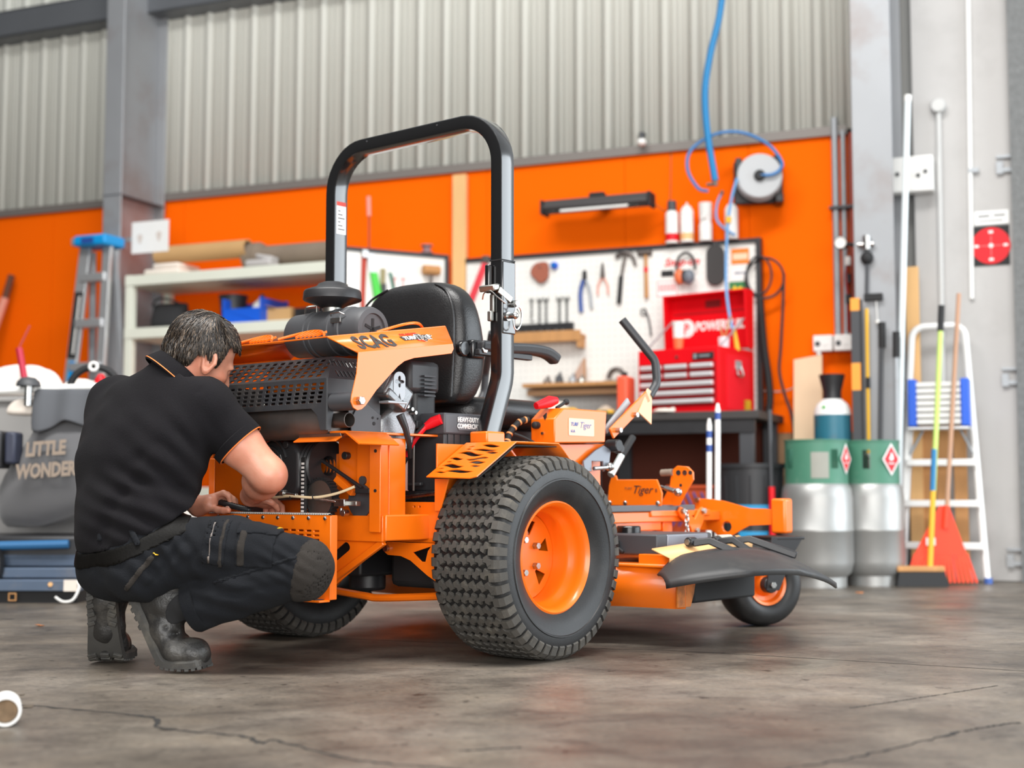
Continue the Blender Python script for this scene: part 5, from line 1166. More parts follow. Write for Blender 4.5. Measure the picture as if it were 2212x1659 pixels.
for a,b_,r,am in (((-0.93,3.83,0.40),(-0.985,3.82,0.28),0.014,0.009),((-0.90,3.83,0.36),(-0.99,3.82,0.24),0.013,0.008),((-0.86,3.82,0.33),(-0.97,3.81,0.23),0.012,0.007),((-0.62,3.80,0.245),(-0.80,3.80,0.215),0.012,0.007),((-0.66,3.80,0.275),(-0.84,3.81,0.245),0.010,-0.005)):
    tr.dent(a,b_,r,am)
base_tr = tr.like(0.0)
tr.half(BC+BN*0.030,BN)
trs = PP('trousers', tr, 'trouser', smooth_it=1)
cr_ = MB(); kx, ky, ka = frame_from(CD); kr = lambda r, o: [Vector(CU+CD*o)+kx*(r*math.cos(t))+ky*(r*math.sin(t))-PB for t in np.linspace(0,2*PI,36,endpoint=False)]
cr_.loft([kr(0.066,-0.03),kr(0.0715,-0.028),kr(0.0725,0.0),kr(0.070,0.006),kr(0.062,0.004),kr(0.058,-0.02)],caps=False).build('trouser_cuff','trouser',trs,solid=0.002)
AXB = (RT, unit(np.cross(BN,RT)), BN)
bb_ = base_tr.like(0.0); bb_.f = TRB; blt_f = bb_.like(0.0045); blt_f.obox(BC-BN*0.010,(0.4,0.4,0.0175),AXB); blt_f.half((-0.905,3.95,0.4),(1.0,0.15,0.0)); blt_f.f = np.maximum(blt_f.f, -(bb_.f+0.004)); belt = PP('belt', blt_f, 'leather', smooth_it=1)
for o_ in (0.0145,-0.0125):
    q = base_tr.like(0.0075); q.obox(BC+BN*o_,(0.4,0.4,0.0016),AXB)
for ang_ in (-150,-118,-75,-38):
    dirl = RT*math.cos(R_(ang_))+FT*math.sin(R_(ang_)); ctr = BC+dirl*0.160+BN*(-0.016); tang = unit(np.cross(BN,dirl)); nb = np.cross(tang,BN)
    q = base_tr.like(0.011); q.obox(ctr,(0.0085,0.09,0.025),(tang,nb,BN)); q.f = np.maximum(q.f, -(base_tr.f+0.002)); PP('belt_loop', q, 'trouser', trs, smooth_it=1)
pkd = unit(RKN-RHP); pku = unit(UPv-pkd*pkd[2]); pkn = np.cross(pkd,pku); AXP = (pkd,pku,pkn)
def patch(name, c, half_, off, m, ax=AXP): 
    q = base_tr.like(off); q.obox(npv(c),half_,ax); q.f = np.maximum(q.f, -(base_tr.f+0.003)); return PP(name, q, m, trs, smooth_it=1)
pc = RHP*0.42+RKN*0.58+npv((0,-0.07,0.045))
patch('cargo_pocket', pc+pkd*0.055, (0.052,0.062,0.08), 0.0055, 'trouser')
patch('pocket_flap', pc+pkd*0.055+pku*0.045, (0.056,0.016,0.08), 0.009, 'trouser')
patch('webbing_loop', pc+pkd*0.020-pku*0.010, (0.010,0.050,0.08), 0.0095, 'trouser_patch')
patch('zip_pocket', pc-pkd*0.055, (0.034,0.062,0.08), 0.004, 'trouser')
patch('seam_tape', pc-pkd*0.035, (0.006,0.066,0.08), 0.0065, 'trouser_patch')
zp = patch('zip', pc-pkd*0.066, (0.0035,0.058,0.08), 0.0068, 'hot_steel')
patch('brand_tab', pc+pkd*0.100+pku*0.050, (0.006,0.005,0.08), 0.0105, 'yellow')
q = base_tr.like(0.0045); q.inside((-0.545,3.835,0.268),(0.075,0.10,0.068),AXP); q.f = np.maximum(q.f, -(base_tr.f+0.003)); PP('knee_patch', q, 'trouser_patch', trs, smooth_it=1)
# hip pocket tape on the seat of the trousers
tpd = unit(npv((0.62,0,0.78))); tpn = npv((0,-1,0)); tpw = np.cross(tpd,tpn)
patch('pocket_tape', (-1.015,3.83,0.275), (0.060,0.008,0.08), 0.006, 'trouser_patch', (tpd,tpw,tpn))
patch('tape_tab', (-0.973,3.83,0.328), (0.0025,0.009,0.08), 0.0075, 'yellow', (tpd,tpw,tpn))
patch('side_seam', CF*0.5+KN2*0.5+npv((0,-0.05,0.045)), (0.16,0.006,0.07), 0.0035, 'trouser', (unit(KN2-CU),unit(np.cross(unit(KN2-CU),npv((0,1,0)))),npv((0,-1,0))))

# ---- boots
mat('boot_leather',(0.024,0.023,0.022),0.42,0,var=0.45,vscale=14,dirt=(0.13,0.12,0.105),dscale=9,damt=0.6,bump=0.25,bscale=90)
mat('boot_sole',(0.050,0.048,0.044),0.65,0,var=0.35,vscale=20,dirt=(0.14,0.125,0.10),dscale=10,damt=0.6)
mat('elastic',(0.012,0.012,0.013),0.9)
def boot(side, fwd, y_of, pts, shaft_top, heel, ank, mid, ball, toe, sole_path, wid):
    F = Field(npv(toe)*0+npv([min(p[i] for p in (shaft_top,heel,ank,mid,ball,toe))-0.10 for i in range(3)]), [max(p[i] for p in (shaft_top,heel,ank,mid,ball,toe))+0.10 for i in range(3)], 0.004)
    sd = unit(np.cross(fwd, UPv))
    F.cone(heel,mid,0.038,0.040,0.02); F.cone(ank,mid,0.047,0.040,0.025); F.cone(heel,ank,0.040,0.047,0.025)
    for s_ in (-0.014,0.014): F.cone(npv(mid)+sd*s_,npv(ball)+sd*s_*1.4,0.034,0.034,0.02); F.cone(npv(ball)+sd*s_*1.4,npv(toe)+sd*s_,0.034,0.031,0.02)
    F.ell(npv(toe)-fwd*0.012+UPv*0.012,(0.044,0.048,0.036),(sd,fwd,UPv),0.012)
    F.cone(ank,shaft_top,0.050,0.054,0.02)
    cr0 = npv(ball)+UPv*0.044; F.dent(cr0-sd*0.05,cr0+sd*0.05,0.009,0.013); F.dent(cr0-fwd*0.02+UPv*0.02-sd*0.05,cr0-fwd*0.02+UPv*0.02+sd*0.05,0.007,0.006)
    F.ripple(0.0010,0.05,8)
    bt_ = PP('work_boot', F, 'boot_leather', smooth_it=1)
    # sole: swept slab with lugs
    sp_ = bez(sole_path,36); so = MB(); rows = []; n = len(sp_)
    wf = lambda t: wid*(0.80+0.20*math.sin(PI*min(1,max(0,(t-0.35)/0.75))) if t > 0.35 else 0.80-0.03*math.sin(PI*t/0.35)) * (1 if 0.04 < t < 0.95 else 0.82)
    for i,p in enumerate(sp_):
        t = i/(n-1); tg = (sp_[min(i+1,n-1)]-sp_[max(i-1,0)]).normalized(); nn = Vector(sd).cross(tg).normalized()
        if nn.dot(Vector(ank)-p) < 0: nn = -nn
        w = wf(t)/2; c = p-PB; s3 = Vector(sd)
        rows.append([c-s3*w, c+s3*w, c+s3*(w+0.002)+nn*0.016, c+s3*(w-0.006)+nn*0.024, c-s3*(w-0.006)+nn*0.024, c-s3*(w+0.002)+nn*0.016])
    so.loft(rows); sl_o = so.build('sole','boot_sole',bt_,smooth=40)
    lg = MB()
    for i in range(1,n-1,2):
        p = sp_[i]; t = i/(n-1); tg = (sp_[i+1]-sp_[i-1]).normalized(); nn = Vector(sd).cross(tg).normalized()
        if nn.dot(Vector(ank)-p) < 0: nn = -nn
        if 0.36 < t < 0.52: continue
        w = wf(t); rot = Matrix((Vector(sd),tg,nn)).transposed()
        for q_ in (-0.36,0.0,0.36):
            if q_ == 0.0 and (0.08 < t < 0.36): continue
            lg.box(p-PB-nn*0.002+Vector(sd)*(q_*w)+tg*(0.003 if q_ else 0.0),(w*0.26,0.0125,0.010),rot @ Matrix.Rotation(0.35 if q_ > 0 else (-0.35 if q_ < 0 else 0),3,'Z'))
    stuff(lg.build('sole_lugs','boot_sole',sl_o,bevel=0.0015))
    return bt_, F
bR, FR = boot(1, unit((0.985,-0.17,0)), None, None, (-0.885,3.902,0.190), (-1.005,3.925,0.192), (-0.962,3.915,0.195), (-0.962,3.910,0.110), (-0.928,3.900,0.060), (-0.872,3.890,0.047),
     [(-1.030,3.928,0.240),(-1.052,3.928,0.195),(-1.030,3.924,0.140),(-0.998,3.918,0.075),(-0.965,3.908,0.024),(-0.930,3.902,0.014),(-0.880,3.893,0.013),(-0.843,3.886,0.019)], 0.102)
g_ = FR.like(0.0025); g_.inside((-0.915,3.86,0.175),(0.034,0.05,0.050),(unit((0.8,0,-0.6)),npv((0,1,0)),unit((0.6,0,0.8)))); PP('elastic_gusset', g_, 'elastic', bR, smooth_it=0)
bL, FL_ = boot(-1, unit((0.10,0.99,0)), None, None, (-1.150,4.10,0.225), (-1.163,4.005,0.195), (-1.160,4.05,0.205), (-1.166,4.045,0.110), (-1.170,4.075,0.058), (-1.164,4.13,0.046),
     [(-1.163,3.978,0.245),(-1.164,3.966,0.200),(-1.166,3.990,0.140),(-1.169,4.020,0.072),(-1.172,4.052,0.024),(-1.170,4.085,0.014),(-1.165,4.135,0.013),(-1.160,4.185,0.020)], 0.110)
# ================================================================== things along the back wall
def T(name, label, cat, u, d, z, group=None, rz=0.0):
    o = empty(name, mtx=WO @ Matrix.Translation((u,-d,z)) @ Matrix.Rotation(rz,4,'Z')); return tag(o, label, cat, group)
def TW(name, label, cat, x, y, z=0.0, group=None, rz=0.0):
    o = empty(name, (x,y,z), rz); return tag(o, label, cat, group)
def B(name, mb, m, par, **k): return mb.build(name, m, par, **k)

# ---- shelving unit and what stands on it
s = T('shelving_unit','cream steel shelving unit against the orange wall behind the mechanic','shelving',-4.75,0.55,0)
for u in (0.0,1.62):
    for y in (0.03,0.45): B('post', MB().bb(u-0.03,u+0.03,y-0.025,y+0.025,0,1.975), 'cream_paint', s, bevel=0.004)
for z in (0.45,1.02,1.535,1.90): B('shelf', MB().bb(-0.03,1.65,0.0,0.48,z,z+0.072), 'cream_paint', s, bevel=0.004)
t = T('cardboard_tube','long brown cardboard tube lying on top of the cream shelving','tube',-4.62,0.40,2.125)
B('tube_wall', MB().lathe([(0.062,0),(0.062,0.74),(0.054,0.74),(0.054,0)],24,plane((0,0,0),(0,1,0),(0,0,1)),closed=True), 'cardboard', t)
t = T('rolled_mat','grey-brown rolled mat on top of the shelving beside the cardboard tube','mat',-3.92,0.34,2.075)
B('roll', MB().lathe([(0.098,0),(0.098,0.10),(0.088,0.11),(0.088,0.12),(0.070,0.13),(0.070,0.72),(0.0,0.72),],24,plane((0,0,0.0),(0,1,0),(0,0,1))).lathe([(0.098,0),(0.075,0.0),(0.075,0.05),(0.0,0.05)],24,plane((0,0,0),(0,1,0),(0,0,1))), mat('mat_brown',(0.20,0.155,0.115),0.9,var=0.2,vscale=6), t)
t = T('folded_sheet','cream folded drop sheet at the left end of the top shelf','cloth',-4.52,0.35,1.974)
B('fold', MB().box((0,0,0.022),(0.30,0.30,0.042)), 'rag', t, bevel=0.02, seg=3); B('fold', MB().box((0.02,0,0.064),(0.22,0.26,0.038)), 'rag', t, bevel=0.018, seg=3)
t = T('paper_bundle','loose grey paper bundle on the top shelf in front of the rolled mat','paper',-3.72,0.48,1.974)
B('sheets', MB().box((0,0,0.025),(0.20,0.12,0.05)), mat('paper_grey',(0.45,0.43,0.42),0.9), t, bevel=0.018, seg=3); B('sheets', MB().box((0.04,0.0,0.062),(0.13,0.10,0.03),Matrix.Rotation(0.2,3,'Y')), 'paper_grey', t, bevel=0.012)
t = T('bucket','black plastic bucket on the middle shelf left of the blue crate','bucket',-4.05,0.32,1.609)
B('pail', MB().lathe([(0,0.005),(0.075,0.005),(0.095,0.20),(0.10,0.205),(0.10,0.215),(0.09,0.215),(0.07,0.012),(0,0.012)],28), 'black_plastic', t); B('handle', MB().tube([(0.098*math.cos(a),0.098*math.sin(a)*0.3-0.02,0.20-0.06*math.sin(a)) for a in np.linspace(0,PI,12)],0.004,6), 'black_matt', t)
t = T('storage_crate','blue plastic open-front storage crate on the middle shelf','crate',-3.87,0.32,1.609)
cr = MB(); cr.bb(-0.15,0.15,-0.17,0.17,0,0.008); cr.bb(-0.15,-0.142,-0.17,0.17,0,0.17); cr.bb(0.142,0.15,-0.17,0.17,0,0.17); cr.bb(-0.15,0.15,0.162,0.17,0,0.18); cr.bb(-0.15,0.15,-0.17,-0.162,0,0.10)
B('crate_shell', cr, 'blue_plastic', t, bevel=0.002)
t = T('white_bottle','white bottle tilted inside the blue storage crate','bottle',-3.84,0.34,1.72); t.rotation_euler.y += 0.4
B('bottle_body', MB().lathe([(0,-0.08),(0.035,-0.08),(0.038,0.03),(0.02,0.06),(0.014,0.085),(0,0.085)],20), 'white_plastic', t); B('cap', MB().cyl((0,0,0.085),(0,0,0.105),0.016,n=16), 'grey_plastic', t)
t = T('small_carton','small brown cardboard carton right of the blue crate','box',-3.63,0.33,1.609)
B('carton', MB().bb(-0.095,0.095,-0.08,0.08,0,0.10), 'cardboard', t, bevel=0.002); B('flap', MB().box((-0.06,-0.05,0.108),(0.07,0.10,0.003),Matrix.Rotation(0.3,3,'Y')), 'cardboard', t)
t = T('canvas_bag','slumped black canvas bag at the left of the middle shelf','bag',-4.55,0.34,1.608)
B('bag_body', MB().loft([sring(z,w,-e,e,2.6,24) for z,w,e in ((0,0.13,0.10),(0.05,0.145,0.11),(0.12,0.13,0.09),(0.17,0.135,0.05),(0.19,0.15,0.02))]), mat('canvas_black',(0.02,0.02,0.022),0.9), t, smooth=180, sub=1); B('strap', MB().tube(bez([(-0.12,-0.05,0.17),(-0.05,-0.08,0.21),(0.05,-0.08,0.20),(0.12,-0.05,0.17)],14),0.008,6), 'canvas_black', t)
t = T('tool_case','low black tool case at the right of the middle shelf','case',-3.40,0.32,1.609)
B('case_body', MB().bb(-0.10,0.10,-0.11,0.11,0,0.09), 'black_satin', t, bevel=0.008); B('case_handle', MB().tube([(-0.04,-0.115,0.06),(-0.03,-0.135,0.06),(0.03,-0.135,0.06),(0.04,-0.115,0.06)],0.006,6), 'black_matt', t)
t = T('notice_sheet','white notice sheet fixed to the left steel column','notice',-4.645,0.46,2.14)
B('sheet', MB().bb(-0.155,0.155,-0.002,0.002,0,0.22), 'white_paint', t); B('fixing_arm', MB().bb(-0.215,-0.10,0.002,0.008,0.09,0.12), 'galv', t)
for x, z in ((-0.085,0.10),(0.075,0.11)): B('printed_mark', MB().prism([(x+0.02*math.cos(a)*(1+0.3*math.sin(3*a)),z+0.035*math.sin(a)) for a in np.linspace(0,2*PI,14,endpoint=False)],plane((0,-0.0026,0),Vx,Vz),0.0005), mat('faded_ink',(0.62,0.55,0.50),0.8), t)

# ---- plank, angled tool board on the left of the bench
t = T('timber_plank','tall pale pine plank standing upright against the orange wall','plank',-2.475,0.045,0); B('plank', MB().bb(-0.048,0.048,-0.02,0.02,0,2.575), 'pine', t, bevel=0.002); B('end_grain', MB().bb(-0.046,0.046,-0.018,0.018,2.575,2.576), 'wood', t)
A_ = Vector((-0.42,9.05,0)); B2 = Vector((-1.05,8.72,0)); ad = (A_-B2); aL = ad.length; aM = plane(B2, ad, (0,0,1))       # local x along board, y up, z to the room
if aM.col[2].y > 0: pass
def AB(x, z, o=0.0): return aM @ Vector((x, z, o))
t = empty('tool_board', mtx=aM); tag(t, 'angled white tool board with black edging behind the seat', 'tool board')
mat('pegboard_white',(0.80,0.79,0.75),0.6,0,var=0.04,vscale=5)
B('board', MB().bb(0,aL,0.9,2.02,-0.012,0.0), 'pegboard_white', t); B('edging', MB().bb(0,aL,2.02,2.045,-0.015,0.012), 'black_satin', t); B('edging', MB().bb(aL-0.025,aL,0.9,2.02,-0.013,0.012), 'black_satin', t)
for x in (0.33,0.39): B('red_letter', MB().bb(x-0.02,x+0.02,1.86,1.872,0.0,0.001).bb(x-0.006,x+0.006,1.80,1.872,0.0,0.001), mat('faint_red',(0.70,0.30,0.30),0.6), t)
def hang(name, label, cat, x, z, group=None):
    o = empty(name, mtx=aM @ Matrix.Translation((x,z,0.004))); return tag(o, label, cat, group)
t = hang('hand_saw','green-handled pruning saw hanging on the angled tool board','saw',0.185,1.98)
B('saw_handle', MB().prism([(-0.03,-0.09),(0.015,-0.09),(0.055,-0.26),(0.06,-0.34),(0.02,-0.34),(0.0,-0.26)],Matrix.Identity(4),0.03), 'green_plastic', t, bevel=0.006); B('saw_blade', MB().prism([(-0.05,0.03),(0.0,0.03),(0.015,-0.09),(-0.03,-0.09)],Matrix.Translation((0,0,0.012)),0.003), 'alu', t)
t = hang('ratchet_strap','red ratchet strap hanging at the left of the angled tool board','strap',0.12,2.0)
B('webbing', MB().prism([(-0.02,0),(0.015,0),(0.005,-0.30),(0.02,-0.55),(-0.01,-0.55),(-0.025,-0.30)],Matrix.Identity(4),0.006), mat('strap_red',(0.42,0.05,0.03),0.8), t); B('buckle', MB().bb(-0.02,0.02,-0.02,0.03,0.004,0.022), 'steel', t, bevel=0.003)
t = hang('file','dark green flat file hanging beside the pruning saw','file',0.30,1.90); B('file_body', MB().prism([(-0.014,0.0),(0.008,0.0),(0.055,-0.20),(0.035,-0.20)],Matrix.Identity(4),0.008), mat('dark_green',(0.03,0.16,0.11),0.5), t, bevel=0.001); B('file_tang', MB().prism([(0.037,-0.20),(0.053,-0.20),(0.052,-0.26)],Matrix.Translation((0,0,0.002)),0.004), 'steel', t)
t = hang('mallet','brown mallet hanging at the right edge of the angled tool board','mallet',0.575,1.93); B('mallet_head', MB().cyl((-0.06,0.0,0.035),(0.055,0.0,0.035),0.032,n=18), 'wood', t, bevel=0.004); B('mallet_shaft', MB().cyl((-0.005,-0.03,0.035),(-0.005,-0.30,0.030),0.011,n=10), 'hot_steel', t)
t = hang('spool','grey wire spool on top of the angled tool board','spool',0.555,2.045); B('spool_core', MB().lathe([(0.0,-0.0),(0.04,0),(0.04,0.008),(0.026,0.010),(0.026,0.045),(0.04,0.047),(0.04,0.055),(0,0.055)],20,Matrix.Rotation(-PI/2,4,'X')), mat('mauve',(0.25,0.15,0.16),0.7), t)
t = hang('brush','brown wire brush hanging next to the file','brush',0.245,1.90); B('brush_back', MB().prism([(-0.015,0.02),(0.015,0.02),(0.012,-0.20),(-0.012,-0.20)],Matrix.Identity(4),0.018), mat('olive',(0.30,0.26,0.13),0.7), t, bevel=0.003); B('bristles', MB().bb(-0.013,0.013,-0.19,-0.08,0.018,0.036), 'grey_plastic', t)
t = tag(TW('thin_pole','thin dark pole with a pink tip standing behind the angled tool board','pole',-0.97,9.02,0),None,None); B('rod', MB().cyl((0.05,0,0),(0.03,0,2.30),0.006,n=8), mat('dark_red',(0.25,0.05,0.03),0.6), t); B('tip', MB().cyl((0.03,0,2.30),(0.026,0,2.43),0.013,n=10), mat('pink_tip',(0.80,0.30,0.25),0.6), t)

# ---- white tool board behind the bench
pb_ = T('pegboard','long white pegboard with black edging above the workbench','pegboard',0,0.05,0)
B('board', MB().bb(-2.42,-0.50,-0.012,0.012,0.93,1.985), 'pegboard_white', pb_); B('edging', MB().bb(-2.42,-0.48,-0.03,0.02,1.985,2.010), 'black_satin', pb_); B('edging', MB().bb(-0.505,-0.475,-0.035,0.03,0.90,2.010), 'black_satin', pb_)
hl_ = MB()
for i in range(48):
    for j in range(25): hl_.cyl((-2.40+i*0.04,-0.0125,0.98+j*0.04),(-2.40+i*0.04,-0.0119,0.98+j*0.04),0.003,n=6)
stuff(B('peg_holes', hl_, 'dark_grey', pb_))
def poster(u0,u1,z0,z1,m,txt=None,tm='letter_red',size=0.05,name='sticker'):
    o = B(name, MB().bb(u0,u1,-0.0135,-0.0120,z0,z1), m, pb_)
    if txt: text('lettering', txt, size, plane((u0+0.01,-0.0140,z0+(z1-z0)*0.25),Vx,Vz), tm, o, bold=0.0015, shear=0.15)
poster(-1.10,-1.02,1.81,1.85,'black_matt'); poster(-1.135,-0.99,1.685,1.79,'letter_white')
mat('pale_red',(0.75,0.30,0.30),0.6)
B('sticker_border', MB().bb(-1.13,-0.995,-0.0142,-0.0135,1.688,1.694).bb(-1.13,-0.995,-0.0142,-0.0135,1.780,1.786).bb(-1.13,-1.124,-0.0142,-0.0135,1.688,1.786).bb(-1.001,-0.995,-0.0142,-0.0135,1.688,1.786), 'pale_red', pb_)
for k_ in range(5): B('sticker_print', MB().bb(-1.115+k_*0.022,-1.10+k_*0.022,-0.0142,-0.0135,1.72,1.765), 'pale_red', pb_)
text('lettering','Snap-on',0.068,plane((-1.08,-0.0125,1.875),Vx,Vz),'red_paint',pb_,bold=0.002,shear=0.3)
poster(-0.66,-0.55,1.86,1.955,mat('sticker_orange',(0.85,0.22,0.02),0.6),);  B('sticker_band', MB().bb(-0.65,-0.56,-0.0145,-0.0135,1.888,1.925), mat('sticker_pale',(0.90,0.62,0.42),0.6), pb_); poster(-0.66,-0.555,1.765,1.83,'letter_white'); B('sticker_print', MB().bb(-0.64,-0.60,-0.0145,-0.0135,1.800,1.814).bb(-0.595,-0.565,-0.0145,-0.0135,1.800,1.812), mat('sticker_ink',(0.25,0.27,0.32),0.6), pb_); poster(-0.675,-0.565,1.66,1.755,mat('sticker_green',(0.03,0.20,0.06),0.6))
B('sticker_shape', MB().prism([(-0.65,1.675),(-0.60,1.675),(-0.585,1.70),(-0.60,1.725),(-0.63,1.715),(-0.64,1.735),(-0.655,1.71)],plane((0,-0.0150,0),Vx,Vz),0.0008), mat('sticker_yellow',(0.85,0.62,0.02),0.6), pb_)
def tool(name, label, cat, u, z, group=None): return T(name, label, cat, u, 0.075, z, group)
t = tool('sanding_pad','rust-brown rounded sanding pad pinned at the left of the pegboard','sanding pad',-1.89,1.89); B('pad', MB().prism([(0.062*math.cos(a)*(1-0.12*math.cos(3*a)),0.068*math.sin(a)*(1-0.10*math.cos(3*a+1.2))) for a in np.linspace(0,2*PI,28,endpoint=False)],plane((0,0,0),Vx,Vz),0.02), mat('rust',(0.33,0.10,0.06),0.8), t, bevel=0.006); B('pin', MB().cyl((0,-0.03,0.03),(0,0,0.03),0.005,n=8), 'steel', t)
t = tool('bottle_cap','small blue cap hanging right of the sanding pad','cap',-1.80,1.925); B('cap_body', MB().lathe([(0,0.02),(0.020,0.02),(0.024,0.0),(0.024,-0.012),(0,-0.012)],18,plane((0,0,0),Vx,Vz)), 'blue_plastic', t); B('cap_knob', MB().cyl((0,-0.02,0),(0,-0.035,0),0.010,n=10), 'sky_blue', t)
def spanner(u, L, w, label):
    t = tool('spanner', label, 'spanner', u, 1.725, 'spanners in a row on the pegboard')
    B('shank', MB().prism([(-w*0.32,-L*0.86),(w*0.32,-L*0.86),(w*0.28,-L*0.14),(-w*0.28,-L*0.14)],plane((0,0,0),Vx,Vz),0.005), 'steel', t, bevel=0.001)
    B('jaw', MB().prism([(-w*0.3,-L*0.16),(w*0.3,-L*0.16),(w*0.8,-L*0.05),(w*0.65,0.0),(w*0.3,-L*0.02),(w*0.22,-L*0.08),(-w*0.22,-L*0.08),(-w*0.3,-L*0.02),(-w*0.65,0),(-w*0.8,-L*0.05)],plane((0,-0.001,0),Vx,Vz),0.007), 'steel', t)
    B('ring_end', MB().tube([(w*0.5*math.cos(a),0,-L*0.91+w*0.5*math.sin(a)) for a in np.linspace(0,2*PI,16,endpoint=False)],0.0045,6,closed=True), 'steel', t)
for u, L, w, lb in ((-1.955,0.15,0.020,'shortest steel spanner, leftmost in the row on the pegboard'),(-1.90,0.19,0.024,'long steel spanner, second from left in the pegboard row'),(-1.855,0.20,0.024,'steel spanner third from left in the pegboard row'),(-1.765,0.21,0.026,'steel spanner fourth from left in the pegboard row'),(-1.715,0.22,0.026,'longest steel spanner, rightmost in the pegboard row')): spanner(u,L,w,lb)
t = tool('tin_snips','dark-handled tin snips hanging left of the pliers','snips',-1.595,1.84); B('snip_handle', MB().tube(bez([(-0.01,0,-0.02),(-0.03,0,-0.10),(-0.025,0,-0.22)],10),[0.012]*9+[0.014,0.014] if False else 0.014,8), 'navy', t); B('snip_handle', MB().tube(bez([(0.01,0,-0.02),(0.035,0,-0.10),(0.045,0,-0.20)],10),0.011,8), 'galv', t); B('snip_blade', MB().prism([(-0.015,-0.03),(0.015,-0.03),(0.012,0.04),(-0.012,0.04)],plane((0,0,0),Vx,Vz),0.008), 'black_satin', t)
t = tool('pliers','pliers with pale pink handles hanging point up on the pegboard','pliers',-1.475,1.845); B('nose', MB().prism([(-0.016,-0.02),(0.016,-0.02),(0.005,0.075),(-0.005,0.075)],plane((0,0,0),Vx,Vz),0.010), 'hot_steel', t); 
for s_ in (1,-1): B('handle', MB().tube(bez([(0,0,-0.01),(s_*0.03,0,-0.06),(s_*0.034,0,-0.125)],8),0.007,8), mat('pink_grip',(0.75,0.36,0.28),0.6), t)
t = tool('claw_hammer','claw hammer with black handle hanging in the middle of the pegboard','hammer',-1.325,1.95); B('head', MB().tube(bez([(-0.06,0,0.0),(-0.03,0,0.022),(0.02,0,0.02),(0.05,0,-0.01),(0.065,0,-0.06)],12),[0.016,0.016,0.015,0.014,0.016,0.016,0.015,0.014,0.013,0.012,0.012,0.010,0.009][:13],8), 'hot_steel', t); B('shaft', MB().cyl((0.0,0,0.02),(-0.03,0,-0.13),0.010,n=10), 'hot_steel', t); B('grip', MB().cyl((-0.03,0,-0.12),(-0.045,0,-0.29),0.014,0.015,n=10), 'black_matt', t)
t = tool('ball_hammer','hammer with orange wooden handle hanging beside the claw hammer','hammer',-1.195,1.955); B('head', MB().cyl((-0.05,0,0.012),(0.04,0,0.012),0.019,n=14), 'hot_steel', t, bevel=0.003); B('shaft', MB().cyl((0,0,0.02),(0.004,0,-0.27),0.011,0.014,n=10), 'wood', t); B('shaft_band', MB().cyl((0.001,0,-0.08),(0.0015,0,-0.11),0.0135,n=12), 'red_plastic', t)
t = tool('ear_muffs','orange and grey ear muffs hanging on the pegboard','ear muffs',-0.935,1.80); B('headband', MB().tube([(0.058*math.cos(a),-0.02,0.06+0.085*math.sin(a)) for a in np.linspace(-0.25,PI+0.25,18)],0.008,8), 'black_matt', t)
B('cup', MB().ell((-0.035,-0.03,0.0),(0.035,0.03,0.048),16,10), mat('muff_orange',(0.75,0.17,0.06),0.5), t); B('cup', MB().ell((0.030,-0.055,-0.008),(0.036,0.03,0.046),16,10), mat('muff_grey',(0.14,0.16,0.19),0.5), t); B('cushion', MB().ell((0.0,-0.04,0.0),(0.024,0.026,0.040),14,8), 'black_matt', t)
t = tool('kneeling_pad','dark oval pad hanging at the right of the ear muffs','pad',-0.752,1.86); B('pad', MB().prism(rrect(-0.055,-0.125,0.055,0.125,0.054,8),plane((0,0,0),Vx,Vz),0.02), mat('charcoal',(0.045,0.043,0.042),0.8), t, bevel=0.006); B('hook', MB().cyl((0,-0.01,0.125),(0,0,0.14),0.006,n=8), 'steel', t)
t = tool('red_bolt_cutter','red-handled bolt cutter hanging near the pine plank','bolt cutter',-2.30,1.97); B('arm', MB().bar((0.02,0,0),(-0.11,0,-0.30),0.02,0.045,up=(1,0,0)), mat('cutter_red',(0.70,0.04,0.06),0.5), t, bevel=0.006); B('jaw', MB().bar((0.02,0,0.0),(0.025,0,0.05),0.016,0.05,up=(1,0,0)), 'hot_steel', t, bevel=0.003)
t = tool('hook_tool','thin dark hook tool hanging above the right end of the pegboard shelf','hook',-1.205,1.60); B('hook_wire', MB().tube(bez([(0.0,0,0.0),(0.02,0,-0.02),(0.035,0,-0.09),(0.04,0,-0.15)],12),0.006,6), 'grey_plastic', t); B('hook_loop', MB().tube([(-0.005+0.018*math.cos(a),0,0.0+0.02*math.sin(a)) for a in np.linspace(0,2*PI,12,endpoint=False)],0.004,6,closed=True), 'grey_plastic', t)
# shelves on the pegboard
sh1 = T('socket_shelf','upper wooden wall shelf carrying a black socket rail','shelf',-1.83,0.07,1.475); B('shelf_board', MB().bb(-0.34,0.24,-0.10,0,-0.02,0.0), 'wood', sh1, bevel=0.002); B('shelf_lip', MB().bb(-0.34,0.24,-0.105,-0.09,-0.045,0.022), 'wood', sh1, bevel=0.002); B('bracket', MB().bb(0.215,0.235,-0.10,0,-0.085,-0.02), 'wood', sh1)
rl = T('socket_rail','long black socket rail lying on the upper wooden shelf','socket rail',-1.85,0.13,1.476); B('rail', MB().bb(-0.30,0.20,-0.015,0.015,0,0.075), 'black_satin', rl, bevel=0.004)
for i in range(7): B('socket', MB().cyl((-0.16+i*0.05,-0.03,0.02),(-0.16+i*0.05,-0.015,0.02),0.014,n=10), 'steel', rl)
sh2 = T('parts_shelf','lower wooden wall shelf with small parts on it','shelf',-1.65,0.07,1.165); B('shelf_board', MB().bb(-0.30,0.34,-0.18,0,-0.025,0), 'wood', sh2, bevel=0.002); B('shelf_rail', MB().bb(-0.28,0.34,-0.15,-0.02,-0.075,-0.035), mat('brown_rail',(0.28,0.15,0.07),0.7), sh2)
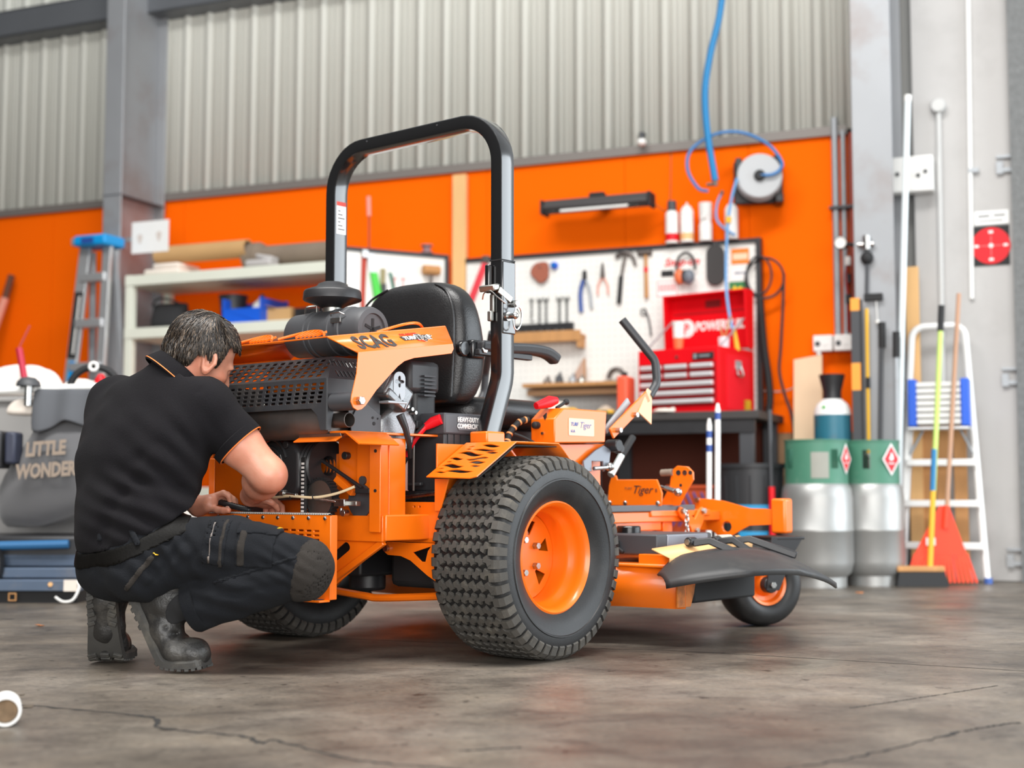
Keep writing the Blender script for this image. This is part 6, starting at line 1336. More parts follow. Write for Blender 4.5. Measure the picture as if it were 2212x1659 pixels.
for i,(x,h,m_) in enumerate(((-0.17,0.03,'hot_steel'),(-0.09,0.05,'grey_plastic'),(0.0,0.04,'galv'),(0.06,0.03,'zinc'))):
    t = T('metal_fitting',['dark steel fitting at the left end of the lower wooden shelf','grey plastic fitting on the lower wooden shelf','galvanised fitting in the middle of the lower wooden shelf','small zinc fitting on the lower wooden shelf'][i],'fitting',-1.65+x,0.15,1.166); B('fitting_body', MB().cyl((0,0,0),(0,0,h),0.03,0.02,n=10), m_, t, bevel=0.003); B('spigot', MB().cyl((0,0,h),(0.01,0,h+0.02),0.010,n=8), m_, t)
t = T('wood_offcut','pale pink-brown triangular offcut standing on the lower wooden shelf','offcut',-1.62,0.11,1.166); B('wedge', MB().prism([(-0.06,0),(0.04,0),(0.04,0.16)],plane((0,0,0),Vx,Vz),0.03), mat('offcut',(0.50,0.33,0.25),0.8), t); B('bark_edge', MB().bb(0.04,0.043,-0.03,0,0,0.15), 'wood', t)
t = T('pipe_elbow','dark curved pipe elbow at the right end of the lower wooden shelf','pipe',-1.40,0.13,1.166); B('elbow', MB().tube([(0.03-0.05*math.cos(a),0,0.02+0.06*math.sin(a)) for a in np.linspace(0,2.4,10)],0.016,10), 'hot_steel', t); B('flange', MB().cyl((-0.02,0,0.0),(-0.02,0,0.012),0.028,n=14), 'hot_steel', t)

# ---- heater, cans, small lamp
t = T('radiant_heater','dark radiant strip heater mounted on the orange wall','heater',-1.47,0.16,2.27); t.rotation_euler.x += 0.0
B('housing', MB().prism([(-0.07,0.05),(0.05,0.06),(0.09,0.0),(0.05,-0.05),(-0.05,-0.04)],plane((-0.35,0,0),(0,-1,0),Vz),-0.70) if False else MB().prism([(-0.03,0.05),(0.06,0.045),(0.10,-0.01),(0.06,-0.045),(-0.03,-0.02)],plane((0.34,0,0),(0,-1,0),Vz),0.68), mat('heater_dark',(0.05,0.045,0.045),0.45), t, bevel=0.006)
B('reflector', MB().box((0,-0.085,-0.03),(0.58,0.004,0.035),Matrix.Rotation(-0.75,3,'X')), 'steel', t); B('element', MB().cyl((-0.22,-0.092,-0.036),(0.22,-0.092,-0.036),0.009,n=12), 'white_plastic', t)
for x in (-0.35,0.35): B('end_cap', MB().box((x,-0.03,0.0),(0.02,0.13,0.095)), 'black_matt', t, bevel=0.012)
B('bracket', MB().bb(-0.04,0.04,0.0,0.155,0.02,0.05).bb(-0.05,0.05,-0.05,0.0,0.045,0.075), 'black_matt', t, bevel=0.008)
B('power_lead', MB().tube(bez([(0.36,0.02,-0.02),(0.41,0.10,-0.05),(0.42,0.14,0.05),(0.425,0.15,0.36)],18),0.004,6), mat('lead_brown',(0.35,0.12,0.03),0.6), t)
def can(u, h, r, lbl, cap, band, kind):
    t = T('spray_can', lbl, 'can', u, 0.09, 2.010, 'cans standing on top of the pegboard')
    if kind == 0: B('can_body', MB().lathe([(0,0),(r,0),(r,h*0.70),(r*0.72,h*0.76),(0,h*0.76)],22), 'white_plastic', t); B('cap', MB().lathe([(0,h),(r*0.7,h),(r*0.72,h*0.75),(0,h*0.75)],18), cap, t)
    elif kind == 1: B('can_body', MB().lathe([(0,0),(r,0),(r,h*0.78),(r*0.6,h*0.90),(r*0.25,h*0.93),(0,h*0.93)],22), 'white_plastic', t); B('nozzle', MB().cyl((0,0,h*0.92),(0,0,h),r*0.22,r*0.1,n=10), cap, t)
    else: B('can_body', MB().lathe([(0,0),(r,0),(r,h*0.40),(r*0.85,h*0.5),(r*0.95,h*0.6),(r*1.02,h*0.97),(0,h)],22), 'white_plastic', t); B('trigger', MB().bb(-r*0.3,r*0.3,-r*1.3,-r*0.8,h*0.55,h*0.62), cap, t)
    if band: B('band', MB().lathe([(r+0.0006,h*0.05),(r+0.0006,h*0.22)],22), band, t)
can(-1.02,0.262,0.040,'white spray can with grey cap, leftmost on the pegboard top','grey_plastic','red_plastic',0); can(-0.925,0.246,0.041,'white cone-topped can, second from left on the pegboard top','white_plastic','pale_orange_worn',1); can(-0.808,0.240,0.040,'white waisted plastic bottle, third from left on the pegboard top','white_plastic',None,2); can(-0.648,0.235,0.040,'white can with black cap, rightmost on the pegboard top','black_matt',None,1)
t = T('wall_lamp','small white bulb lamp on the flashing above the pegboard','lamp',-1.21,0.09,2.66); B('bulb', MB().ell((0,0,0),(0.028,0.028,0.024),14,8), 'white_plastic', t); B('holder', MB().cyl((0,0.0,0.02),(0,0.0,0.06),0.016,n=12).bb(-0.01,0.01,0,0.06,0.05,0.065), 'grey_plastic', t)

# ---- hose reel and blue air line
t = T('hose_reel','grey round hose reel with black bracket on the orange wall','hose reel',-0.45,0.20,2.345,rz=R_(14))
ax_ = plane((0,0.0,0),Vx,Vz)    # z points to the room
B('drum', MB().lathe([(0,0.055),(0.125,0.055),(0.132,0.050),(0.132,0.040),(0.115,0.036),(0.115,-0.05),(0.132,-0.055),(0.132,-0.065),(0,-0.065)],40,ax_), mat('reel_grey',(0.42,0.43,0.44),0.5), t, smooth=30)
B('hub', MB().lathe([(0,0.085),(0.026,0.085),(0.032,0.075),(0.034,0.055),(0,0.055)],22,ax_), 'black_matt', t)
B('bracket', MB().bb(-0.14,-0.10,0.02,0.155,0.02,0.13).bb(-0.15,0.14,0.12,0.155,-0.13,0.13).bb(0.09,0.14,0.02,0.155,-0.145,-0.09).bb(0.08,0.13,0.03,0.155,0.09,0.14), 'black_satin', t, bevel=0.008)
B('inlet_hose', MB().tube(bez([(0.0,-0.075,0.0),(0.07,-0.08,-0.002),(0.12,-0.07,0.03),(0.125,-0.04,0.09),(0.05,0.0,0.20),(-0.10,0.0,0.275),(-0.26,0.0,0.27),(-0.40,0.0,0.18),(-0.42,0,0.06),(-0.36,0,-0.05),(-0.30,0,-0.07)],60),0.010,8), mat('hose_blue',(0.03,0.17,0.42),0.4), t, smooth=60)
t = T('air_line','thick light blue air hose dropping from the roof beside the hose reel','hose',-0.66,0.42,2.30)
B('hose', MB().tube(bez([(0.14,0,2.4),(0.10,0,1.55),(0.045,0,1.03),(-0.02,0,0.76),(-0.055,0,0.54),(-0.045,0,0.30),(-0.01,0,0.06),(0,0,0.0)],50),[0.021]*40+[0.021]*8+[0.018,0.016] if False else 0.020,10), 'sky_blue', t, smooth=60); B('coupling', MB().cyl((0,0,-0.03),(0,0,0.02),0.014,n=12).cyl((-0.05,0.0,-0.02),(0.01,0,-0.02),0.010,n=10), 'hot_steel', t)
t = T('drop_hose','thin blue hose hanging from the reel down over the red tool chest','hose',-0.56,0.30,2.33)
B('hose', MB().tube(bez([(0,0,0.0),(-0.035,0,-0.12),(-0.06,0,-0.28),(-0.07,0,-0.45),(-0.06,-0.05,-0.65),(-0.03,-0.1,-0.82),(0.0,-0.12,-0.93),(0.015,-0.12,-1.0)],44),0.009,8), mat('hose_pale',(0.13,0.32,0.60),0.4), t, smooth=60); B('connector', MB().cyl((-0.052,0,-0.225),(-0.056,0,-0.262),0.017,n=12), 'yellow', t); B('air_gun', MB().tube([(0.0,-0.12,-0.90),(0.02,-0.12,-1.03)],[0.010,0.015],10), 'yellow', t)
t = T('small_hose','short pale hose loop hanging beside the cans on the pegboard','hose',-0.72,0.16,2.24); B('loop', MB().tube(bez([(0.03,0,0.04),(0.0,0,-0.03),(0.0,0,-0.12),(0.05,0,-0.18),(0.08,0,-0.20),(0.11,0,-0.22)],24),0.008,8), 'hose_pale', t); B('end_fitting', MB().cyl((0.03,0,0.03),(0.035,0,0.055),0.010,n=10), 'hot_steel', t)
# black lead looped over the end of the pegboard
t = T('power_lead','black power lead looped over the end of the pegboard and hanging to the floor','cable',-0.46,0.10,1.76)
B('lead_loop', MB().tube([(0.115*math.cos(a)*1.0+0.01,-0.0-0.01*math.sin(2*a),0.12*math.sin(a)) for a in np.linspace(0,2*PI,30,endpoint=False)],0.008,8,closed=True), 'black_satin', t, smooth=60); B('lead_loop', MB().tube([(-0.02+0.075*math.cos(a),-0.015,0.015+0.115*math.sin(a)) for a in np.linspace(0,2*PI,30,endpoint=False)],0.007,8,closed=True), 'black_satin', t, smooth=60)
B('lead_tail', MB().tube(bez([(0.125,0,0.02),(0.115,0,-0.20),(0.10,0.0,-0.42),(0.09,0,-0.56),(0.12,0,-0.70),(0.165,0,-0.86),(0.18,0,-1.2),(0.18,-0.02,-1.74)],40),0.009,8), 'black_satin', t, smooth=60)
B('lead_tail', MB().tube(bez([(-0.02,0,-0.12),(0.0,0.0,-0.40),(0.025,0.0,-0.60),(0.03,0,-0.75),(0.0,0.0,-0.9)],24),[0.022]*5+[0.026]*20 if False else 0.022,8), 'black_matt', t, smooth=60)

# ---- workbench
b_ = T('workbench','black steel workbench under the white pegboard','workbench',-1.36,0.38,0)
B('bench_top', MB().bb(-1.0,1.0,-0.34,0.34,0.895,0.94), mat('bench_top',(0.04,0.035,0.033),0.6,var=0.2,vscale=5), b_, bevel=0.004); B('apron', MB().bb(-0.98,0.98,-0.325,-0.30,0.82,0.895), 'black_satin', b_)
for x in (-0.95,0.03,0.93): 
    for y in (-0.29,0.29): B('leg', MB().bb(x-0.04,x+0.04,y-0.025,y+0.025,0,0.895), 'dark_grey', b_, bevel=0.003)
B('lower_shelf', MB().bb(-0.95,0.93,-0.28,0.28,0.22,0.25), 'black_matt', b_); B('shade_panel', MB().bb(-0.96,0.95,0.315,0.325,0.0,0.89), mat('shade_red',(0.10,0.018,0.006),0.8), b_)  # dark red panel added as painted shade of the orange wall under the bench
for i,(x,w,h,m_,lb) in enumerate(((-0.55,0.36,0.22,'black_matt','large dark crate on the shelf under the workbench'),(-0.08,0.26,0.22,mat('grey_tub',(0.16,0.155,0.15),0.7),'grey tub on the shelf under the workbench'),(0.50,0.26,0.28,mat('orange_tub',(0.55,0.07,0.01),0.6),'dull orange tub under the right end of the workbench'))):
    t = T('storage_tub',lb,'tub',-1.30+x,0.38,0.251); B('tub_body', MB().loft([[Vector((sx*w*k/2,sy*0.15*k,z)) for sx,sy in ((-1,-1),(1,-1),(1,1),(-1,1))] for z,k in ((0,0.9),(h,1.0))]), m_, t, bevel=0.01); B('rim', MB().bb(-w/2-0.01,w/2+0.01,-0.16,0.16,h-0.02,h), m_, t, bevel=0.005)
    if i == 2:
        for k in range(5): B('cord_wrap', MB().tube(bez([(-0.10+k*0.04,-0.165,0.05),(-0.06+k*0.04,-0.170,0.14),(-0.11+k*0.045,-0.165,0.24)],10),0.006,6), 'navy', t)

# ---- red tool chest
tc_ = T('tool_chest','red tool chest with open lid and silver drawer pulls on the workbench','tool chest',-0.595,0.65,0.941,rz=R_(-15))
W_, D_, H_ = 0.535, 0.42, 0.37
B('carcass', MB().bb(-W_,0,0.006,D_,0,H_), 'red_paint', tc_, bevel=0.006)
B('drawer_recess', MB().bb(-W_+0.015,-0.018,0.001,0.012,0.04,0.285), mat('dark_red2',(0.20,0.004,0.006),0.5), tc_)
def drawer(x0,x1,z):
    d = B('drawer', MB().bb(x0,x1,-0.004,0.01,z-0.018,z+0.016), mat('drawer_red',(0.42,0.003,0.008),0.5,spec=0.2), tc_, bevel=0.002); B('pull', MB().tube([(x0+0.008,-0.012,z+0.002),(x1-0.008,-0.012,z+0.002)],0.0135,10), mat('pull_silver',(0.75,0.76,0.77),0.4,0.4), d, bevel=0.003)
for z in (0.262,0.212):
    for x0,x1 in ((-0.515,-0.36),(-0.35,-0.19),(-0.18,-0.022)): drawer(x0,x1,z)
for z in (0.162,0.112,0.062): drawer(-0.515,-0.022,z)
B('lid', MB().bb(-W_-0.01,0.012,D_-0.03,D_-0.02,H_+0.02,0.72), 'red_paint', tc_, bevel=0.003)
for x in (-W_-0.012,0.0): B('lid_side', MB().prism([(D_-0.03,H_+0.0),(D_-0.03,0.72),(D_-0.12,0.72),(D_-0.10,H_+0.02)],plane((x,0,0),Vy,Vz),0.012), 'red_paint', tc_, bevel=0.002)
B('lid_top', MB().bb(-W_-0.01,0.012,D_-0.12,D_-0.02,0.715,0.727), 'red_paint', tc_, bevel=0.002)
B('lid_crease', MB().bb(-W_+0.01,-0.01,D_-0.034,D_-0.03,0.615,0.62), 'dark_red2', tc_)
LM = plane((-0.43,D_-0.0325,0.50),Vx,Vz)
text('lettering','POWERBUILT',0.075,LM @ Matrix.Translation((0.055,0.012,0)),'letter_white',tc_,bold=0.003,shear=0.2,sx=0.80)
B('emblem', MB().prism([(0.052*(1+0.08*(k%2))*math.cos(2*PI*k/24),0.03+0.052*(1+0.08*(k%2))*math.sin(2*PI*k/24)) for k in range(24)],LM,0.0012), 'letter_white', tc_)
text('lettering','P',0.085,LM @ Matrix.Translation((-0.028,0.0,0.0018)),'red_paint',tc_,bold=0.002)
B('lid_plate', MB().bb(-0.30,-0.20,D_-0.036,D_-0.03,0.645,0.69), 'dark_red2', tc_)
B('badge', MB().bb(-0.165,-0.03,-0.006,0.008,0.298,0.338), 'black_satin', tc_, bevel=0.002); B('badge_mark', MB().bb(-0.155,-0.135,-0.0075,-0.006,0.305,0.331).bb(-0.12,-0.05,-0.0075,-0.006,0.313,0.323), 'galv', tc_)
B('lock', MB().cyl((-0.27,-0.004,0.32),(-0.27,0.01,0.32),0.009,n=12), 'steel', tc_)
sp_ = B('side_panel', MB().prism(rrect(0.09,0.02,0.36,0.33,0.02),plane((-0.001,0,0),Vy,Vz),0.003), mat('side_red',(0.78,0.008,0.02),0.5,spec=0.2), tc_)
B('side_handle', MB().tube(arc_path([(0.006,0.20,0.27),(0.02,0.19,0.21),(0.02,0.26,0.21),(0.006,0.25,0.27)],0.015,4),0.006,8), 'steel', tc_, smooth=60); B('handle_plate', MB().bb(0,0.006,0.19,0.26,0.25,0.30), 'galv', tc_)
B('yellow_label', MB().bb(0.0005,0.002,0.29,0.37,0.0,0.08), 'yellow', tc_)
for x in (-W_+0.02,-0.015): B('lid_stay', MB().cyl((x,0.05,H_),(x,D_-0.05,0.58),0.005,n=8), 'galv', tc_)
t = T('drink_cup','paper cup with orange base standing on the tool chest','cup',-0.875,0.47,1.312); B('cup_body', MB().lathe([(0,0),(0.024,0),(0.030,0.07),(0,0.07)],18), mat('cup_orange',(0.85,0.16,0.05),0.5), t); B('cup_top', MB().lathe([(0.030,0.07),(0.034,0.15),(0.030,0.15),(0.0,0.10)],18), 'white_plastic', t); B('lid', MB().cyl((0,0,0.15),(0,0,0.165),0.036,n=18), 'white_plastic', t)
t = T('brush_jar','glass jar with brushes at the right end of the tool chest top','jar',-0.62,0.42,1.312); B('jar', MB().lathe([(0,0),(0.03,0),(0.034,0.06),(0.030,0.07),(0,0.066)],16), mat('jar_pale',(0.72,0.62,0.66),0.3), t); 
for a,b2 in ((0.03,0.12),(-0.02,0.10),(0.045,0.16)): B('brush', MB().cyl((0,0,0.05),(a,0,b2+0.03),0.005,n=6), 'wood', t)
t = T('red_jerry_can','orange-red fuel can standing left of the tool chest','fuel can',-1.17,0.55,0.941); B('can_body', MB().bb(-0.032,0.032,-0.08,0.08,0,0.22), mat('jerry_red',(0.85,0.10,0.04),0.45), t, bevel=0.014, seg=3); B('can_cap', MB().cyl((0,-0.03,0.22),(0,-0.03,0.245),0.018,n=12), 'black_matt', t)
rg = random.Random(4)
def lump(name,label,cat,u,d,z,rx,rz_,m,seed,group=None):
    t = T(name,label,cat,u,d,z,group); r2 = random.Random(seed); mb = MB(); rings = []
    for k in range(6):
        ph = (k/5)*PI*0.5; rr2 = rx*math.cos(ph)**0.7; zz = rz_*math.sin(ph)
        rings.append([Vector((rr2*(1+0.25*(r2.random()-0.5))*math.cos(a),rr2*0.6*(1+0.25*(r2.random()-0.5))*math.sin(a),zz*(1+0.2*(r2.random()-0.5)))) for a in np.linspace(0,2*PI,16,endpoint=False)])
    B('heap', mb.loft(rings), m, t, smooth=180, sub=1); B('fold_edge', MB().tube([(rx*0.8*math.cos(a),rx*0.5*math.sin(a),rz_*0.35+0.01*math.sin(3*a)) for a in np.linspace(0.3,2.4,8)],0.012,6), m, t); return t
lump('rag_pile','crumpled cream rag on the bench left of the yellow bottle','rag',-1.66,0.42,0.941,0.10,0.10,'rag',1); lump('paper_rag','pale crumpled paper on the bench in front of the drawers','paper',-0.90,0.695,0.941,0.07,0.022,'rag',2); lump('cable_heap','dark heap of cables at the left of the bench','cables',-1.95,0.40,0.941,0.16,0.09,'dark_grey',3); lump('glove','beige work glove on the bench beside the fuel can','glove',-1.32,0.48,0.941,0.055,0.06,mat('glove',(0.55,0.45,0.36),0.9),6)
t = T('yellow_bottle','yellow bottle lying in front of the cream rag','bottle',-1.53,0.52,0.966); B('bottle_body', MB().lathe([(0,-0.05),(0.024,-0.05),(0.025,0.03),(0.012,0.05),(0,0.05)],16,plane((0,0,0),Vy,Vz)), 'yellow', t); B('cap', MB().cyl((0.05,0,0),(0.07,0,0),0.012,n=12), 'black_matt', t)
t = T('yellow_tape','yellow tape measure on the bench edge left of the fuel can','tape measure',-1.26,0.66,0.941); B('case', MB().bb(-0.05,0.05,-0.02,0.02,0,0.022), 'yellow', t, bevel=0.006); B('clip', MB().bb(-0.02,0.02,-0.024,-0.02,0.005,0.018), 'steel', t)

# ---- conduits, sockets, gauges by the right column
def pipe(u, d, z0, z1, r, m, par=None): return B('conduit', MB().cyl((u,-d,z0),(u,-d,z1),r,n=12), m, par)
cg_ = empty('conduit_run', mtx=WO); tag(cg_, 'grey vertical conduit pipes at the right end of the orange wall', 'conduit')
pipe(-0.035,0.04,1.40,2.70,0.020,'galv',cg_); pipe(0.012,0.035,1.40,2.62,0.016,'galv',cg_); pipe(0.060,0.05,1.40,2.60,0.010,mat('pipe_red',(0.40,0.06,0.03),0.5),cg_); pipe(0.088,0.06,1.40,2.58,0.010,'grey_plastic',cg_)
for z in (2.15,): B('saddle', MB().bb(-0.07,0.11,-0.075,-0.0,z,z+0.018), 'dark_grey', cg_, bevel=0.003)
B('conduit', MB().tube(bez([(0.05,-0.10,1.86),(0.035,-0.14,1.75),(0.04,-0.13,1.60),(0.035,-0.10,1.42)],20),0.009,8), 'dark_red2', cg_)
for z in (1.70,1.58,1.80): B('joint', MB().cyl((0.045,-0.13,z),(0.045,-0.13,z+0.05),0.018,n=12), 'black_matt' if z<1.75 else 'white_plastic', cg_)
for u, lb in ((-0.115,'white power point on the orange wall, left of the pair'),(0.005,'white power point beside the conduits, right of the pair')):
    t = T('power_point',lb,'power point',u,0.045,1.31); B('box', MB().bb(-0.056,0.056,-0.05,0.04,0,0.095), 'white_plastic', t, bevel=0.006)
    for x in (-0.03,0.012): B('outlet', MB().cyl((x,-0.053,0.045),(x,-0.05,0.045),0.016,n=16), 'grey_plastic' if x < 0 else 'white_plastic', t)
t = T('extension_lead','thin grey lead sagging from the power point along the wall','cord',-0.14,0.07,1.31); B('cord', MB().tube(bez([(0.0,0,0.0),(-0.05,0,-0.09),(-0.13,0,-0.19),(-0.22,0,-0.225),(-0.33,0.0,-0.22)],24),0.0045,6), mat('cord_grey',(0.35,0.30,0.27),0.6), t); B('plug', MB().bb(-0.012,0.012,-0.02,0.01,-0.02,0.02), 'white_plastic', t, bevel=0.003)
t = T('pressure_gauge','round white pressure gauge on the pipes left of the column','gauge',0.035,0.30,1.905); B('dial', MB().lathe([(0,0.012),(0.026,0.012),(0.032,0.016),(0.034,0.0),(0.034,-0.02),(0,-0.02)],24,plane((0,0,0),Vx,Vz)), 'white_plastic', t); B('bezel', MB().lathe([(0.030,0.014),(0.036,0.014),(0.037,-0.02),(0.030,-0.02)],24,plane((0,0,0),Vx,Vz)), 'black_matt', t); B('stem', MB().tube(bez([(0.03,0.0,-0.01),(0.09,0.0,-0.015),(0.12,0.02,0.02),(0.15,0.0,0.0)],12),0.012,8), 'black_matt', t); B('pipe_stub', MB().cyl((0,0.02,0),(0,0.24,0),0.008,n=8), 'galv', t)
t = T('air_regulator','chrome air regulator with black bowl hanging on the column','regulator',0.20,0.445,1.86); B('body', MB().cyl((0,0,-0.03),(0,0,0.05),0.022,n=14).cyl((-0.05,0,0.0),(0.04,0,0.0),0.014,n=10), 'steel', t, bevel=0.002); B('bowl', MB().ell((0,0,-0.075),(0.036,0.03,0.038),16,10), 'black_matt', t); B('drain_tube', MB().cyl((0,0,-0.11),(-0.006,0,-0.28),0.010,n=8), 'dark_grey', t); B('clamp', MB().bb(-0.02,0.08,-0.012,0.02,-0.315,-0.275), 'black_matt', t, bevel=0.004); B('chain', MB().cyl((0.045,0,-0.32),(0.05,0,-0.43),0.003,n=6).ell((0.05,0,-0.435),0.012,10,6), 'white_plastic', t)

# ---- leaning boards and bars by the column
t = T('plywood_sheet','pale plywood offcut leaning on the orange wall behind the gas cylinder','plywood',-0.205,0.16,0); B('sheet', MB().prism([(-0.085,0.0),(0.085,0.0),(0.082,1.295),(-0.082,1.27)],plane((0,-0.0,0),Vx,(0,0.07,1)),0.016), 'plywood', t, bevel=0.001); B('cut_edge', MB().prism([(0.082,1.29),(0.085,0.0),(0.087,0.0),(0.084,1.29)],plane((0,-0.001,0),Vx,(0,0.07,1)),0.017), 'pine', t)
t = T('grey_spirit_level','tall grey and orange spirit level leaning on the steel column','spirit level',0.135,0.47,0); B('bar', MB().bb(-0.024,0.024,-0.012,0.012,0,1.56), 'dark_grey', t, bevel=0.002)
for z0,z1 in ((1.49,1.56),(1.05,1.20),(0.2,0.3)): B('orange_section', MB().bb(-0.0245,0.0245,-0.0128,0.0128,z0,z1), mat('level_orange',(0.85,0.33,0.04),0.5), t)
B('black_edge', MB().bb(0.026,0.036,-0.012,0.012,0,1.55), 'black_satin', t)
t = T('yellow_rod','thin yellow and black marking rod leaning on the steel column','rod',0.190,0.46,0); B('rod', MB().cyl((0,0,0),(0.005,0,1.50),0.010,n=10), 'yellow', t); B('grip', MB().cyl((0.0035,0,1.06),(0.0037,0,1.12),0.0125,n=10), 'black_matt', t)
t = T('white_conduit_pole','tall thin white pole leaning in the corner by the steel column','pole',0.325,0.47,0); B('pole', MB().tube([(0,0,0),(0.055,0.02,1.4),(0.105,0.08,2.66)],0.017,10), mat('pole_white',(0.70,0.76,0.78),0.4), t); B('end_cap', MB().cyl((0.105,0.08,2.655),(0.107,0.085,2.69),0.020,n=12), 'white_plastic', t)
for k,(u,h,lb) in enumerate(((0.255,1.42,'dark grey steel bar leaning beside the white pole, left of it'),(0.315,1.36,'grey steel bar leaning beside the white pole, in front of it'))):
    t = T('steel_bar',lb,'bar',u,0.50+0.04*k,0); B('bar', MB().cyl((-0.02+0.05*k,0,0),(0.02+0.02*k,0.03,h),0.013,n=8), 'galv' if k else 'dark_grey', t); B('black_socket', MB().cyl((0.02+0.02*k,0.03,h-0.14),(0.022+0.02*k,0.03,h),0.020,n=10), 'black_matt', t)
t = T('pine_board','pale pine board standing behind the white step ladder','board',0.40,0.12,0); B('board', MB().bb(-0.036,0.036,-0.015,0.015,0,1.77), 'pine', t, bevel=0.002); B('tape_mark', MB().bb(0.0,0.02,-0.0165,-0.015,1.05,1.07), 'green_plastic', t)
for k,(u,h,lb) in enumerate(((0.46,0.92,'short brown board, left of the three behind the step ladder'),(0.545,0.96,'short brown board, middle of the three behind the step ladder'),(0.64,0.90,'short brown board, right of the three behind the step ladder'))):
    t = T('timber_board',lb,'board',u,0.10,0,'short boards behind the step ladder'); B('board', MB().prism([(-0.036,0),(0.036,0),(0.030,h),(-0.04,h)],plane((0,0,0),Vx,(0.02,0.02,1)),0.02), 'wood', t, bevel=0.002); B('end_grain', MB().prism([(-0.039,h),(0.029,h),(0.029,h+0.002),(-0.039,h+0.002)],plane((0,0,0),Vx,(0.02,0.02,1)),0.02), 'pine', t)
t = T('cream_isolator_box','cream electrical box on the wall between column and concrete panel','electrical box',0.415,0.10,2.20); B('box', MB().bb(-0.115,0.115,-0.045,0.045,0,0.205), 'white_plastic', t, bevel=0.006)
for x,z in ((-0.08,0.105),(0.035,0.09),(0.075,0.11)): B('knob', MB().cyl((x,-0.055,z),(x,-0.045,z),0.012,n=10), 'grey_plastic', t)
t = T('round_junction','round grey junction box with a thin pipe below on the concrete panel','junction box',0.56,0.06,2.70); B('cover', MB().lathe([(0,0.03),(0.035,0.03),(0.042,0.02),(0.042,-0.02),(0,-0.02)],24,plane((0,0,0),Vx,Vz)), mat('junction',(0.55,0.55,0.54),0.6), t); B('pipe', MB().cyl((0,0,-0.04),(-0.012,0,-1.62),0.014,n=10), 'junction', t)
t = T('white_riser','thin white riser pipe on the concrete panel','pipe',0.715,0.045,1.58); B('pipe', MB().cyl((0,0,0),(0.035,0,2.9),0.013,n=10), 'white_paint', t); B('saddle', MB().bb(0.0,0.055,-0.015,0.015,0.72,0.745), 'galv', t); B('saddle', MB().bb(0.02,0.075,-0.015,0.015,1.9,1.925), 'galv', t)
t = T('fire_point_sign','square black sign with red disc and white markings on the concrete panel','sign',0.825,0.034,1.765)
B('plate', MB().bb(-0.098,0.098,-0.003,0,0,0.225), 'black_matt', t); B('disc', MB().cyl((0,-0.005,0.112),(0,-0.003,0.112),0.104,n=40), 'red_plastic', t); B('boss', MB().cyl((0,-0.008,0.112),(0,-0.005,0.112),0.012,n=16), 'letter_white', t)
for a in range(4): B('white_mark', MB().box((0.078*math.cos(a*PI/2),-0.0055,0.112+0.078*math.sin(a*PI/2)),(0.024,0.001,0.014)), 'letter_white', t)
B('cross_line', MB().bb(-0.06,0.06,-0.0055,-0.0050,0.111,0.113).bb(-0.001,0.001,-0.0055,-0.005,0.05,0.17), mat('pale_red2',(0.90,0.35,0.35),0.5), t)
t = T('small_text_plate','white text plate above the red disc sign','sign',0.832,0.034,1.998); B('plate', MB().bb(-0.092,0.092,-0.003,0,0,0.078), 'white_paint', t); B('print_line', MB().bb(-0.075,-0.01,-0.0036,-0.003,0.044,0.054), 'grey_plastic', t); B('print_line', MB().bb(0.01,0.072,-0.0036,-0.003,0.046,0.055), 'grey_plastic', t); B('text_line', MB().bb(-0.07,0.06,-0.0036,-0.003,0.018,0.024), 'grey_plastic', t)

# ---- gas cylinder and LPG bottles
t = T('gas_cylinder','teal gas cylinder with white shoulder and black valve guard','gas cylinder',-0.012,0.40,0)
B('body', MB().lathe([(0,0),(0.10,0),(0.102,0.02),(0.102,0.92)],36), mat('teal',(0.02,0.14,0.20),0.45,var=0.2,vscale=8,dirt=(0.12,0.09,0.06),dscale=9,damt=0.6), t, smooth=40); B('shoulder', MB().lathe([(0.102,0.92),(0.098,0.95),(0.085,0.98),(0.062,1.0),(0.05,1.01)],36), 'white_paint', t, smooth=60)
B('valve_guard', MB().lathe([(0.052,1.0),(0.050,1.05),(0.062,1.10),(0.072,1.145),(0.066,1.147),(0.050,1.07),(0.044,1.0)],28), 'black_satin', t, smooth=40); B('valve', MB().cyl((0,0,1.0),(0,0,1.12),0.02,n=12), 'zinc', t); B('green_dot', MB().cyl((-0.03,-0.090,0.962),(-0.03,-0.097,0.957),0.010,n=12), 'green_plastic', t)
mat('galv_bottle',(0.36,0.36,0.35),0.42,0.6,var=0.14,vscale=6,dirt=(0.40,0.38,0.35),dscale=5,damt=0.5,rvar=0.1)
mat('collar_green',(0.06,0.20,0.13),0.5,0,var=0.15,vscale=6,dirt=(0.20,0.30,0.24),dscale=4,damt=0.6)
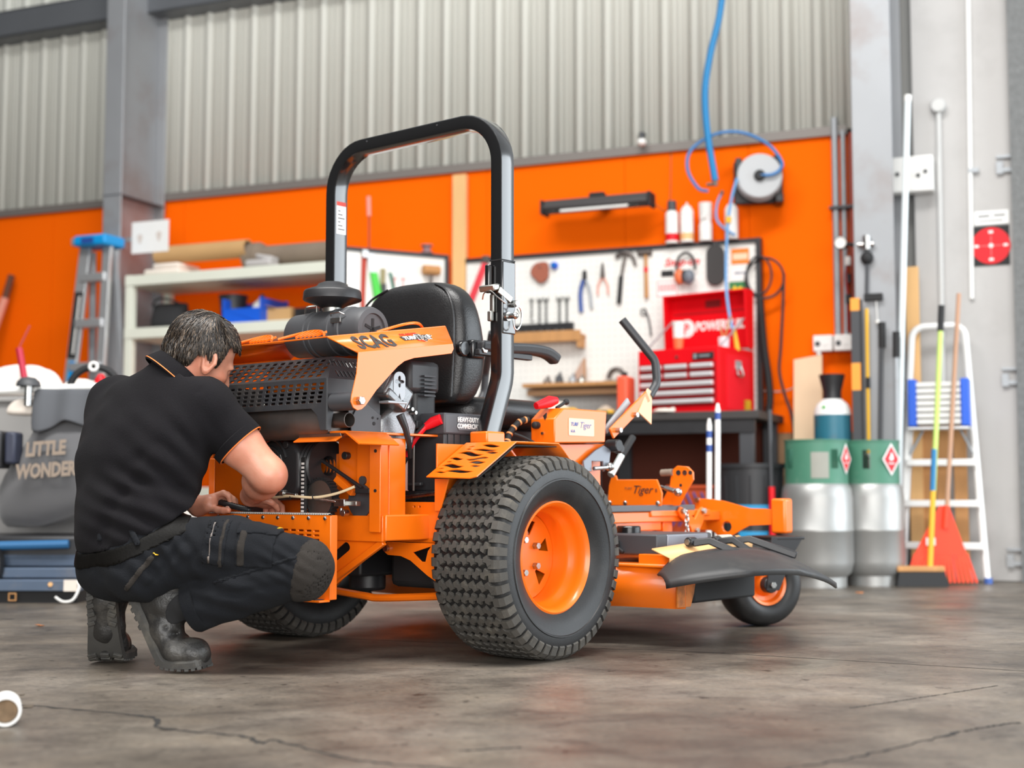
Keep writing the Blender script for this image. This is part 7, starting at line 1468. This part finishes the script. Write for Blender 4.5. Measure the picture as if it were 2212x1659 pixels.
def lpg(x, y, label, r, rz, hz_ang):
    t = TW('lpg_bottle',label,'gas bottle',x,y,0,'galvanised gas bottles on the floor',rz)
    B('tank', MB().lathe([(0,0.03),(r*0.70,0.035),(r*0.93,0.075),(r,0.13),(r,0.285),(r*1.012,0.288),(r*1.012,0.300),(r,0.303),(r,0.46),(r*0.95,0.515),(r*0.82,0.555),(r*0.5,0.585),(0,0.59)],48), 'galv_bottle', t, smooth=40)
    B('foot_ring', MB().lathe([(r*0.80,0),(r*0.80,0.06),(r*0.77,0.06),(r*0.77,0)],40,closed=True), 'galv_bottle', t, smooth=30)
    rc = r*0.88
    win = [(a_-PI/2,0.32) for a_ in hz_ang]
    col = MB(); n = 72; rows = []
    zs_ = [0.53,0.575,0.615,0.715,0.74,0.765]
    def solid(a, k):
        if k not in (2,): return True
        for c,w in win:
            d = (a-c+PI)%(2*PI)-PI
            if abs(d) < w/2: return False
        return True
    for rr3,flip in ((rc,0),(rc-0.006,1)):
        base = len(col.v)
        for i in range(n):
            for z in zs_: a = 2*PI*i/n; col.v.append((rr3*math.cos(a),rr3*math.sin(a),z))
        m6 = len(zs_)
        for i in range(n):
            for k in range(m6-1):
                if solid(2*PI*(i+0.5)/n,k): col.f.append((base+i*m6+k,base+((i+1)%n)*m6+k,base+((i+1)%n)*m6+k+1,base+i*m6+k+1))
    B('collar', col, 'collar_green', t, smooth=60); B('collar_rim', MB().lathe([(rc+0.003,0.757),(rc+0.004,0.767),(rc-0.006,0.767),(rc-0.007,0.757)],48,closed=True), 'collar_green', t)
    B('valve', MB().cyl((0,0,0.58),(0,0,0.68),0.022,n=12).cyl((0,0,0.65),(0.05,-0.03,0.65),0.014,n=10).cyl((0,0,0.68),(0,0,0.70),0.034,n=14), 'zinc', t, bevel=0.002)
    return t
l1 = lpg(1.610,7.36,'dull silver gas bottle with faded green collar nearest the black bin',0.186,0,(0.39,-1.19,1.9,3.3))
l2 = lpg(1.925,7.47,'shiny silver gas bottle with dark green collar next to the step ladder',0.172,0,(-0.39,1.3,2.8,4.2))
def diamond(par, r, a, z, size):
    c = Vector((r*math.cos(a), r*math.sin(a), z)); tang = Vector((-math.sin(a), math.cos(a), 0)); 
    M_ = plane(c, tang, (0,0,1))
    o = MB().prism([(0,-size),(size*0.72,0),(0,size),(-size*0.72,0)],M_,0.002).build('hazard_label','letter_white',par); MB().prism([(0,-size*0.84),(size*0.60,0),(0,size*0.84),(-size*0.60,0)],M_ @ Matrix.Translation((0,0,0.002)),0.001).build('label_red','red_plastic',o)
    MB().prism([(x*size*0.35,y*size*0.35+size*0.12) for x,y in ((0,1.0),(0.35,0.4),(0.5,-0.1),(0.3,-0.5),(-0.3,-0.5),(-0.5,-0.1),(-0.2,0.2))],M_ @ Matrix.Translation((0,0,0.003)),0.0006).build('flame_mark','letter_white',o); MB().prism([(-size*0.25,-size*0.22),(size*0.25,-size*0.22),(size*0.25,-size*0.28),(-size*0.25,-size*0.28)],M_ @ Matrix.Translation((0,0,0.003)),0.0006).build('label_bar','letter_white',o)
diamond(l2, 0.172*0.88+0.004, -PI/2+0.50, 0.665, 0.085); diamond(l1, 0.186*0.88+0.004, -PI/2+0.90, 0.665, 0.080)
MB().lathe([(0.186*0.88+0.0015,0.565),(0.186*0.88+0.0015,0.70)],16,None,a0=-PI/2-0.38,a1=-PI/2+0.18).build('worn_patch',mat('worn_collar',(0.30,0.30,0.26),0.5,var=0.1,vscale=8),l1)

# ---- white step ladder, rake, broom
lad = T('step_ladder','folded white aluminium step ladder with top hoop in the right corner','ladder',0.55,0.26,0)
hoop = arc_path([(-0.235,0.0,0.02),(-0.150,0.10,1.42),(0.130,0.10,1.42),(0.225,0.0,0.0)],0.07,6)
B('front_frame', MB().tube(hoop,0.019,12), 'white_paint', lad, smooth=60)
for z in (0.20,0.43,0.655):
    w = 0.225-0.065*z/1.0; B('step', MB().bb(-w-0.005,w-0.005,z*0.07-0.05,z*0.07+0.03,z-0.018,z+0.018), 'white_paint', lad, bevel=0.004)
B('platform', MB().bb(-0.17,0.155,-0.06,0.10,0.835,0.850), 'alu', lad, bevel=0.003)
for s_ in (-1,1): B('rear_leg', MB().cyl((s_*0.17,0.12,0.85),(s_*0.22,0.06,0.0),0.012,n=10), 'alu', lad); B('strut', MB().cyl((s_*0.17,0.04,0.70),(s_*0.10,0.06,0.835),0.008,n=8), 'galv', lad); B('foot', MB().cyl((s_*0.229,0.0,0.0),(s_*0.229,0.0,0.03),0.023,n=12), mat('foot_blue',(0.05,0.12,0.40),0.5), lad)
tr_ = T('parts_tray','white slatted tray with blue ends standing on the step ladder platform','tray',0.545,0.26,0.851)
for i in range(7): B('slat', MB().bb(-0.115,0.120,-0.055,0.075,0.012+i*0.034,0.040+i*0.034), 'white_plastic', tr_, bevel=0.006)
for x in (-0.137,0.142): B('end_panel', MB().bb(x-0.022,x+0.022,-0.06,0.08,0.002,0.262), 'blue_plastic', tr_, bevel=0.006)
t = TW('leaf_rake','red-orange plastic leaf rake leaning head down against the step ladder','rake',2.300,7.45,0); 
B('handle', MB().cyl((0.02,0.0,0.36),(0.155,0.12,1.58),0.012,n=10), mat('rake_handle',(0.48,0.27,0.17),0.6), t)
RKM = mat('rake_red',(0.85,0.055,0.015),0.5)
B('socket', MB().cyl((0.01,0.0,0.30),(0.022,0.0,0.42),0.017,n=12), RKM, t); B('rake_body', MB().prism([(-0.015,0.42),(0.035,0.42),(0.125,0.16),(-0.155,0.16)],plane((0,0.005,0),Vx,(0,0.02,1)),0.01), RKM, t, bevel=0.002)
for i in range(17):
    f = i/16; x0_ = -0.152+0.275*f; x1_ = -0.205+0.375*f; B('tine', MB().bar((x0_,0.0,0.165),(x1_,-0.012,0.012),0.013,0.006,up=(0,1,0)), RKM, t); 
B('price_tag', MB().bb(-0.095,-0.045,-0.013,-0.010,0.21,0.25), 'white_plastic', t)
t = TW('push_broom','broom with lime green handle and black bristles leaning on the step ladder','broom',2.150,7.36,0)
B('handle', MB().cyl((0.05,0.0,0.10),(0.165,0.10,1.36),0.0135,n=10), mat('lime',(0.52,0.68,0.16),0.45), t); B('lower_handle', MB().cyl((0.05,0.0,0.10),(0.085,0.03,0.50),0.0142,n=10), 'yellow', t); B('blue_band', MB().cyl((0.083,0.03,0.50),(0.100,0.045,0.72),0.0145,n=10), 'sky_blue', t); B('grip', MB().cyl((0.165,0.10,1.36),(0.177,0.11,1.50),0.017,n=10), 'black_matt', t)
B('head', MB().bb(-0.13,0.12,-0.03,0.03,0.075,0.105), 'wood', t, bevel=0.006); B('bristles', MB().loft([[Vector((x,y,z)) for x,y in ((-w,-d),(w,-d),(w,d),(-w,d))] for z,w,d in ((0.001,0.135,0.045),(0.078,0.12,0.025))]), 'black_matt', t)

# ---- bin, poles, broom by the workbench
t = TW('rubbish_bin','round black rubbish bin with blue labels behind the mower deck','bin',1.30,7.55,0)
B('bin_body', MB().lathe([(0,0.0),(0.135,0.0),(0.172,0.62),(0.180,0.622),(0.182,0.645),(0.165,0.645),(0.13,0.012),(0,0.012)],40), 'black_plastic', t, smooth=40)
for i in range(14): a = 2*PI*i/14; B('rib', MB().cyl((0.139*math.cos(a),0.139*math.sin(a),0.03),(0.170*math.cos(a),0.170*math.sin(a),0.58),0.005,n=6), 'black_plastic', t)
for z in (0.36,0.22): B('blue_label', MB().lathe([(0.141+0.0575*z,z),(0.146+0.0575*(z+0.06)-0.003,z+0.065)],20,None,a0=-2.2,a1=-1.2), mat('label_blue',(0.03,0.32,0.62),0.5), t)
t = TW('long_handled_scraper','dark rod with red lower sleeve standing by the rubbish bin','scraper',1.33,7.30,0); B('rod', MB().cyl((0.045,0.05,0.02),(0.045,0.10,0.93),0.011,n=10), 'dark_grey', t); B('red_sleeve', MB().cyl((0.045,0.05,0.03),(0.045,0.073,0.52),0.017,n=12), 'red_plastic', t); B('blade', MB().bb(-0.02,0.11,0.045,0.055,0,0.03), 'steel', t)
for x,h,lb in ((0.905,0.835,'shorter white pole with blue bands standing behind the mower'),(0.945,0.905,'taller white pole with blue tip standing behind the mower')):
    t = TW('marker_pole',lb,'pole',x,6.45,0,'white marker poles behind the mower'); B('pole', MB().cyl((0,0,0),(0.012,0,h-0.03),0.0125,n=12), 'white_paint', t); B('tip', MB().cyl((0.012,0,h-0.03),(0.012,0,h),0.012,0.006,n=12), 'white_plastic', t); B('foot', MB().cyl((0,0,0),(0,0,0.02),0.02,n=12), 'black_matt', t)
    for z in ((h-0.075,) if h > 0.87 else (h-0.09,h-0.155)): B('blue_band', MB().cyl((0.011,0,z),(0.0115,0,z+0.032),0.0135,n=12), 'navy', t)

# ================================================================== left background
t = T('folding_ladder','grey aluminium step ladder with bright blue top cap beside the left column','ladder',-5.06,0.80,0); t.scale = (0.80,1,1)
def rail(name, a, b2, w, dp, m): return B(name, MB().bar(a,b2,w,dp,up=(0,1,0)), m, t, bevel=0.003)
rail('front_rail',(-0.13,0.0,0),(0.0,0.18,2.18),0.11,0.03,'alu'); rail('front_rail',(0.30,0.0,0),(0.235,0.18,2.18),0.085,0.03,'alu'); rail('rear_rail',(0.34,0.40,0),(0.27,0.22,2.15),0.05,0.03,'galv'); rail('rear_rail',(-0.10,0.40,0),(0.03,0.22,2.15),0.05,0.03,'galv')
for z in (0.33,0.66,1.0,1.34,1.64,1.96): f = z/2.18; B('tread', MB().bb(-0.13+0.13*f,0.30-0.065*f,0.18*f-0.03,0.18*f+0.06,z-0.028,z+0.028), 'alu', t, bevel=0.004)
B('top_cap', MB().bb(-0.04,0.30,0.08,0.30,2.17,2.245), mat('cap_blue',(0.0,0.28,0.66),0.45), t, bevel=0.02, seg=3); B('cap_label', MB().bb(0.05,0.18,0.077,0.080,2.185,2.225), 'navy', t); B('cap_tip', MB().bb(-0.085,-0.03,0.10,0.28,2.18,2.235), 'galv', t, bevel=0.01)
rp = lambda z, dx=0.0: (-0.13+0.13*z/2.18+dx, 0.18*z/2.18, z)
B('rail_label', MB().bar(rp(1.40),rp(1.86),0.090,0.036,up=(0,1,0)), 'black_matt', t); B('rail_stripe', MB().bar(rp(1.43,0.012),rp(1.83,0.012),0.016,0.040,up=(0,1,0)), 'white_plastic', t); B('blue_label', MB().bar(rp(1.20,0.012),rp(1.38,0.012),0.055,0.036,up=(0,1,0)), 'cap_blue', t)
t = T('wooden_handle_tool','pink-handled pole with dark tip leaning on the orange wall at far left','pole',-6.24,0.12,0); B('shaft', MB().cyl((-0.30,-0.5,0),(0.0,0.0,1.95),0.03,n=10), mat('pink_shaft',(0.72,0.28,0.20),0.6), t); B('tip', MB().cyl((0,0,1.95),(0.03,0.03,2.13),0.026,n=10), mat('dark_brown',(0.12,0.04,0.02),0.7), t)
t = T('red_cart','low red steel cart standing behind the vacuum bag','cart',-4.35,1.15,0); B('frame', MB().bb(-0.30,0.15,-0.02,0.02,1.10,1.15).bb(-0.20,-0.13,-0.02,0.02,0.5,1.12).bb(0.08,0.13,-0.02,0.02,0.5,1.12), mat('cart_red',(0.75,0.06,0.02),0.5), t, bevel=0.006); B('tray', MB().bb(-0.35,0.25,-0.25,0.25,0.42,0.50), 'cart_red', t, bevel=0.01)
for x in (-0.25,0.15): B('wheel', MB().lathe([(0,-0.03),(0.2,-0.03),(0.21,0),(0.2,0.03),(0,0.03)],24,plane((x,-0.27,0.21),Vx,Vz)), 'rubber', t)

# lawn vacuum with grey debris bag
v = TW('lawn_vacuum','walk-behind lawn vacuum with white handlebar and grey debris bag','lawn vacuum',-2.10,6.42,0)
B('handlebar', MB().tube(arc_path([(-0.275,-0.05,0.25),(-0.275,-0.08,0.955),(0.45,-0.08,0.985),(0.45,-0.05,0.30)],0.035,5),0.017,10), 'white_paint', v, smooth=60)
rows = []
for k,(z,xl,xr,bl) in enumerate(((0.945,-0.02,0.42,0.02),(0.88,-0.05,0.42,0.05),(0.80,-0.10,0.42,0.06),(0.77,-0.11,0.42,0.10),(0.68,-0.16,0.42,0.13),(0.56,-0.24,0.42,0.15),(0.46,-0.27,0.40,0.13),(0.38,-0.25,0.12,0.10),(0.33,-0.22,-0.05,0.06))):
    ring = []
    for i in range(20):
        a = 2*PI*i/20; x = (xl+xr)/2+(xr-xl)/2*math.copysign(abs(math.cos(a))**0.7,math.cos(a)); ring.append(Vector((x,-0.02-bl*math.sin(a)*(1+0.10*math.sin(5*a+k)),z+0.012*math.sin(3*a+k))))
    rows.append(ring)
bg_ = B('debris_bag', MB().loft(rows), 'grey_fabric', v, smooth=180, sub=1)
fl_rows = [[Vector((-0.08+0.5*i/14,-0.105-0.012*k-0.014*math.sin(i*1.7),0.965-0.055*k-(0.02*math.sin(i*0.9+1) if k==3 else 0)-(0.025*(i<4) if k==3 else 0))) for i in range(15)] for k in range(4)]
B('bag_flap', MB().grid(fl_rows), mat('flap_grey',(0.085,0.09,0.10),0.85), v, solid=0.006, smooth=180, sub=1)
VM = plane((-0.165,-0.190,0.545),(1,-0.02,0.07),(-0.04,0.16,1))
text('lettering','LITTLE',0.088,VM @ Matrix.Translation((0.085,0.105,0.0)),'pale_print',v,bold=0.004,shear=0.1,sx=0.70); text('lettering','WONDER',0.088,VM @ Matrix.Translation((0.045,0.005,0.004)),'pale_print',v,bold=0.004,shear=0.1,sx=0.68)
B('side_box', MB().bb(-0.31,-0.20,-0.16,-0.02,0.60,0.77), 'black_plastic', v, bevel=0.012); B('clip_box', MB().bb(-0.185,-0.135,-0.17,-0.06,0.62,0.765), mat('clip_dark',(0.03,0.035,0.06),0.5), v, bevel=0.012); B('frame_leg', MB().tube([(0.42,-0.04,0.45),(0.22,0.02,0.20),(0.10,0.05,0.12)],0.014,8), mat('steel_blue',(0.07,0.10,0.15),0.5), v)
for y in (-0.16,0.28): B('wheel', MB().lathe([(0.06,-0.03),(0.125,-0.035),(0.16,-0.03),(0.168,0),(0.16,0.03),(0.125,0.035),(0.06,0.03)],32,plane((-0.34,y,0.17),Vx,Vz),closed=True), 'rubber', v, smooth=40); B('wheel_disc', MB().cyl((-0.34,y-0.02,0.17),(-0.34,y+0.02,0.17),0.07,n=20), 'grey_plastic', v)
B('chassis', MB().bb(-0.40,0.30,-0.10,0.25,0.17,0.30), 'black_satin', v, bevel=0.02); B('blue_hose', MB().cyl((-0.42,-0.18,0.25),(0.10,-0.12,0.26),0.02,n=10), mat('hose_navy',(0.02,0.12,0.28),0.5), v)
t = TW('hoop_handle','black hoop handle with a white ring above the vacuum handlebar','handle',-1.96,6.50,0.975); B('hoop', MB().tube([(0.115*math.cos(a),0,0.105*math.sin(a)) for a in np.linspace(0.0,PI,18)],0.017,10), 'black_matt', t, smooth=60); B('ring', MB().tube([(0.0+0.018*math.cos(a),-0.02,0.105+0.018*math.sin(a)) for a in np.linspace(0,2*PI,14,endpoint=False)],0.008,6,closed=True), 'white_plastic', t)
def bundle(name,label,cat,x,y,z,rx,rz_,m,seed):
    t = lump(name,label,cat,0,0,0,rx,rz_,m,seed); t.matrix_world = Matrix.Translation((x,y,z)); return t
t = TW('parts_bin','grey plastic parts bin standing behind the vacuum handlebar','bin',-2.30,6.86,0); B('bin_shell', MB().loft([[Vector((sx*w,sy*0.20,z)) for sx,sy in ((-1,-1),(1,-1),(1,1),(-1,1))] for z,w in ((0,0.30),(0.94,0.36))]), mat('bin_grey',(0.30,0.29,0.28),0.7), t, bevel=0.02); B('bin_rim', MB().bb(-0.38,0.38,-0.22,0.22,0.92,0.95), 'bin_grey', t, bevel=0.01)
bundle('dust_sheet','crumpled white dust sheet heaped on the grey parts bin','sheet',-2.42,6.86,0.951,0.22,0.17,mat('sheet_white',(0.80,0.74,0.68),0.9),11); bundle('packing_paper','smaller white packing paper heap on the grey parts bin','paper',-2.13,6.86,0.951,0.13,0.10,'sheet_white',12)
t = TW('red_screwdriver','dark red screwdriver standing in the dust sheet','screwdriver',-2.36,6.70,1.02); B('grip', MB().cyl((0,0,0.02),(-0.03,0,0.17),0.016,n=10), mat('crimson',(0.45,0.01,0.04),0.45), t); B('shaft', MB().cyl((-0.03,0,0.17),(0.02,0,0.28),0.006,n=8), 'strap_red', t)
t = TW('mushroom_valve','dark grey domed valve on the vacuum handlebar','valve',-2.20,6.30,0.955); B('dome', MB().lathe([(0.055,0.02),(0.05,0.04),(0.03,0.058),(0,0.062)],20), 'grey_plastic', t, smooth=60); B('neck', MB().cyl((0,0,-0.07),(0,0,0.022),0.018,n=12), 'steel', t)
bundle('rag_in_bag','beige rag hanging over the vacuum handlebar','rag',-2.23,6.36,0.84,0.09,0.08,'rag',15)
t = TW('oil_bottle','red and white bottle standing on the grey parts bin','bottle',-2.02,6.80,0.951); B('bottle', MB().lathe([(0,0),(0.03,0),(0.03,0.09),(0.012,0.12),(0,0.12)],14), 'red_plastic', t); B('label', MB().lathe([(0.0306,0.02),(0.0306,0.07)],14), 'white_plastic', t)
# blue-grey steel ramp
r = TW('loading_ramp','blue-grey steel loading ramp on the floor at the left edge','ramp',-2.25,6.22,0)
mat('ramp_blue',(0.085,0.12,0.18),0.5,0.2,var=0.2,vscale=5,dirt=(0.22,0.20,0.18),dscale=8,damt=0.4)
B('channel', MB().bb(-0.35,0.33,0.0,0.06,0.055,0.105), 'ramp_blue', r, bevel=0.004); B('channel', MB().bb(-0.35,0.33,0.05,0.12,0.11,0.155), 'ramp_blue', r, bevel=0.004); B('channel', MB().bb(-0.35,0.33,0.10,0.40,0.16,0.215), 'ramp_blue', r, bevel=0.004); B('base', MB().bb(-0.33,0.31,0.03,0.38,0.0,0.055), 'black_matt', r)
B('label', MB().bb(-0.085,-0.055,-0.002,0.0,0.065,0.095), 'white_plastic', r); B('hasp', MB().tube([(0.02,-0.01,0.045),(0.05,-0.01,0.045),(0.05,-0.01,0.015),(0.02,-0.01,0.015)],0.004,6,closed=True), 'wood', r); B('rivet', MB().cyl((0.20,-0.006,0.085),(0.20,0.0,0.085),0.010,n=12), 'pale_orange_worn', r); B('wire_hook', MB().tube(bez([(0.23,-0.02,0.03),(0.27,-0.04,0.012),(0.31,-0.03,0.02),(0.33,-0.01,0.07),(0.32,0.0,0.10)],16),0.006,6), 'white_plastic', r); B('torn_patch', MB().box((0.29,-0.004,0.08),(0.06,0.004,0.05)), 'rag', r)
t = TW('timber_block','pale stacked timber blocks behind the vacuum bag','timber',-1.98,6.95,0); 
for k,(x0_,x1_,z0,z1) in enumerate(((-0.25,0.45,0.0,0.10),(-0.22,0.42,0.105,0.20),(0.02,0.40,0.205,0.46))): B('block', MB().bb(x0_,x1_,-0.12,0.12,z0,z1), ('pine','plywood','sheet_white')[k], t, bevel=0.006)

# ---- litter on the floor
t = TW('plastic_cup_end','white plastic tube end lying on the floor at the left edge','litter',-1.085,3.02,0.033); t.rotation_euler = (0,0,R_(20))
B('tube_shell', MB().lathe([(0.032,-0.05),(0.033,0.02),(0.031,0.035),(0.026,0.035),(0.026,0.005),(0,0.005)],28,plane((0,0,0),(1,0,0),(0,0,1))), 'white_plastic', t, smooth=40); B('dirty_core', MB().lathe([(0,0.02),(0.025,0.02),(0.025,0.0)],20,plane((0,0,0),Vx,Vz)), mat('dirty_core',(0.18,0.12,0.07),0.9,var=0.5,vscale=60), t)
def leaf(x,y,s_,lb,m):
    t = TW('dry_leaf',lb,'leaf',x,y,0.001,'dry leaves on the floor',random.random()*6); mb = MB(); rows = []
    for k in range(7): f = k/6; w = s_*0.35*math.sin(PI*min(0.97,f+0.03))*(1+0.3*math.sin(k*2.3)); rows.append([Vector((s_*(f-0.5),-w,0.012*s_*20*abs(f-0.5)*0.5)),Vector((s_*(f-0.5),0,0.002)),Vector((s_*(f-0.5),w,0.01*s_*20*0.5))])
    B('blade', mb.grid(rows), m, t, solid=0.0008)
leaf(-1.75,5.20,0.045,'small orange-brown leaf on the floor left of the boots',mat('leaf_brown',(0.45,0.17,0.06),0.8)); leaf(-1.12,3.26,0.032,'dark curled leaf on the floor near the white tube end',mat('leaf_dark',(0.08,0.06,0.04),0.8)); leaf(-1.20,3.45,0.014,'tiny dark leaf scrap on the floor at the left','leaf_dark'); leaf(1.70,6.85,0.05,'dry brown leaf on the floor in front of the gas bottles','leaf_brown'); leaf(2.72,7.35,0.05,'dry brown leaf on the floor by the concrete panel','leaf_brown')
